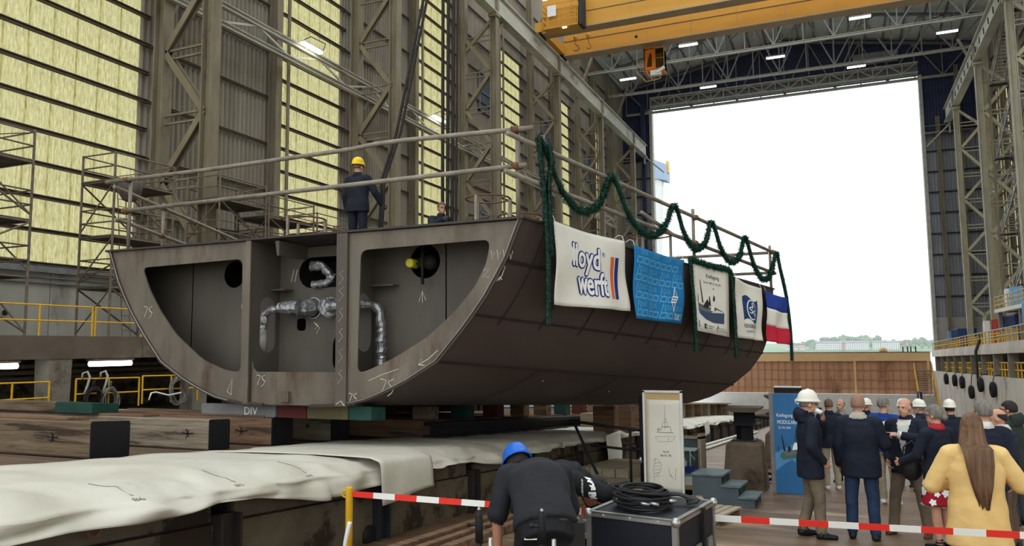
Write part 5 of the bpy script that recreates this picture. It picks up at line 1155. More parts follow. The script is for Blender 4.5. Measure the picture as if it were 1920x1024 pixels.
def pedestal(x0, x1, y0, y1, top, lab):
    t = thing('concrete_pedestal', lab, 'pedestal', ((x0+x1)/2, (y0+y1)/2, fz(y0))); f0, f1 = fz(y0), fz(y1)
    b = MB(); i = .07; P = [(x0,y0,f0),(x1,y0,f0),(x1,y1,f1),(x0,y1,f1),(x0+i,y0+i,top-.06),(x1-i,y0+i,top-.06),(x1-i,y1-i,top-.06),(x0+i,y1-i,top-.06),(x0+i+.06,y0+i+.06,top),(x1-i-.06,y0+i+.06,top),(x1-i-.06,y1-i-.06,top),(x0+i+.06,y1-i-.06,top)]
    b.add(P, [(3,2,1,0),(0,1,5,4),(1,2,6,5),(2,3,7,6),(3,0,4,7),(4,5,9,8),(5,6,10,9),(6,7,11,10),(7,4,8,11),(8,9,10,11)]); b.build('block', 'stone_block', t)
    cx, cy = (x0+x1)/2, (y0+y1)/2
    b = MB(); b.path([(x1-.02, cy-.1, top-.35), (x1+.12, cy-.08, top-.3), (x1+.14, cy, top-.45), (x1, cy, top-.5)], .015, 6); b.build('lifting_loop', 'rust', t); return cx, cy
def jack(cx, cy, z0, z1, lab):
    t = thing('jack_stand', lab, 'support', (cx, cy, z0), 'black steel jack stands')
    b = MB(); b.box(cx-.22, cx+.22, cy-.22, cy+.22, z0, z0+.03); b.build('base_plate', 'dark_steel', t)
    h = z1-z0; b = MB(); b.lathe([(.16,.03),(.16,h*.48)], (cx, cy, z0), 10); b.build('column', 'black_paint', t)
    b = MB(); b.box(cx-.3, cx+.3, cy-.3, cy+.3, z0+h*.48, z0+h*.52); b.build('mid_plate', 'black_paint', t)
    b = MB(); b.ibeam((cx-.2, cy, z0+h*.72), (cx+.2, cy, z0+h*.72), .26, h*.4, .03); b.build('head_block', 'black_paint', t)
    b = MB(); b.prism([(cx-.2, z0+h*.86), (cx+.2, z0+h*.86), (cx+.34, z1-.03), (cx+.34, z1), (cx-.34, z1), (cx-.34, z1-.03)], lambda a, c, d: (a, d, c), cy-.28, cy+.28); b.build('head_plate', 'girt_steel', t)
    b = MB(); b.path([(cx+.2, cy, z0+h*.7), (cx+1.0, cy+.3, z0+h*.62)], .03, 6); b.build('crank_bar', 'black_paint', t)
cx, cy = pedestal(-2.2, -1.42, 15.3, 16.15, -.19, 'weathered concrete pedestal behind the grey wooden steps'); jack(cx, cy, -.19, .46, 'black steel jack stand on the front concrete pedestal')
cx, cy = pedestal(-1.95, -1.15, 20.6, 21.4, -.55, 'low concrete pedestal beyond the front one'); jack(cx, cy, -.55, .38, 'black steel jack stand farther back, left of the blue display')
for k, (x, y) in enumerate(((-1.4, 17.2), (-1.25, 17.9))): 
    b = MB(); b.path([(x+.25*math.cos(a*.7)*(1+.2*k), y+.2*math.sin(a*.9), fz(y, .03+.04*a/6)+.02*math.sin(a)) for a in range(26)], .022, 6); tag(b.build('hose_tangle', 'black_rubber', None, True), 'black hose tangle on the floor behind the pedestal, %s one' % ('nearer', 'farther')[k], 'hose')
# grey wooden steps
t = thing('wooden_steps', 'grey painted wooden steps with three treads', 'steps', (-1.85, 13.3, fz(13.3)))
sx = [(-2.32, -1.86, .5), (-1.86, -1.6, .335), (-1.6, -1.36, .17)]
for i, (x0, x1, h) in enumerate(sx):
    b = MB(); b.box(x0-.01, x1+.03, 12.75, 13.8, h-.03, h, SL); b.build('tread', 'step_tread', t)
    for y in (12.78, 13.26, 13.74): b = MB(); b.box(x0, x1, y, y+.03, 0, h-.03, SL); b.build('cheek_board', 'step_grey', t)
    b = MB(); b.box(x1-.03 if i == 0 else x1-.02, x1, 12.8, 13.76, max(0, h-.16), h-.03, SL) if False else b.box(x0, x0+.025, 12.8, 13.76, 0, h-.03, SL); b.build('riser', 'step_grey', t)
def pallet(cx, cy, rz, lab, h0=0.0):
    t = thing('wooden_pallet', lab, 'pallet', (cx, cy, fz(cy, h0)), 'wooden pallets on the floor'); t.rotation_euler = (math.atan(-SL), 0, rz); OFF[t.name] = (0,0,0)
    for i in range(7): b = MB(); x = -.4+.8*i/6.55; b.box(x, x+.1, -.6, .6, .122, .144); b.build('deck_board', 'timber_light', t)
    for y in (-.6, -.07, .46):
        b = MB(); b.box(-.4, .4, y, y+.14, .1, .122); b.build('cross_board', 'timber_light', t); b = MB(); b.box(-.4, .4, y+.02, y+.12, 0, .022); b.build('base_board', 'timber_light', t)
        for x in (-.4, -.07, .26): b = MB(); b.box(x, x+.14, y, y+.14, .022, .1); b.build('pallet_block', 'timber', t)
    return t
pallet(-1.95, 11.3, -.12, 'wooden pallet on the floor in front of the grey steps'); pallet(-2.45, 12.1, .25, 'wooden pallet under the display table', 0.0)
# display table with acrylic cover and ship model
t = thing('display_table', 'low pale wooden display slab on a dark base right of the easel', 'table', (-2.75, 14.3, fz(14.3))); b = MB(); b.box(-3.05, -2.46, 14.05, 14.6, 0, .1, SL); b.build('base', 'black_paint', t); b = MB(); b.box(-3.13, -2.36, 13.95, 14.65, .1, .18, SL); b.build('table_top', 'plywood', t)
t = thing('model_case', 'small ship model under a clear acrylic cover', 'model', (-2.72, 14.3, fz(14.3, .18))); b = MB(); b.box(-3.0, -2.45, 14.0, 14.6, .18, .30, SL); b.build('plinth', 'white_paint', t)
b = MB(); z = fz(14.3, .30)
for (x0, x1, y0, y1) in ((-2.97,-2.965,14.05,14.55), (-2.49,-2.485,14.05,14.55), (-2.97,-2.485,14.05,14.055), (-2.97,-2.485,14.545,14.55)): b.box(x0, x1, y0, y1, z, z+.48)
b.box(-2.97, -2.485, 14.05, 14.55, z+.48, z+.485); b.build('acrylic_cover', 'acrylic', t)
b = MB(); b.prism([(-2.9, z+.18), (-2.53, z+.18), (-2.57, z+.08), (-2.86, z+.08)], lambda a, c, d: (a, d, c), 14.24, 14.38); b.build('model_hull', 'navy_print', t)
b = MB(); b.box(-2.84, -2.69, 14.26, 14.36, z+.18, z+.27); b.box(-2.8, -2.72, 14.27, 14.35, z+.27, z+.32); b.tube((-2.62, 14.31, z+.18), (-2.62, 14.31, z+.45), .01, 6); b.bar((-2.62, 14.31, z+.4), (-2.53, 14.31, z+.3), .012); b.build('model_superstructure', 'white_paint', t)
t = thing('wood_box', 'dark open box with pale wooden side behind the easel', 'box', (-2.85, 15.6, fz(15.6))); b = MB(); b.box(-3.1, -2.66, 15.4, 15.9, 0, .92, SL); b.build('body', 'step_grey', t); b = MB(); b.box(-2.66, -2.6, 15.36, 15.95, 0, 1.02, SL); b.build('side_board', 'timber_light', t); b = MB(); b.box(-3.12, -2.6, 15.36, 15.94, .92, .96, SL); b.build('lid', 'timber_light', t)
# easel board with paper and its black frame
t = thing('easel_board', 'tall wooden board holding a large pale paper drawing', 'board', (-2.83, 13, fz(13, .1)))
b = MB(); b.box(-3.13, -2.5, 13.0, 13.03, -.79, .89); b.build('back_board', 'plywood', t)
for x in (-3.15, -2.52): b = MB(); b.box(x, x+.035, 12.975, 13.04, -.8, .9); b.build('edge_frame', 'white_paint', t)
b = MB(); b.box(-3.15, -2.485, 12.975, 13.04, .87, .905); b.build('edge_frame', 'white_paint', t)
ep = lambda x, y, o=0: V(-3.09+x, 12.985-.05*max(0, (.9-y))*.35-.012*math.sin(y*4)-o, -.72+y)
b = MB(); b.grid(lambda u, v: ep(.575*u-.0*(1-v), 1.47*v-.06*u*(1-v)), 8, 16); pp = b.build('paper', 'paper', t, True, solid=.002, fix=False)
def pen(pts, r=.0022, m='pencil'): b = MB(); b.path([ep(x, y, .004) for x, y in pts], r, 4); b.build('drawing_line', m, t)
pen([(.31,.98),(.31,1.38)]); pen([(.29,1.1),(.33,1.1),(.33,1.16),(.29,1.16)]); pen([(.26,1.02),(.36,1.02),(.35,1.1),(.27,1.1),(.26,1.02)]); pen([(.19,.94),(.19,1.0),(.25,.98),(.25,1.02),(.4,1.03),(.41,.94)], .003, 'pencil_dark'); pen([(.17,.93),(.45,.93)], .003, 'pencil_dark'); pen([(.18,.96),(.2,.99),(.22,.95),(.24,.98)], .003, 'pencil_dark'); pen([(.14,.86),(.48,.87)]); pen([(.14,.86),(.2,.78),(.42,.79),(.48,.87)]); pen([(.36,.8),(.365,.84)], .003, 'pencil_dark')
pen([(.14,.5),(.2,.47),(.24,.4),(.22,.3),(.15,.22)]); pen([(.1,.46),(.14,.5),(.1,.3),(.12,.14)])
for k in range(5): pen([(.12,.2+.055*k),(.21,.22+.055*k)])
pen([(.36,.36),(.38,.24),(.46,.16),(.48,.36)]); pen([(.38,.26),(.42,.2)])
for s_, x0, x1, y0, y1 in (('Modul B', .27, .37, .60, .635), ('Bau-Nr. 780', .23, .41, .54, .575)):
    vs_, fs_ = text_mesh(s_); X0, X1 = min(v.x for v in vs_), max(v.x for v in vs_); Y0, Y1 = min(v.y for v in vs_), max(v.y for v in vs_)
    b = MB(); b.add([ep(x0+(v.x-X0)/(X1-X0)*(x1-x0), y0+(v.y-Y0)/(Y1-Y0)*(y1-y0), .004) for v in vs_], fs_); b.build('lettering', 'pencil_dark', t, fix=False)
t = thing('easel_stand', 'black tubular frame propping up the tall drawing board', 'easel', (-3.6, 13.2, fz(13.2)))
for p, q, w in (((-3.2,13.06,fz(13,.0)),(-3.2,13.06,.8),.05), ((-2.6,13.06,fz(13,.0)),(-2.6,13.06,.8),.05), ((-4.45,13.3,.31),(-3.2,13.08,.22),.035), ((-4.5,13.3,.32),(-3.8,13.0,fz(13,.0)),.035), ((-4.15,13.2,-.08),(-3.3,13.1,-.12),.03), ((-3.42,13.15,.24),(-3.42,13.15,fz(13,.0)),.03), ((-3.2,13.06,-.3),(-2.6,13.06,-.3),.03), ((-3.42,13.15,-.1),(-3.2,13.06,-.1),.03)):
    b = MB(); b.tube(p, q, w/2+.008, 8); b.build('frame_tube', 'black_paint', t, True)
b = MB(); b.ell((-3.22,13.03,-.27), (.03,.03,.06)); b.build('clamp', 'alu', t, True); b = MB(); b.ring((-3.35,13.08,-.1), .035, .012, 'Y', 12, 6); b.build('clamp_knob', 'black_paint', t, True)
t = thing('truss_base', 'black base box with bright metal fittings below the easel frame', 'base', (-3.5, 12.6, fz(12.6)))
b = MB(); b.box(-4.1, -3.15, 12.3, 13.0, 0, .12, SL); b.build('base_box', 'black_paint', t)
for x in (-3.85, -3.5, -3.2): b = MB(); b.bar((x-.12, 12.55, fz(12.6, .15)), (x+.1, 12.75, fz(12.6, .2)), .06, .05); b.build('fitting', 'alu', t)
# ------------------------------------------------------------------ blue display pillar
t = thing('display_pillar', 'blue display pillar with ship picture and white lettering', 'display', (-1.02, 15.3, fz(15.3)))
z0 = fz(15.3); b = MB(); b.box(-1.3, -.72, 15.2, 15.45, z0, .76); b.build('body', 'grey_steel', t)
b = MB(); b.box(-1.22, -.72, 15.185, 15.2, z0+.02, .75); b.build('front_panel', 'banner_blue', t)
b = MB(); b.box(-1.2, -.72, 15.22, 15.42, .76, .86); b.build('top_box', 'black_paint', t); b = MB(); b.box(-1.2, -.72, 15.2, 15.44, .86, .88); b.build('top_lid', 'alu', t)
bp = lambda x, y, o=.003: V(-1.22+x, 15.185-o, z0+.02+y)
def bq(name, m, poly, o=.003): b = MB(); b.add([bp(x, y, o) for x, y in poly], [tuple(range(len(poly)))]); b.build(name, m, t, fix=False)
def bt(s, x0, x1, y0, y1, m='print_white'):
    vs_, fs_ = text_mesh(s); X0, X1 = min(v.x for v in vs_), max(v.x for v in vs_); Y0, Y1 = min(v.y for v in vs_), max(v.y for v in vs_)
    b = MB(); b.add([bp(x0+(v.x-X0)/(X1-X0)*(x1-x0), y0+(v.y-Y0)/(Y1-Y0)*(y1-y0), .006) for v in vs_], fs_); b.build('lettering', m, t, fix=False)
bq('pale_field', 'banner_pale', [(0,.72),(.5,.98),(.5,.42),(.28,.62),(0,.40)], .002); bq('pale_field', 'banner_pale', [(.0,.42),(.5,.78),(.5,.36),(.3,.62)], .0025)
bt('Kiellegung', .05, .33, 1.36, 1.44); bt('MODULARIS', .06, .42, 1.25, 1.32); bt('22. Mai 2025', .075, .29, 1.165, 1.205)
bq('ship_print', 'print_green', [(.08,.66),(.12,.74),(.42,.80),(.47,.78),(.44,.66),(.14,.60)], .005); bq('ship_print', 'print_grey', [(.14,.74),(.36,.78),(.42,.72),(.2,.67)], .006); bq('ship_print', 'print_dark', [(.15,.76),(.19,.76),(.13,1.05),(.12,1.05)], .007); bq('ship_print', 'print_white', [(.30,.78),(.40,.8),(.40,.92),(.34,.92)], .007); bq('ship_print', 'print_dark', [(.22,.74),(.28,.76),(.28,.84),(.23,.86)], .007); bq('ship_print', 'print_dark', [(.35,.9),(.36,.9),(.36,1.06),(.35,1.06)], .007); bq('ship_print', 'print_dark', [(.06,.74),(.07,.74),(.07,.84),(.06,.84)], .007)
for poly in ([(.37,1.68),(.44,1.68),(.46,1.71),(.39,1.71)], [(.40,1.71),(.42,1.71),(.44,1.77)], [(.39,1.68),(.41,1.68),(.38,1.62)], [(.41,1.62),(.46,1.62),(.46,1.64),(.41,1.64)]): bq('logo_mark', 'print_white', poly, .005)
# ------------------------------------------------------------------ barrier tape and post
t = thing('barrier_post', 'yellow barrier post with a white spiral stripe', 'post', (-4.05, 5.8, fz(5.8))); zz = fz(5.8)
b = MB(); b.lathe([(.032,0),(.032,.83),(.028,.845)], (-4.05, 5.8, zz), 14); b.build('pole', 'yellow_paint', t, True); b = MB(); b.lathe([(.16,0),(.16,.03),(.05,.05)], (-4.05, 5.8, zz), 16); b.build('foot', 'black_rubber', t)
b = MB(); b.path([(-4.05+.033*math.cos(a), 5.8+.033*math.sin(a), zz+.28+.27*k/14) for k in range(15) for a in (-2.6+1.9*k/14,)], .02, 6); b.build('white_stripe', 'print_white', t, True)
b = MB(); b.ring((-4.09, 5.79, zz+.785), .03, .007, 'Y', 12, 5); b.ring((-4.075, 5.78, zz+.785), .03, .007, 'Y', 12, 5); b.build('tape_loop', 'yellow_paint', t)
t = thing('barrier_tape', 'red and white striped barrier tape strung across the foreground', 'tape', (-1.5, 6, .35))
TP = [V(-4.02,5.8,fz(5.8,.785)), V(-1.96,5.98+.05,fz(6,.755)), V(-1.07,6.13,fz(6.1,.765)), V(1.09,6.39,fz(6.39,.775)), V(3.2,6.65,fz(6.6,.79))]
def tape_pt(s):
    d = 0
    for a, c in zip(TP[:-1], TP[1:]):
        L = (c-a).length
        if s <= d+L: return a.lerp(c, (s-d)/L)
        d += L
    return TP[-1]
tot = sum((c-a).length for a, c in zip(TP[:-1], TP[1:])); n = int(tot/.205)
for k in range(n):
    s0, s1 = k*.205, (k+1)*.205; b = MB()
    def tp(u, v): p = tape_pt(s0+(s1-s0)*u); tw = .25*math.sin((s0+(s1-s0)*u)*1.1); return p+V(0, math.sin(tw)*(v-.5)*.05, (v-.5)*.05*math.cos(tw))
    b.grid(tp, 3, 1); b.build('tape_segment', 'tape_red' if k % 2 == 0 else 'tape_white', t, solid=.002, fix=False)
# ------------------------------------------------------------------ flight cases, cables, stands
def flight_case(cx, cy, rz, w, d, h, lab, latch=True):
    t = thing('flight_case', lab, 'case', (cx, cy, fz(cy)-.02)); OFF[t.name] = (0,0,0); t.rotation_euler = (0, 0, rz)
    b = MB(); b.box(-w/2+.01, w/2-.01, -d/2+.01, d/2-.01, .03, h-.01); b.build('body', 'case_black', t)
    e = .035
    for z in (.02, h-e):
        for y in (-d/2, d/2-e*.35): b = MB(); b.box(-w/2, w/2, y, y+e*.35, z, z+e); b.build('edge_profile', 'alu', t)
        for x in (-w/2, w/2-e*.35): b = MB(); b.box(x, x+e*.35, -d/2, d/2, z, z+e); b.build('edge_profile', 'alu', t)
    for x in (-w/2, w/2-e):
        for y in (-d/2, d/2-e): b = MB(); b.box(x, x+e, y-.002, y+e+.002, .03, h-.02); b.build('edge_profile', 'alu', t)
    b = MB(); b.box(-w/2, w/2, -d/2, -d/2+e, h-.012, h+.001); b.box(-w/2, w/2, d/2-e, d/2, h-.012, h+.001); b.box(-w/2, -w/2+e, -d/2, d/2, h-.012, h+.001); b.box(w/2-e, w/2, -d/2, d/2, h-.012, h+.001); b.build('top_rim', 'alu', t)
    for x in (-w/2+.01, w/2-.01):
        for y in (-d/2+.01, d/2-.01):
            for z in (h-.015, .05): b = MB(); b.ell((x, y, z), (.034, .034, .034), 10, 8); b.build('ball_corner', 'alu', t, True)
    if latch:
        for y in (-.22, .0, .24):
            b = MB(); b.box(w/2, w/2+.012, y-.05, y+.05, h*.55, h*.75); b.box(w/2+.012, w/2+.02, y-.02, y+.03, h*.6, h*.72); b.build('latch', 'alu', t)
        b = MB(); b.box(w/2, w/2+.015, -d/2, d/2, h*.5, h*.53); b.build('split_profile', 'alu', t)
        b = MB(); b.box(w/2+.0, w/2+.02, .09, .13, h*.2, h); b.build('strap', 'black_rubber', t)
        for x in (-.2, 0, .2): b = MB(); b.ell((x, -d/2-.002, h-.018), (.008, .004, .008), 8, 6); b.build('rivet', 'light_steel', t)
    return t
flight_case(-1.31, 5.62, -.16, .66, .8, .92, 'large black flight case with silver edges and cables on top')
flight_case(-2.06, 6.5, -.1, .5, .5, .58, 'low black flight case behind the bent technician', False)
b = MB(); zc = fz(5.6)-.02+.92; rnd = random.Random(5)
for k in range(15):
    R = rnd.uniform(.14, .225); cx_, cy_ = -1.36+rnd.uniform(-.025, .025), 5.56+rnd.uniform(-.02, .02); z_ = zc+.014+.0095*k*(.6+.4*rnd.random()); ph_ = rnd.uniform(0, 6)
    b.ring((cx_, cy_, z_), R, .0085, 'Z', 30, 6, Matrix.Rotation(rnd.uniform(-.09, .09), 3, 'X') @ Matrix.Rotation(rnd.uniform(-.09, .09), 3, 'Y'))
cc = b.build('cable_bundle', 'black_rubber', None, True); tag(cc, 'coiled black audio cable on top of the flight case', 'cable')
for k, (x, y, r) in enumerate(((-1.33, 5.36, .25), (-1.27, 5.38, .1), (-1.16, 5.5, 1.0))):
    b = MB(); b.tube((x, y, zc+.06), (x+.06*math.cos(r), y+.06*math.sin(r), zc+.05), .012, 8); b.build('plug', 'alu', cc, True)
b = MB()
for k in range(6): b.path([(-1.28, 5.7+.012*k, zc+.05+.008*(k % 3)), (-1.15, 5.75+.01*k, zc+.06), (-1.04, 5.72+.014*k, zc+.04), (-1.0, 5.66+.02*k, zc+.03), (-1.06, 5.62, zc+.025+.006*k)], .009, 6)
tag(b.build('cable_bundle', 'black_rubber', None, True), 'folded black cable beside the coil on the flight case', 'cable')
for x, y, h, lab in ((-1.93, 4.02, 1.02, 'black stand with clamp left of the bent technician'), (-1.6, 4.15, 1.02, 'black stand with clamp in front of the technician trousers')):
    t = thing('clamp_stand', lab, 'stand', (x, y, fz(y)), 'black clamp stands'); z = fz(y)
    b = MB(); b.tube((x, y, z), (x, y, z+h), .016, 10); b.build('pole', 'black_rubber', t, True); b = MB(); b.tube((x, y, z+h-.18), (x, y, z+h-.03), .022, 10); b.build('sleeve', 'black_paint', t, True)
    b = MB(); b.ell((x, y, z+h), (.011, .011, .014), 10, 8); b.build('stud', 'alu', t, True)
    b = MB(); b.tube((x-.055, y-.01, z+h-.085), (x, y, z+h-.085), .008, 8); b.ell((x-.06, y-.01, z+h-.085), (.014, .014, .014), 8, 6); b.build('clamp_knob', 'black_rubber', t, True)
    b = MB(); b.tube((x-.02, y, z+h-.24), (x+.09, y, z+h-.24), .018, 10); b.tube((x+.07, y, z+h-.26), (x+.07, y, z+h-.15), .014, 8); b.build('bracket', 'alu', t, True)
    b = MB()
    for a in (.3, 2.4, 4.5): b.bar((x, y, z+.25), (x+.3*math.cos(a), y+.3*math.sin(a), z+.01-SL*.3*math.sin(a)), .02)
    b.build('tripod_legs', 'black_rubber', t)
# ------------------------------------------------------------------ people
from mathutils import noise as mnoise
def cl(name, c1, c2=None, rough=.85, sc=6, bump=.1): return mat('cloth_'+name, c1, c2 or tuple(int(v*.82) for v in c1), sc, rough, bump=bump, bs=30)
cl('navy', (26,32,48)); cl('navy_suit', (30,38,62)); cl('black', (26,27,32)); cl('tee', (38,38,45)); cl('khaki', (124,110,92)); cl('beige', (168,154,132)); cl('jeans', (30,44,70), (42,58,86)); cl('brown', (110,88,72)); cl('grey', (140,138,134)); cl('dgrey', (60,62,68)); cl('royal', (28,62,140)); cl('yellow', (232,196,132), (220,182,116)); cl('redskirt', (178,28,48)); cl('green', (44,56,52)); cl('white', (226,224,218)); cl('pale', (196,190,176)); cl('workblue', (30,34,46)); cl('red', (186,44,52))
mat('skin', (206,158,134), (190,138,114), 9, .55, spec=.4); mat('skin_tan', (186,134,108), (168,116,92), 9, .55, spec=.4)
mat('hair_brown', (128,96,70), (84,60,44), 4, .55, stretch=(9,9,.7), bump=.5); mat('hair_grey', (136,130,122), (98,92,86), 6, .6, stretch=(6,6,1), bump=.4); mat('hair_dark', (46,38,34), (30,26,24), 6, .6, stretch=(6,6,1), bump=.4); mat('hair_shaved', (158,122,102), (140,106,88), 8, .7); mat('hair_short', (116,92,76), (92,72,60), 6, .7)
mat('helmet_white', (232,228,216), None, 1, .35); mat('helmet_yellow', (236,196,26), None, 1, .35); mat('helmet_blue', (24,96,196), None, 1, .35)
mat('shoe_black', (24,24,26), None, 1, .4); mat('shoe_brown', (92,58,42), None, 1, .45); mat('shoe_white', (216,212,204), None, 1, .6); mat('eye_dark', (30,24,22), None, 1, .2); mat('lip', (160,92,84), None, 1, .5); mat('glasses', (30,30,34), None, 1, .3); mat('leather', (34,30,30), (24,22,22), 6, .5)
def J(**k):
    d = dict(pelvis=(0,0,.95), waist=(0,0,1.09), chest=(0,.005,1.28), shl=(0,-.005,1.42), neck=(0,-.015,1.49), head=(0,.01,1.63), hipR=(.095,0,.93), hipL=(-.095,0,.93), kneeR=(.105,.02,.5), kneeL=(-.105,.02,.5), ankR=(.11,-.03,.09), ankL=(-.11,-.03,.09),
             shR=(.185,-.005,1.41), shL=(-.185,-.005,1.41), elR=(.245,-.03,1.13), elL=(-.245,-.03,1.13), wrR=(.25,.06,.88), wrL=(-.25,.06,.88), toeR=None, toeL=None, hdR=None, hdL=None, headdir=None)
    d.update(k); return d
class Body:
    def __init__(s): s.mb = MB(); s.tags = []
    def _t(s, n0, tag): s.tags += [tag]*(len(s.mb.v)-n0)
    def cap(s, p, q, r0, r1, tag, n=12):
        p = Vector(p); q = Vector(q); n0 = len(s.mb.v); k = max(2, int((q-p).length/.03))
        d = (q-p).normalized(); pts = [p-d*r0*.7, p-d*r0*.35]+[p.lerp(q, i/k) for i in range(k+1)]+[q+d*r1*.35, q+d*r1*.7]
        rs = [r0*.6, r0*.92]+[r0+(r1-r0)*i/k for i in range(k+1)]+[r1*.92, r1*.6]
        s.mb.path(pts, r0, n, rs=rs); s._t(n0, tag)
    def ell(s, c, r, tag, rot=None, n=16, k=12): n0 = len(s.mb.v); s.mb.ell(c, r, n, k, rot); s._t(n0, tag)
    def loft(s, secs, tag, lat=V(1,0,0), n=44, sub=9):
        """secs: (centre, rx, ry); smooth tube of ellipses"""
        n0 = len(s.mb.v); fine = []
        for i in range(len(secs)-1):
            a, c = secs[i], secs[i+1]
            for k in range(sub): u = k/sub; w = u*u*(3-2*u); fine.append((Vector(a[0]).lerp(Vector(c[0]), u), a[1]+(c[1]-a[1])*w, a[2]+(c[2]-a[2])*w))
        fine.append((Vector(secs[-1][0]), secs[-1][1], secs[-1][2])); rings = []; m = len(fine)
        for i, (c, rx, ry) in enumerate(fine):
            t = (fine[min(i+1, m-1)][0]-fine[max(i-1, 0)][0]).normalized(); l = (lat-t*lat.dot(t)).normalized(); f = t.cross(l)
            rings += [c+l*rx*math.cos(2*PI*j/n)+f*ry*math.sin(2*PI*j/n) for j in range(n)]
        fs = [(i*n+j, i*n+(j+1) % n, (i+1)*n+(j+1) % n, (i+1)*n+j) for i in range(m-1) for j in range(n)]+[tuple(reversed(range(n))), tuple((m-1)*n+j for j in range(n))]
        s.mb.add(rings, fs); s._t(n0, tag)
def hand(B, W, d, palm, out, tag='skin', curl=.5, point=False):
    """W wrist, d along the hand, palm = inward normal, out = thumb side"""
    d = Vector(d).normalized(); palm = Vector(palm); palm = (palm-d*palm.dot(d)).normalized(); side = Vector(out); side = (side-d*side.dot(d)-palm*side.dot(palm)).normalized()
    W = Vector(W); B.cap(W, W+d*.03, .026, .028, tag)
    for i in (-1.5, -.5, .5, 1.5): B.cap(W+d*.02+side*i*.012, W+d*.085+side*i*.019, .014, .0115, tag, 8)
    for i, L in zip((1.5, .5, -.5, -1.5), (.07, .08, .074, .058)):
        c = 0.06 if (point and i == 1.5) else curl
        a = W+d*.085+side*i*.0195; e = d*math.cos(c)+palm*math.sin(c); m_ = a+e*L*.5; e2 = d*math.cos(c*2.2)+palm*math.sin(c*2.2)
        B.cap(a, m_, .0105, .0098, tag, 8); B.cap(m_, m_+e2*L*.5, .0098, .009, tag, 8)
    a = W+d*.025+side*.024; m_ = a+(d*.55+side*.75+palm*.25).normalized()*.045; B.cap(a, m_, .0125, .011, tag, 8); B.cap(m_, m_+(d*.85+side*.15+palm*.4).normalized()*.035, .011, .0098, tag, 8)
HEADR = Matrix.Identity(3)
def person(pos, rz, h, lab, jt, top='navy', leg='khaki', shoe='shoe_black', skin='skin', hair=None, helmet=None, hem=.80, bulk=1.0, sleeve=1.0, skirt=None, glove=None, retag=None, hood=False, collar=None, headturn=0.0, nod=0.0, lean=0.0, glasses=False, flare=1.0, zbase=None, upper='jacket', extra=None, belly=1.0, group='guests standing on the slipway floor', hairline=None):
    s = h/1.76; j = {k: (Vector(v) if isinstance(v, tuple) else None) for k, v in jt.items()}; B = Body(); bk = bulk
    up = upper
    # torso
    pv, wa, ch, sh, nk = j['pelvis'], j['waist'], j['chest'], j['shl'], j['neck']
    ax = (wa-pv).normalized(); hemp = pv-ax*(.95-hem)
    secs = [(hemp, .187*bk*flare, .128*bk*flare*belly), (pv, .186*bk, .127*bk*belly), (wa, .168*bk, .116*bk*belly), (ch, .186*bk, .126*bk), (sh+(ch-sh)*.2, .168*bk, .102*bk), (sh+(nk-sh)*.35, .10, .08), (nk, .062, .064)]
    B.loft(secs, up)
    if hem > .86: B.loft([(pv-ax*.12, .165, .115), (pv, .178, .12), (pv+ax*.05, .165, .11)], 'trousers')
    B.cap(j['shL']*.92+sh*.08, j['shR']*.92+sh*.08, .064*bk, .064*bk, up)
    # arms
    for sd in ('R', 'L'):
        S, E, Wp = j['sh'+sd], j['el'+sd], j['wr'+sd]
        st = up if sleeve > 0 else 'skin'
        if sleeve >= 1:
            B.cap(S, E, .064*bk, .052*bk, up); B.cap(E, E.lerp(Wp, .96), .051*bk, .040*bk, up)
        else:
            B.cap(S, E, .064*bk, .058*bk, up); B.cap(S, E, .05, .043, 'skin'); B.cap(E, Wp, .042, .030, 'skin')
        dv = (Wp-E).normalized(); hd = j['hd'+sd]; palm = V(-1 if sd == 'R' else 1, .15, 0); th = V(0, 1, .3)
        curl, pt = .5, False
        if hd is not None: dv = Vector(hd[0:3]).normalized()
        if jt.get('palm'+sd): palm = Vector(jt['palm'+sd])
        if jt.get('thumb'+sd): th = Vector(jt['thumb'+sd])
        if jt.get('curl'+sd) is not None: curl = jt['curl'+sd]
        if jt.get('point'+sd): pt = True; curl = 1.1
        if not jt.get('hide'+sd): hand(B, Wp, dv, palm, th, glove or 'skin', curl, pt)
    # legs
    for sd in ('R', 'L'):
        H, K, A = j['hip'+sd], j['knee'+sd], j['ank'+sd]
        if skirt:
            B.cap(H, K, .085, .056, 'skin'); B.cap(K, K.lerp(A, .35), .054, .056, 'skin'); B.cap(K.lerp(A, .35), A, .055, .036, 'skin')
        else:
            B.cap(H, K, .098, .072, 'trousers'); B.cap(K, A+(K-A)*.03, .07, .06, 'trousers')
        td = j['toe'+sd]; td = (V(.12 if sd == 'R' else -.12, 1, 0) if td is None else td).normalized(); up_ = V(0,0,1)
        B.cap(A+V(0,0,-.045)-td*.03, A+V(0,0,-.05)+td*.05, .042, .046, 'shoe'); B.cap(A+V(0,0,-.052)+td*.05, A+V(0,0,-.06)+td*.17, .044, .03, 'shoe'); B.cap(A+V(0,0,.01), A+V(0,0,-.04), .045, .045, 'shoe')
    if skirt: B.loft([(V(0,.01,.56), .215, .165), (V(0,0,.75), .195, .145), (V(0,0,.96), .165, .115)], 'skirt')
    # head
    hp = j['head']; HR = Matrix.Rotation(headturn, 3, 'Z') @ Matrix.Rotation(nod, 3, 'X') @ Matrix.Rotation(lean, 3, 'Y')
    hq = lambda x, y, z: hp+HR @ V(x, y, z)
    B.cap(nk-(nk-sh)*.3, hp+HR @ V(0,-.02,-.06), .056, .05, 'skin')
    B.ell(hq(0,-.008,.018), (.076,.096,.104), 'skin', HR); B.ell(hq(0,.03,-.055), (.058,.062,.062), 'skin', HR); B.ell(hq(0,.05,-.09), (.034,.038,.028), 'skin', HR)
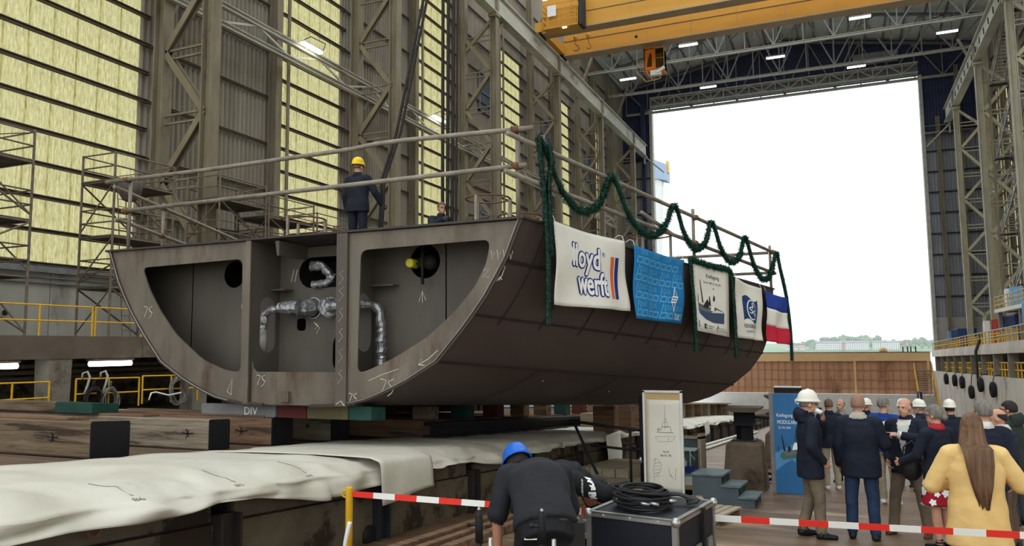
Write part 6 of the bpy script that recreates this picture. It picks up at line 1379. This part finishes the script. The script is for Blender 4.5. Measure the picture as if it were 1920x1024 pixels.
    B.cap(hq(0,.088,.0), hq(0,.104,-.028), .010, .014, 'skin'); B.ell(hq(0,.082,.018), (.052,.018,.011), 'skin', HR); B.ell(hq(0,.083,-.06), (.024,.014,.01), 'skin', HR)
    for sd in (-1, 1): B.ell(hq(sd*.078,-.005,-.012), (.011,.02,.031), 'skin', HR)
    if collar or up in ('jacket', 'coat'):
        B.loft([(nk-(nk-sh)*.25, .085, .082), (nk+V(0,0,.035)*1.0, .066, .068)], 'collar' if collar else up)
    if hood: B.loft([(sh+V(0,-.09,.0), .12, .05), (nk+V(0,-.085,.02), .115, .075), (nk+V(0,-.06,.075), .095, .07)], up)
    if extra: extra(B, j, hq, HR)
    for i, v in enumerate(B.mb.v): B.mb.v[i] = tuple(Vector(v)*s)
    me = bpy.data.meshes.new('tmp'); me.from_pydata(B.mb.v, [], B.mb.f); ob = bpy.data.objects.new('tmp', me); COL.objects.link(ob)
    bmm = bmesh.new(); bmm.from_mesh(me); bmesh.ops.recalc_face_normals(bmm, faces=bmm.faces); bmm.to_mesh(me); bmm.free()
    md = ob.modifiers.new('r', 'REMESH'); md.mode = 'VOXEL'; md.voxel_size = .0105; sm = ob.modifiers.new('s', 'SMOOTH'); sm.factor = .5; sm.iterations = 3
    dg = bpy.context.evaluated_depsgraph_get(); out = bpy.data.meshes.new_from_object(ob.evaluated_get(dg)); bpy.data.objects.remove(ob); bpy.data.meshes.remove(me)
    kd = KDTree(len(B.mb.v))
    for i, v in enumerate(B.mb.v): kd.insert(v, i)
    kd.balance()
    cmat = {'jacket': 'cloth_'+top, 'coat': 'cloth_'+top, 'shirt': 'cloth_'+top, 'trousers': 'cloth_'+leg, 'shoe': shoe, 'skin': skin, 'skirt': 'cloth_redskirt', 'collar': 'cloth_'+(collar or 'white'), 'shirt_front': 'cloth_white', 'glove': 'cloth_dgrey', 'sock': 'cloth_black'}
    tags = []; order = []
    for p in out.polygons:
        t_ = B.tags[kd.find(p.center)[1]]
        if t_ == 'trousers' and jt['pelvis'][2] > .93 and p.center.z/s > hem+.02: t_ = up
        if retag: t_ = retag(p.center/s, t_) or t_
        tags.append(t_)
        if t_ not in order: order.append(t_)
    root = thing('person', lab, 'person', (pos[0], pos[1], fz(pos[1]) if zbase is None else zbase), group); root.rotation_euler = (0, 0, rz); OFF[root.name] = (0,0,0)
    out.name = 'body'; out.materials.clear()
    for t_ in order: out.materials.append(MATS[cmat[t_]])
    out.polygons.foreach_set('material_index', [order.index(t_) for t_ in tags]); out.polygons.foreach_set('use_smooth', [True]*len(out.polygons))
    link('body', out, root)
    NAMES = {'jacket': 'jacket', 'coat': 'coat', 'shirt': 'shirt', 'trousers': 'trousers', 'skirt': 'skirt', 'collar': 'collar', 'shirt_front': 'shirt_front', 'shoe': 'shoe', 'glove': 'glove'}
    nrm = [v.normal.copy() for v in out.vertices]; co = [v.co.copy() for v in out.vertices]
    for t_ in order:
        if t_ not in NAMES: continue
        fcs = [out.polygons[i].vertices[:] for i in range(len(tags)) if tags[i] == t_]; parts = [fcs]
        if t_ in ('shoe', 'glove'): parts = [[f for f in fcs if co[f[0]].x > 0], [f for f in fcs if co[f[0]].x <= 0]]
        off = {'jacket': .009, 'coat': .009, 'shirt': .007, 'shirt_front': .011, 'collar': .013, 'skirt': .007}.get(t_, .004); amp = 0 if t_ in ('shoe', 'collar', 'shirt_front') else .006
        for fl_ in parts:
            if len(fl_) < 8: continue
            idx = {}; vs = []; fs = []
            for f in fl_:
                g = []
                for q in f:
                    if q not in idx:
                        idx[q] = len(vs); c = co[q]; w = 0
                        if amp: w = amp*1.4*mnoise.noise((c.x*6, c.y*6, c.z*7+c.x*5))+amp*.45*mnoise.noise((c.x*13+5, c.y*13, c.z*19))
                        vs.append(c+nrm[q]*(off+w))
                    g.append(idx[q])
                fs.append(tuple(g))
            m2 = bpy.data.meshes.new(NAMES[t_]); m2.from_pydata(vs, [], fs); m2.materials.append(MATS[cmat[t_]]); m2.polygons.foreach_set('use_smooth', [True]*len(fs)); link(NAMES[t_], m2, root)
    S = lambda p: Vector(p)*s
    if not (helmet == 'none'):
        for sd in (-1, 1): b = MB(); b.ell(S(hq(sd*.03,.083,.003)), (.011,.007,.0075), 8, 6); b.build('eye', 'eye_dark', root, True)
        b = MB(); b.ell(S(hq(0,.093,-.062)), (.022,.006,.0045), 8, 6); b.build('mouth', 'lip', root, True)
    if glasses:
        b = MB()
        for sd in (-1, 1): b.ring(S(hq(sd*.034,.1,.002)), .024, .003, 'Y', 14, 5, HR); b.path([S(hq(sd*.058,.098,.005)), S(hq(sd*.08,.0,.005))], .003, 5)
        b.build('glasses', 'glasses', root)
    if hair:
        kind, hm = hair; b = MB(); lo = {'short': -.02, 'crop': .0, 'side': -.03, 'long': -.05, 'bun': -.05}[kind]
        def hp_(u, v):
            th = 2*PI*u; ph = v*2.05; x = math.sin(ph)*math.cos(th); y = math.sin(ph)*math.sin(th); z = math.cos(ph); fr = max(0, y)
            lim = 2.05 if y < .25 else 1.25
            if ph > lim: ph = lim; x = math.sin(ph)*math.cos(th); y = math.sin(ph)*math.sin(th); z = math.cos(ph)
            k = 1.0+(.025 if kind == 'crop' else .075)+.015*mnoise.noise((x*6, y*6, z*6))
            return S(hq(x*.076*k, -.010+y*.097*k, .02+z*.104*k))
        if kind == 'side':
            def hs_(u, v): th = -PI*1.0+PI*1.0*u; ph = 1.2+v*.9*(.3+.7*math.sin(PI*u)); k = 1.045; return S(hq(math.sin(ph)*math.cos(th)*.076*k, -.008+math.sin(ph)*math.sin(th)*.097*k, .02+math.cos(ph)*.104*k))
            b.grid(hs_, 20, 6)
        else: b.grid(hp_, 26, 14)
        if kind == 'bun': b.ell(S(hq(.01,-.115,-.02)), (.045*s,.035*s,.04*s), 12, 8)
        b.build('hair', hm, root, True, solid=.008, fix=False)
        if kind == 'long':
            b = MB(); nn = nk; base = [hq(0,-.02,.06), hq(0,-.045,-.02), hq(.0,-.07,-.12), nn+V(.0,-.13,-.02), ch+V(.01,-.165,.06), ch+V(.02,-.165,-.1), wa+V(.03,-.15,-.03)]
            rr = [(.08,.085), (.092,.078), (.105,.06), (.115,.04), (.105,.032), (.08,.028), (.04,.02)]; n_ = 26
            ring = []
            for k, (c, (rx, ry)) in enumerate(zip(base, rr)):
                for q in range(n_): a = 2*PI*q/n_; w = 1+.05*math.sin(q*5+k*.7); ring.append(S(c+V(rx*w*math.cos(a), ry*w*math.sin(a), -.04*(k == 6)*(q % 3))))
            b.add(ring, [(k*n_+q, k*n_+(q+1) % n_, (k+1)*n_+(q+1) % n_, (k+1)*n_+q) for k in range(6) for q in range(n_)]+[tuple(range(n_)), tuple(6*n_+q for q in range(n_))]); b.build('long_hair', hm, root, True)
    if helmet and helmet != 'none':
        b = MB(); pr = [(.124,-.03),(.128,-.018),(.116,-.012),(.113,.02),(.103,.058),(.082,.09),(.05,.11),(.015,.118)]; rot = HR
        n_ = 24; vs = []; 
        for r, z in pr:
            for q in range(n_):
                a = 2*PI*q/n_; y = math.sin(a); ext = 1.0+(.22*max(0, y)**3 if z < -.01 else 0); vs.append(S(hq(r*.86*math.cos(a), -.008+r*1.06*y*ext, .062+z-(.012*max(0, y)**2 if z < -.01 else 0))))
        b.add(vs, [(i*n_+q, i*n_+(q+1) % n_, (i+1)*n_+(q+1) % n_, (i+1)*n_+q) for i in range(len(pr)-1) for q in range(n_)]+[tuple((len(pr)-1)*n_+q for q in range(n_))]); hm_ = b.build('hard_hat', helmet, root, True, solid=.006)
        b = MB(); b.path([S(hq(0, y, .062+z)) for y, z in ((-.115,.0),(-.1,.06),(-.06,.102),(0,.124),(.06,.103),(.1,.062),(.118,.005))], .008, 6); b.build('ridge', helmet, hm_, True)
    return root
NORM = {}
navy_pocket = dict(elR=(.255,-.05,1.14), wrR=(.21,.06,.93), elL=(-.255,-.05,1.14), wrL=(-.21,.06,.93))
def vshirt(w0, z0, z1, tagname='shirt_front'):
    def f(c, t_):
        if t_ in ('jacket',) and c.y > .03 and z0 < c.z < z1 and abs(c.x) < w0*(c.z-z0)/(z1-z0): return tagname
        return None
    return f
person((-.43,10.5), -1.25, 1.77, 'person in white hard hat and navy hooded jacket holding something to the mouth', J(elR=(.26,-.06,1.14), wrR=(.2,.1,.95), elL=(-.2,.2,1.2), wrL=(-.05,.19,1.42), hdL=(.25,-.1,1), palmL=(.4,-1,0), thumbL=(1,0,.3), ankR=(.12,.06,.09), kneeR=(.11,.06,.5), ankL=(-.1,-.1,.09)), 'navy', 'khaki', 'shoe_black', helmet='helmet_white', hair=('crop', 'hair_grey'), hem=.74, bulk=1.13, hood=True, glasses=True, flare=1.04)
person((.15,10.65), -.1, 1.78, 'bald person seen from behind in a dark navy jacket and blue jeans', J(elR=(.28,.04,1.14), wrR=(.26,.3,1.1), hdR=(.1,1,.1), palmR=(-.3,0,1), thumbR=(-1,0,0), ankR=(.13,-.04,.09), ankL=(-.13,.0,.09), kneeR=(.12,.0,.5), kneeL=(-.12,.0,.5)), 'navy', 'jeans', 'shoe_black', hair=('crop', 'hair_shaved'), hem=.76, bulk=1.2, collar='pale', headturn=.1)
person((-.29,16.5), .35, 1.75, 'person in dark jacket and beige trousers standing far behind, seen from behind', J(**navy_pocket), 'navy', 'beige', 'shoe_white', hair=('crop', 'hair_short'), hem=.82, bulk=1.05)
person((-.08,18.0), 2.55, 1.76, 'bald person in a light grey jacket facing the group', J(), 'grey', 'dgrey', 'shoe_black', hem=.8, bulk=1.08, hair=('side', 'hair_grey'), retag=vshirt(.07, 1.1, 1.46))
person((.47,20.0), -.9, 1.74, 'person in white hard hat and dark jacket half hidden behind the bald one', J(), 'navy', 'dgrey', 'shoe_black', helmet='helmet_white', hair=('crop', 'hair_grey'), bulk=1.1)
blu = person((.60,14.5), -.35, 1.78, 'person in a royal blue pullover with white lettering and beige trousers', J(elR=(.27,.05,1.15), wrR=(.12,.26,1.15), elL=(-.26,.0,1.13), wrL=(-.22,.14,.92), ankR=(.13,-.06,.09), ankL=(-.1,.08,.09)), 'royal', 'beige', 'shoe_white', hair=('short', 'hair_grey'), hem=.88, bulk=1.1, headturn=-.5, upper='shirt')
person((.72,11.3), 2.75, 1.75, 'person in dark blazer and white shirt pointing with an outstretched arm', J(elL=(-.3,.14,1.24), wrL=(-.02,.34,1.3), hdL=(1,.25,.12), palmL=(0,-.6,-1), thumbL=(0,.5,1), pointL=True, elR=(.27,-.06,1.14), wrR=(.22,.08,.95), hideR=False, ankR=(.2,.05,.09), ankL=(-.2,0,.09), kneeR=(.16,.05,.5), kneeL=(-.16,.03,.5)), 'navy', 'khaki', 'shoe_brown', hair=('side', 'hair_short'), hem=.8, bulk=1.1, headturn=-.25, belly=1.15, retag=vshirt(.085, 1.0, 1.47))
person((1.10,18.0), 2.7, 1.73, 'person in white hard hat and pale coat behind the pointing one', J(), 'pale', 'dgrey', 'shoe_black', helmet='helmet_white', hair=('crop', 'hair_grey'), bulk=1.12)
person((1.33,17.0), 1.3, 1.72, 'person in white hard hat and navy work jacket looking to the left', J(), 'navy_suit', 'dgrey', 'shoe_black', helmet='helmet_white', hair=('crop', 'hair_grey'), bulk=1.1)
person((1.74,16.0), .1, 1.72, 'person in white hard hat seen from behind near the tyre wall', J(), 'navy', 'dgrey', 'shoe_black', helmet='helmet_white', hair=('crop', 'hair_dark'), bulk=1.12)
wom = person((.97,10.35), .75, 1.66, 'person with grey pinned hair in navy jacket and red floral skirt', J(elL=(-.27,.06,1.14), wrL=(-.3,.27,1.05), elR=(.25,.02,1.13), wrR=(.1,.24,1.1), curlL=1.0, ankR=(.08,-.03,.09), ankL=(-.08,-.03,.09), kneeR=(.08,0,.5), kneeL=(-.08,0,.5)), 'navy', 'dgrey', 'shoe_black', hair=('bun', 'hair_grey'), hem=.86, bulk=1.02, collar='red', skirt=True, headturn=.3, glasses=True)
person((1.38,9.8), .0, 1.71, 'tall person with short grey hair in a dark coat behind the yellow jacket', J(), 'navy', 'dgrey', 'shoe_black', hair=('short', 'hair_grey'), bulk=1.12, collar='white', headturn=.55)
person((1.72,10.8), 1.15, 1.66, 'balding person in navy suit and brown trousers leaning into the talk', J(head=(0,.06,1.6), neck=(0,.02,1.48)), 'navy_suit', 'brown', 'shoe_black', hair=('side', 'hair_dark'), hem=.78, bulk=1.1, collar='white', headturn=.2)
person((2.16,13.0), 1.0, 1.74, 'person with dark hair and glasses in a dark green jacket', J(), 'green', 'dgrey', 'shoe_black', hair=('short', 'hair_dark'), bulk=1.15, glasses=True, headturn=.2, hood=True)
yel = person((.90,6.95), .05, 1.60, 'person with long brown hair in a pale yellow blazer seen from behind', J(elR=(.34,.03,1.16), wrR=(.15,.19,1.38), hdR=(-.3,.1,1), palmR=(-1,-.3,.2), thumbR=(-.3,1,0), elL=(-.33,.02,1.13), wrL=(-.2,.24,1.12), ankR=(.1,-.03,.09), ankL=(-.1,-.03,.09)), 'yellow', 'dgrey', 'shoe_black', hair=('long', 'hair_brown'), hem=.66, bulk=1.16, headturn=-.25, flare=1.14)
TG = 'technicians setting up in the foreground'
te1 = person((-1.82,4.78), .42, 1.76, 'technician in blue hard hat and dark polo bending forward in the foreground', J(pelvis=(0,0,.84), waist=(-.01,.1,.94), chest=(-.03,.27,1.06), shl=(-.05,.39,1.11), neck=(-.09,.47,1.11), head=(-.16,.57,1.12), hipR=(.1,.0,.83), hipL=(-.1,0,.83), kneeR=(.14,.1,.45), kneeL=(-.14,.1,.45), ankR=(.15,-.02,.09), ankL=(-.16,-.02,.09), shR=(.14,.39,1.1), shL=(-.24,.36,1.1), elR=(.2,.46,.84), wrR=(.1,.55,.66), elL=(-.31,.3,.84), wrL=(-.31,.32,.56)), 'tee', 'black', 'shoe_black', 'skin_tan', hair=('short', 'hair_dark'), helmet='helmet_blue', hem=.93, bulk=1.12, sleeve=.5, upper='shirt', nod=-.75, headturn=.25, group=TG)
te2 = person((-2.42,5.95), -1.45, 1.76, 'second technician in black pullover reaching over to the cables', J(pelvis=(0,0,.84), waist=(0,.12,.93), chest=(0,.3,1.0), shl=(0,.42,1.02), neck=(-.03,.5,.98), head=(-.12,.53,.9), hipR=(.1,0,.83), hipL=(-.1,0,.83), kneeR=(.13,.1,.45), kneeL=(-.13,.1,.45), ankR=(.14,-.02,.09), ankL=(-.14,-.02,.09), shR=(.17,.42,1.02), shL=(-.17,.4,1.0), elR=(.14,.66,.92), wrR=(.08,.84,.98), hdR=(-.1,1,-.15), palmR=(0,0,-1), thumbR=(-1,0,0), elL=(-.26,.5,.78), wrL=(-.2,.58,.6)), 'black', 'black', 'shoe_black', 'skin_tan', hair=('short', 'hair_dark'), hem=.9, bulk=1.2, upper='shirt', nod=-.9, group=TG)
WG = 'workers on the hull deck'
person((-7.92,11.5), .05, 1.80, 'worker in yellow hard hat and dark overalls standing on the hull deck', J(elR=(.31,.06,1.17), wrR=(.37,.2,.97), palmR=(1,0,.2), curlR=1.1, ankR=(.13,0,.09), ankL=(-.13,0,.09)), 'workblue', 'workblue', 'shoe_black', helmet='helmet_yellow', hair=('crop', 'hair_short'), hem=.82, bulk=1.14, zbase=deckz(11.5)+.005, headturn=-.15, glove='glove', group=WG)
person((-7.1,13.0), -2.2, 1.74, 'worker crouching on deck gripping the hanging ropes', J(pelvis=(0,-.1,.5), waist=(0,-.02,.63), chest=(0,.09,.82), shl=(0,.13,.95), neck=(0,.15,1.02), head=(0,.18,1.16), hipR=(.11,-.08,.48), hipL=(-.11,-.08,.48), kneeR=(.17,.3,.52), kneeL=(-.17,.28,.5), ankR=(.15,.0,.09), ankL=(-.15,.0,.09), shR=(.19,.13,.93), shL=(-.19,.13,.93), elR=(.26,.28,.78), wrR=(.1,.42,.9), elL=(-.24,.3,.76), wrL=(-.04,.42,.82), curlR=1.2, curlL=1.2), 'workblue', 'workblue', 'shoe_black', hair=('crop', 'hair_short'), hem=.9, bulk=1.15, zbase=deckz(13.0)+.02, glove='glove', glasses=True, group=WG)
# things carried and prints on clothing
def child(b, name, m, par, smooth=False): return b.build(name, m, par, smooth)
b = MB(); b.box(.17, .25, .36, .37, 1.12, 1.26)
o = b.build('phone', 'black_paint'); o.location = (.15, 10.65, fz(10.65)); o.rotation_euler = (0,0,-.1); tag(o, 'dark phone held by the bald person in jeans', 'phone')
t = thing('shoulder_bag', 'dark bag hanging from the arm of the person in the red skirt', 'bag', (.73, 10.5, fz(10.5, .72))); zb = fz(10.5)
b = MB(); b.ell((.70, 10.5, zb+.9), (.12, .08, .15), 14, 10); b.build('bag_body', 'leather', t, True); b = MB(); b.path([(.6,10.5,zb+.98),(.63,10.52,zb+1.15),(.72,10.53,zb+1.22),(.8,10.52,zb+1.12),(.8,10.5,zb+.98)], .012, 6); b.build('strap', 'leather', t, True)
b = MB(); b.lathe([(.025,0),(.036,.09),(.0,.09)], (0,0,0), 12); o = b.build('paper_cup', 'print_white', None, True); o.location = (-.27, 10.52, fz(10.5, 1.53)); o.rotation_euler = (0,-1.1,0); tag(o, 'small white cup at the mouth of the person in the hooded jacket', 'cup')
def body_print(root, s_, size, m, fn, bold=0.0):
    vs_, fs_ = text_mesh(s_, size, 0, bold, 'CENTER'); bo = [o for o in root.children if o.name.startswith(('jacket', 'shirt'))][0]; me = bo.data
    kd = KDTree(len(me.vertices))
    for i, v in enumerate(me.vertices): kd.insert(v.co, i)
    kd.balance(); out = []
    for v in vs_:
        p = fn(v.x, v.y); c, i, _ = kd.find(p); nn = me.vertices[i].normal; out.append(p-nn*((p-c).dot(nn))+nn*.008)
    b = MB(); b.add(out, fs_); b.build('print', m, root, fix=False)
body_print(blu, 'lloyd', .1, 'print_white', lambda x, y: V(-.02+x, -.16, 1.33+y), .01); body_print(blu, 'werft', .1, 'print_white', lambda x, y: V(.02+x, -.16, 1.25+y), .01)
b = MB(); b.box(.12, .14, -.165, -.15, 1.24, 1.4); b.build('print', 'orange_print', blu)
# white flowers on the skirt
sk = [o for o in wom.children if o.name.startswith('skirt')][0]
rnd = random.Random(4)
for k in range(70):
    v = sk.data.vertices[rnd.randrange(len(sk.data.vertices))]; nn = v.normal; a = nn.cross(V(0,0,1)).normalized() if abs(nn.z) < .9 else V(1,0,0); c_ = a.cross(nn); b = MB(); pts = []
    R_ = rnd.uniform(.035, .055)
    for q in range(20): th = 2*PI*q/20; r_ = R_*(.55+.45*abs(math.sin(th*2.5+k))); pts.append(v.co+nn*.010+a*math.cos(th)*r_+c_*math.sin(th)*r_)
    b.add([v.co+nn*.011]+pts, [(0, 1+q, 1+(q+1) % 20) for q in range(20)]); b.build('flower_print', 'print_white', wom, fix=False)
# belt, pouch and label of the bending technician
b = MB(); b.path([(.19*math.cos(a), .035+.13*math.sin(a), .885-.0*math.sin(a)) for a in [2*PI*k/28 for k in range(28)]], .019, 8, closed=True); b.build('belt', 'belt_leather', te1, True)
b = MB(); b.box(.15, .25, -.06, .06, .66, .86); b.build('tool_pouch', 'leather', te1); b = MB(); b.box(-.14, -.06, -.128, -.120, .775, .79); b.build('pocket_label', 'print_white', te1)
try:
    body_print(te2, 'LABS PA', .075, 'print_white', lambda x, y: V(.24, .56+y*.9, 1.0-x), .008); body_print(te2, 'veranstaltung', .03, 'print_white', lambda x, y: V(.24, .50+y*.9, .98-x), .0)
except Exception as ex_: pass
# ------------------------------------------------------------------ far shore beyond the gate
b = MB(); b.grid(lambda u, v: V(-420+900*u, 905+260*v, -6.9+2.4*min(1, v*20)+7*v+2.0*math.sin(u*9+v*4)*v), 40, 10); tag(b.build('shore', 'tree_green_b', None, True, fix=False), kind='structure')
rnd = random.Random(11); ORD = ('first','second','third','fourth','fifth','sixth','seventh','eighth','ninth','tenth','eleventh','twelfth','thirteenth','fourteenth','fifteenth','sixteenth','seventeenth','eighteenth')
def crown(b, c, R, H):
    for k in range(9):
        a = rnd.uniform(0, 2*PI); d = R*rnd.uniform(.1, .62); q = rnd.uniform(.32, .55); z = c[2]+H*rnd.uniform(.25, .8); s = R*q; n0 = len(b.v)
        b.ell((c[0]+d*math.cos(a), c[1]+d*math.sin(a), z), (s, s, s*1.05), 9, 7)
        for i in range(n0, len(b.v)): p = Vector(b.v[i]); b.v[i] = tuple(p+V(mnoise.noise(p*.5), mnoise.noise(p*.5+V(7,0,0)), mnoise.noise(p*.5+V(0,9,0)))*s*.45)
def tree(x, y, z, R, H, m, lab):
    t = thing('tree', lab, 'tree', (x, y, z), 'trees on the far shore'); b = MB(); crown(b, (x, y, z+H*.12), R, H*.85); b.build('crown', m, t, True)
    b = MB(); b.path([(x, y, z-.5), (x+.1, y, z+H*.3), (x-.1, y, z+H*.55)], .35, 6, rs=[.4, .3, .18]); b.build('trunk', 'tree_trunk', t)
tx = [(-49,7.0),(-42,8.0),(-34,10.5),(-27,9.6),(-18,11.8),(-9,12.4),(1,14.0),(10,13.0),(20,12.6),(27,14.2),(36,13.2),(45,9.2),(53,8.4),(60,7.6),(67,8.6),(74,10.0),(82,10.6),(90,9.8)]
for i, (x, H) in enumerate(tx): tree(x, 955+8*(i % 3), -2.5-.6*(i % 2), H*.42+1.6, H+.5, 'tree_green' if i % 3 else 'tree_green_b', '%s tall far shore tree counted from the tinsel garland to the right' % ORD[i])
for i, (x, H) in enumerate(((-40,5),(-31,6),(-29,5),(-47,4.5),(64,6),(71,5.5),(79,6.5),(85,6))): tree(x, 932, -4.2, H*.5, H, 'tree_green_b', '%s low pale green shore tree from the left, in front of taller ones' % ORD[i])
def block(x0, x1, y, z0, floors, nw, lab, m='house_white', roof='house_roof', rh=1.6, d=10):
    t = thing('apartment_block', lab, 'building', ((x0+x1)/2, y, z0), 'apartment blocks on the far shore'); fh = 2.1; H = floors*fh
    b = MB(); b.box(x0, x1, y, y+d, z0, z0+H); b.build('wall', m, t)
    b = MB(); b.prism([(y-.6, z0+H), (y+d+.6, z0+H), (y+d/2, z0+H+rh)], lambda a, c, q: (q, a, c), x0-.4, x1+.4); b.build('roof', roof, t)
    w0 = None
    for f in range(floors):
        for k in range(nw):
            x = x0+(x1-x0)*(k+.5)/nw; dx = (x1-x0)/nw*.27
            if w0 is None: b = MB(); b.box(x-dx, x+dx, y-.08, y+.02, z0+.6, z0+1.7); w0 = b.build('window', 'window_dark', t); o0 = x
            else: copy_part(w0, t, (x-o0, 0, f*fh))
    return t
block(-26.5, 1.0, 920, -4.6, 4, 13, 'long white apartment block left of the gate joint'); block(3.2, 27.5, 918, -4.6, 4, 11, 'white apartment block in the middle of the far shore'); block(31, 57, 920, -4.6, 4, 12, 'white apartment block farthest right on the far shore')
block(-58, -45, 915, -4.8, 2, 6, 'low white house group at the left end of the far shore'); block(-44.5, -38, 918, -4.8, 2, 4, 'small red roofed house beside the low white group', 'house_white', 'house_red')
block(1.2, 3.0, 917, -4.6, 4, 1, 'narrow red stair block between the white apartment blocks', 'house_red', 'house_red', .6)
t = thing('red_frame', 'red open frame structure right of the white apartment blocks', 'frame', (61.5, 918, -5))
for x in (59.5, 64.5): b = MB(); b.bar((x, 918, -5), (x, 918, 4.5), .5); b.build('post', 'house_red', t)
for p, q in (((59.5,918,4),(64.5,918,4)), ((59.5,918,-3),(64.5,918,-3)), ((59.5,918,-3),(64.5,918,3)), ((59.5,918,3),(64.5,918,-3))): b = MB(); b.bar(p, q, .4); b.build('brace', 'house_red', t)
for x, h in ((-35.5, 6), (-30.2, 5), (38.5, 15)): b = MB(); b.tube((x, 912, -6), (x, 912, -6+h), .16, 6); b.bar((x-1.2, 912, -6+h*.8), (x+1.2, 912, -6+h*.8), .12); tag(b.build('mast', 'house_white' if h < 10 else 'window_dark'), 'thin %s mast on the far shore%s' % (('pale' if h < 10 else 'dark'), {6: ' left of the long block', 5: ' just left of the long block', 15: ' behind the right block'}[h]), 'mast')
# blue gantry crane outside, just past the left jamb
t = thing('gantry_crane', 'pale blue gantry crane end outside beside the gateway', 'crane', (-56, 260, -2))
b = MB(); b.prism([(-95, 84), (-52.3, 63.6), (-52.4, 58), (-58, 59.5), (-95, 78)], lambda a, c, d: (a, d, c), 258, 264); b.build('boom', 'gantry_hazed', t)
b = MB(); b.prism([(-57.5, 60), (-54.2, 58), (-57, 0), (-59, 0)], lambda a, c, d: (a, d, c), 259, 262); b.build('leg', 'white_paint', t); b = MB(); b.box(-52.6, -52.0, 259, 262, 61, 65); b.build('end_platform', 'yellow_paint', t)
# damp haze over the water
m = bpy.data.materials.new('sea_haze'); m.use_nodes = True; N = m.node_tree.nodes; N.remove(N['Principled BSDF']); vsn = N.new('ShaderNodeVolumeScatter'); vsn.inputs['Color'].default_value = (.97, .99, 1, 1); vsn.inputs['Density'].default_value = .00045; vsn.inputs['Anisotropy'].default_value = .0
m.node_tree.links.new(vsn.outputs[0], N['Material Output'].inputs['Volume']); MATS['sea_haze'] = m
b = MB(); b.box(-700, 700, 150, 1160, -6.5, 170); hz = b.build('haze', 'sea_haze'); tag(hz, 'thin pale haze over the water outside', 'haze', kind='stuff')
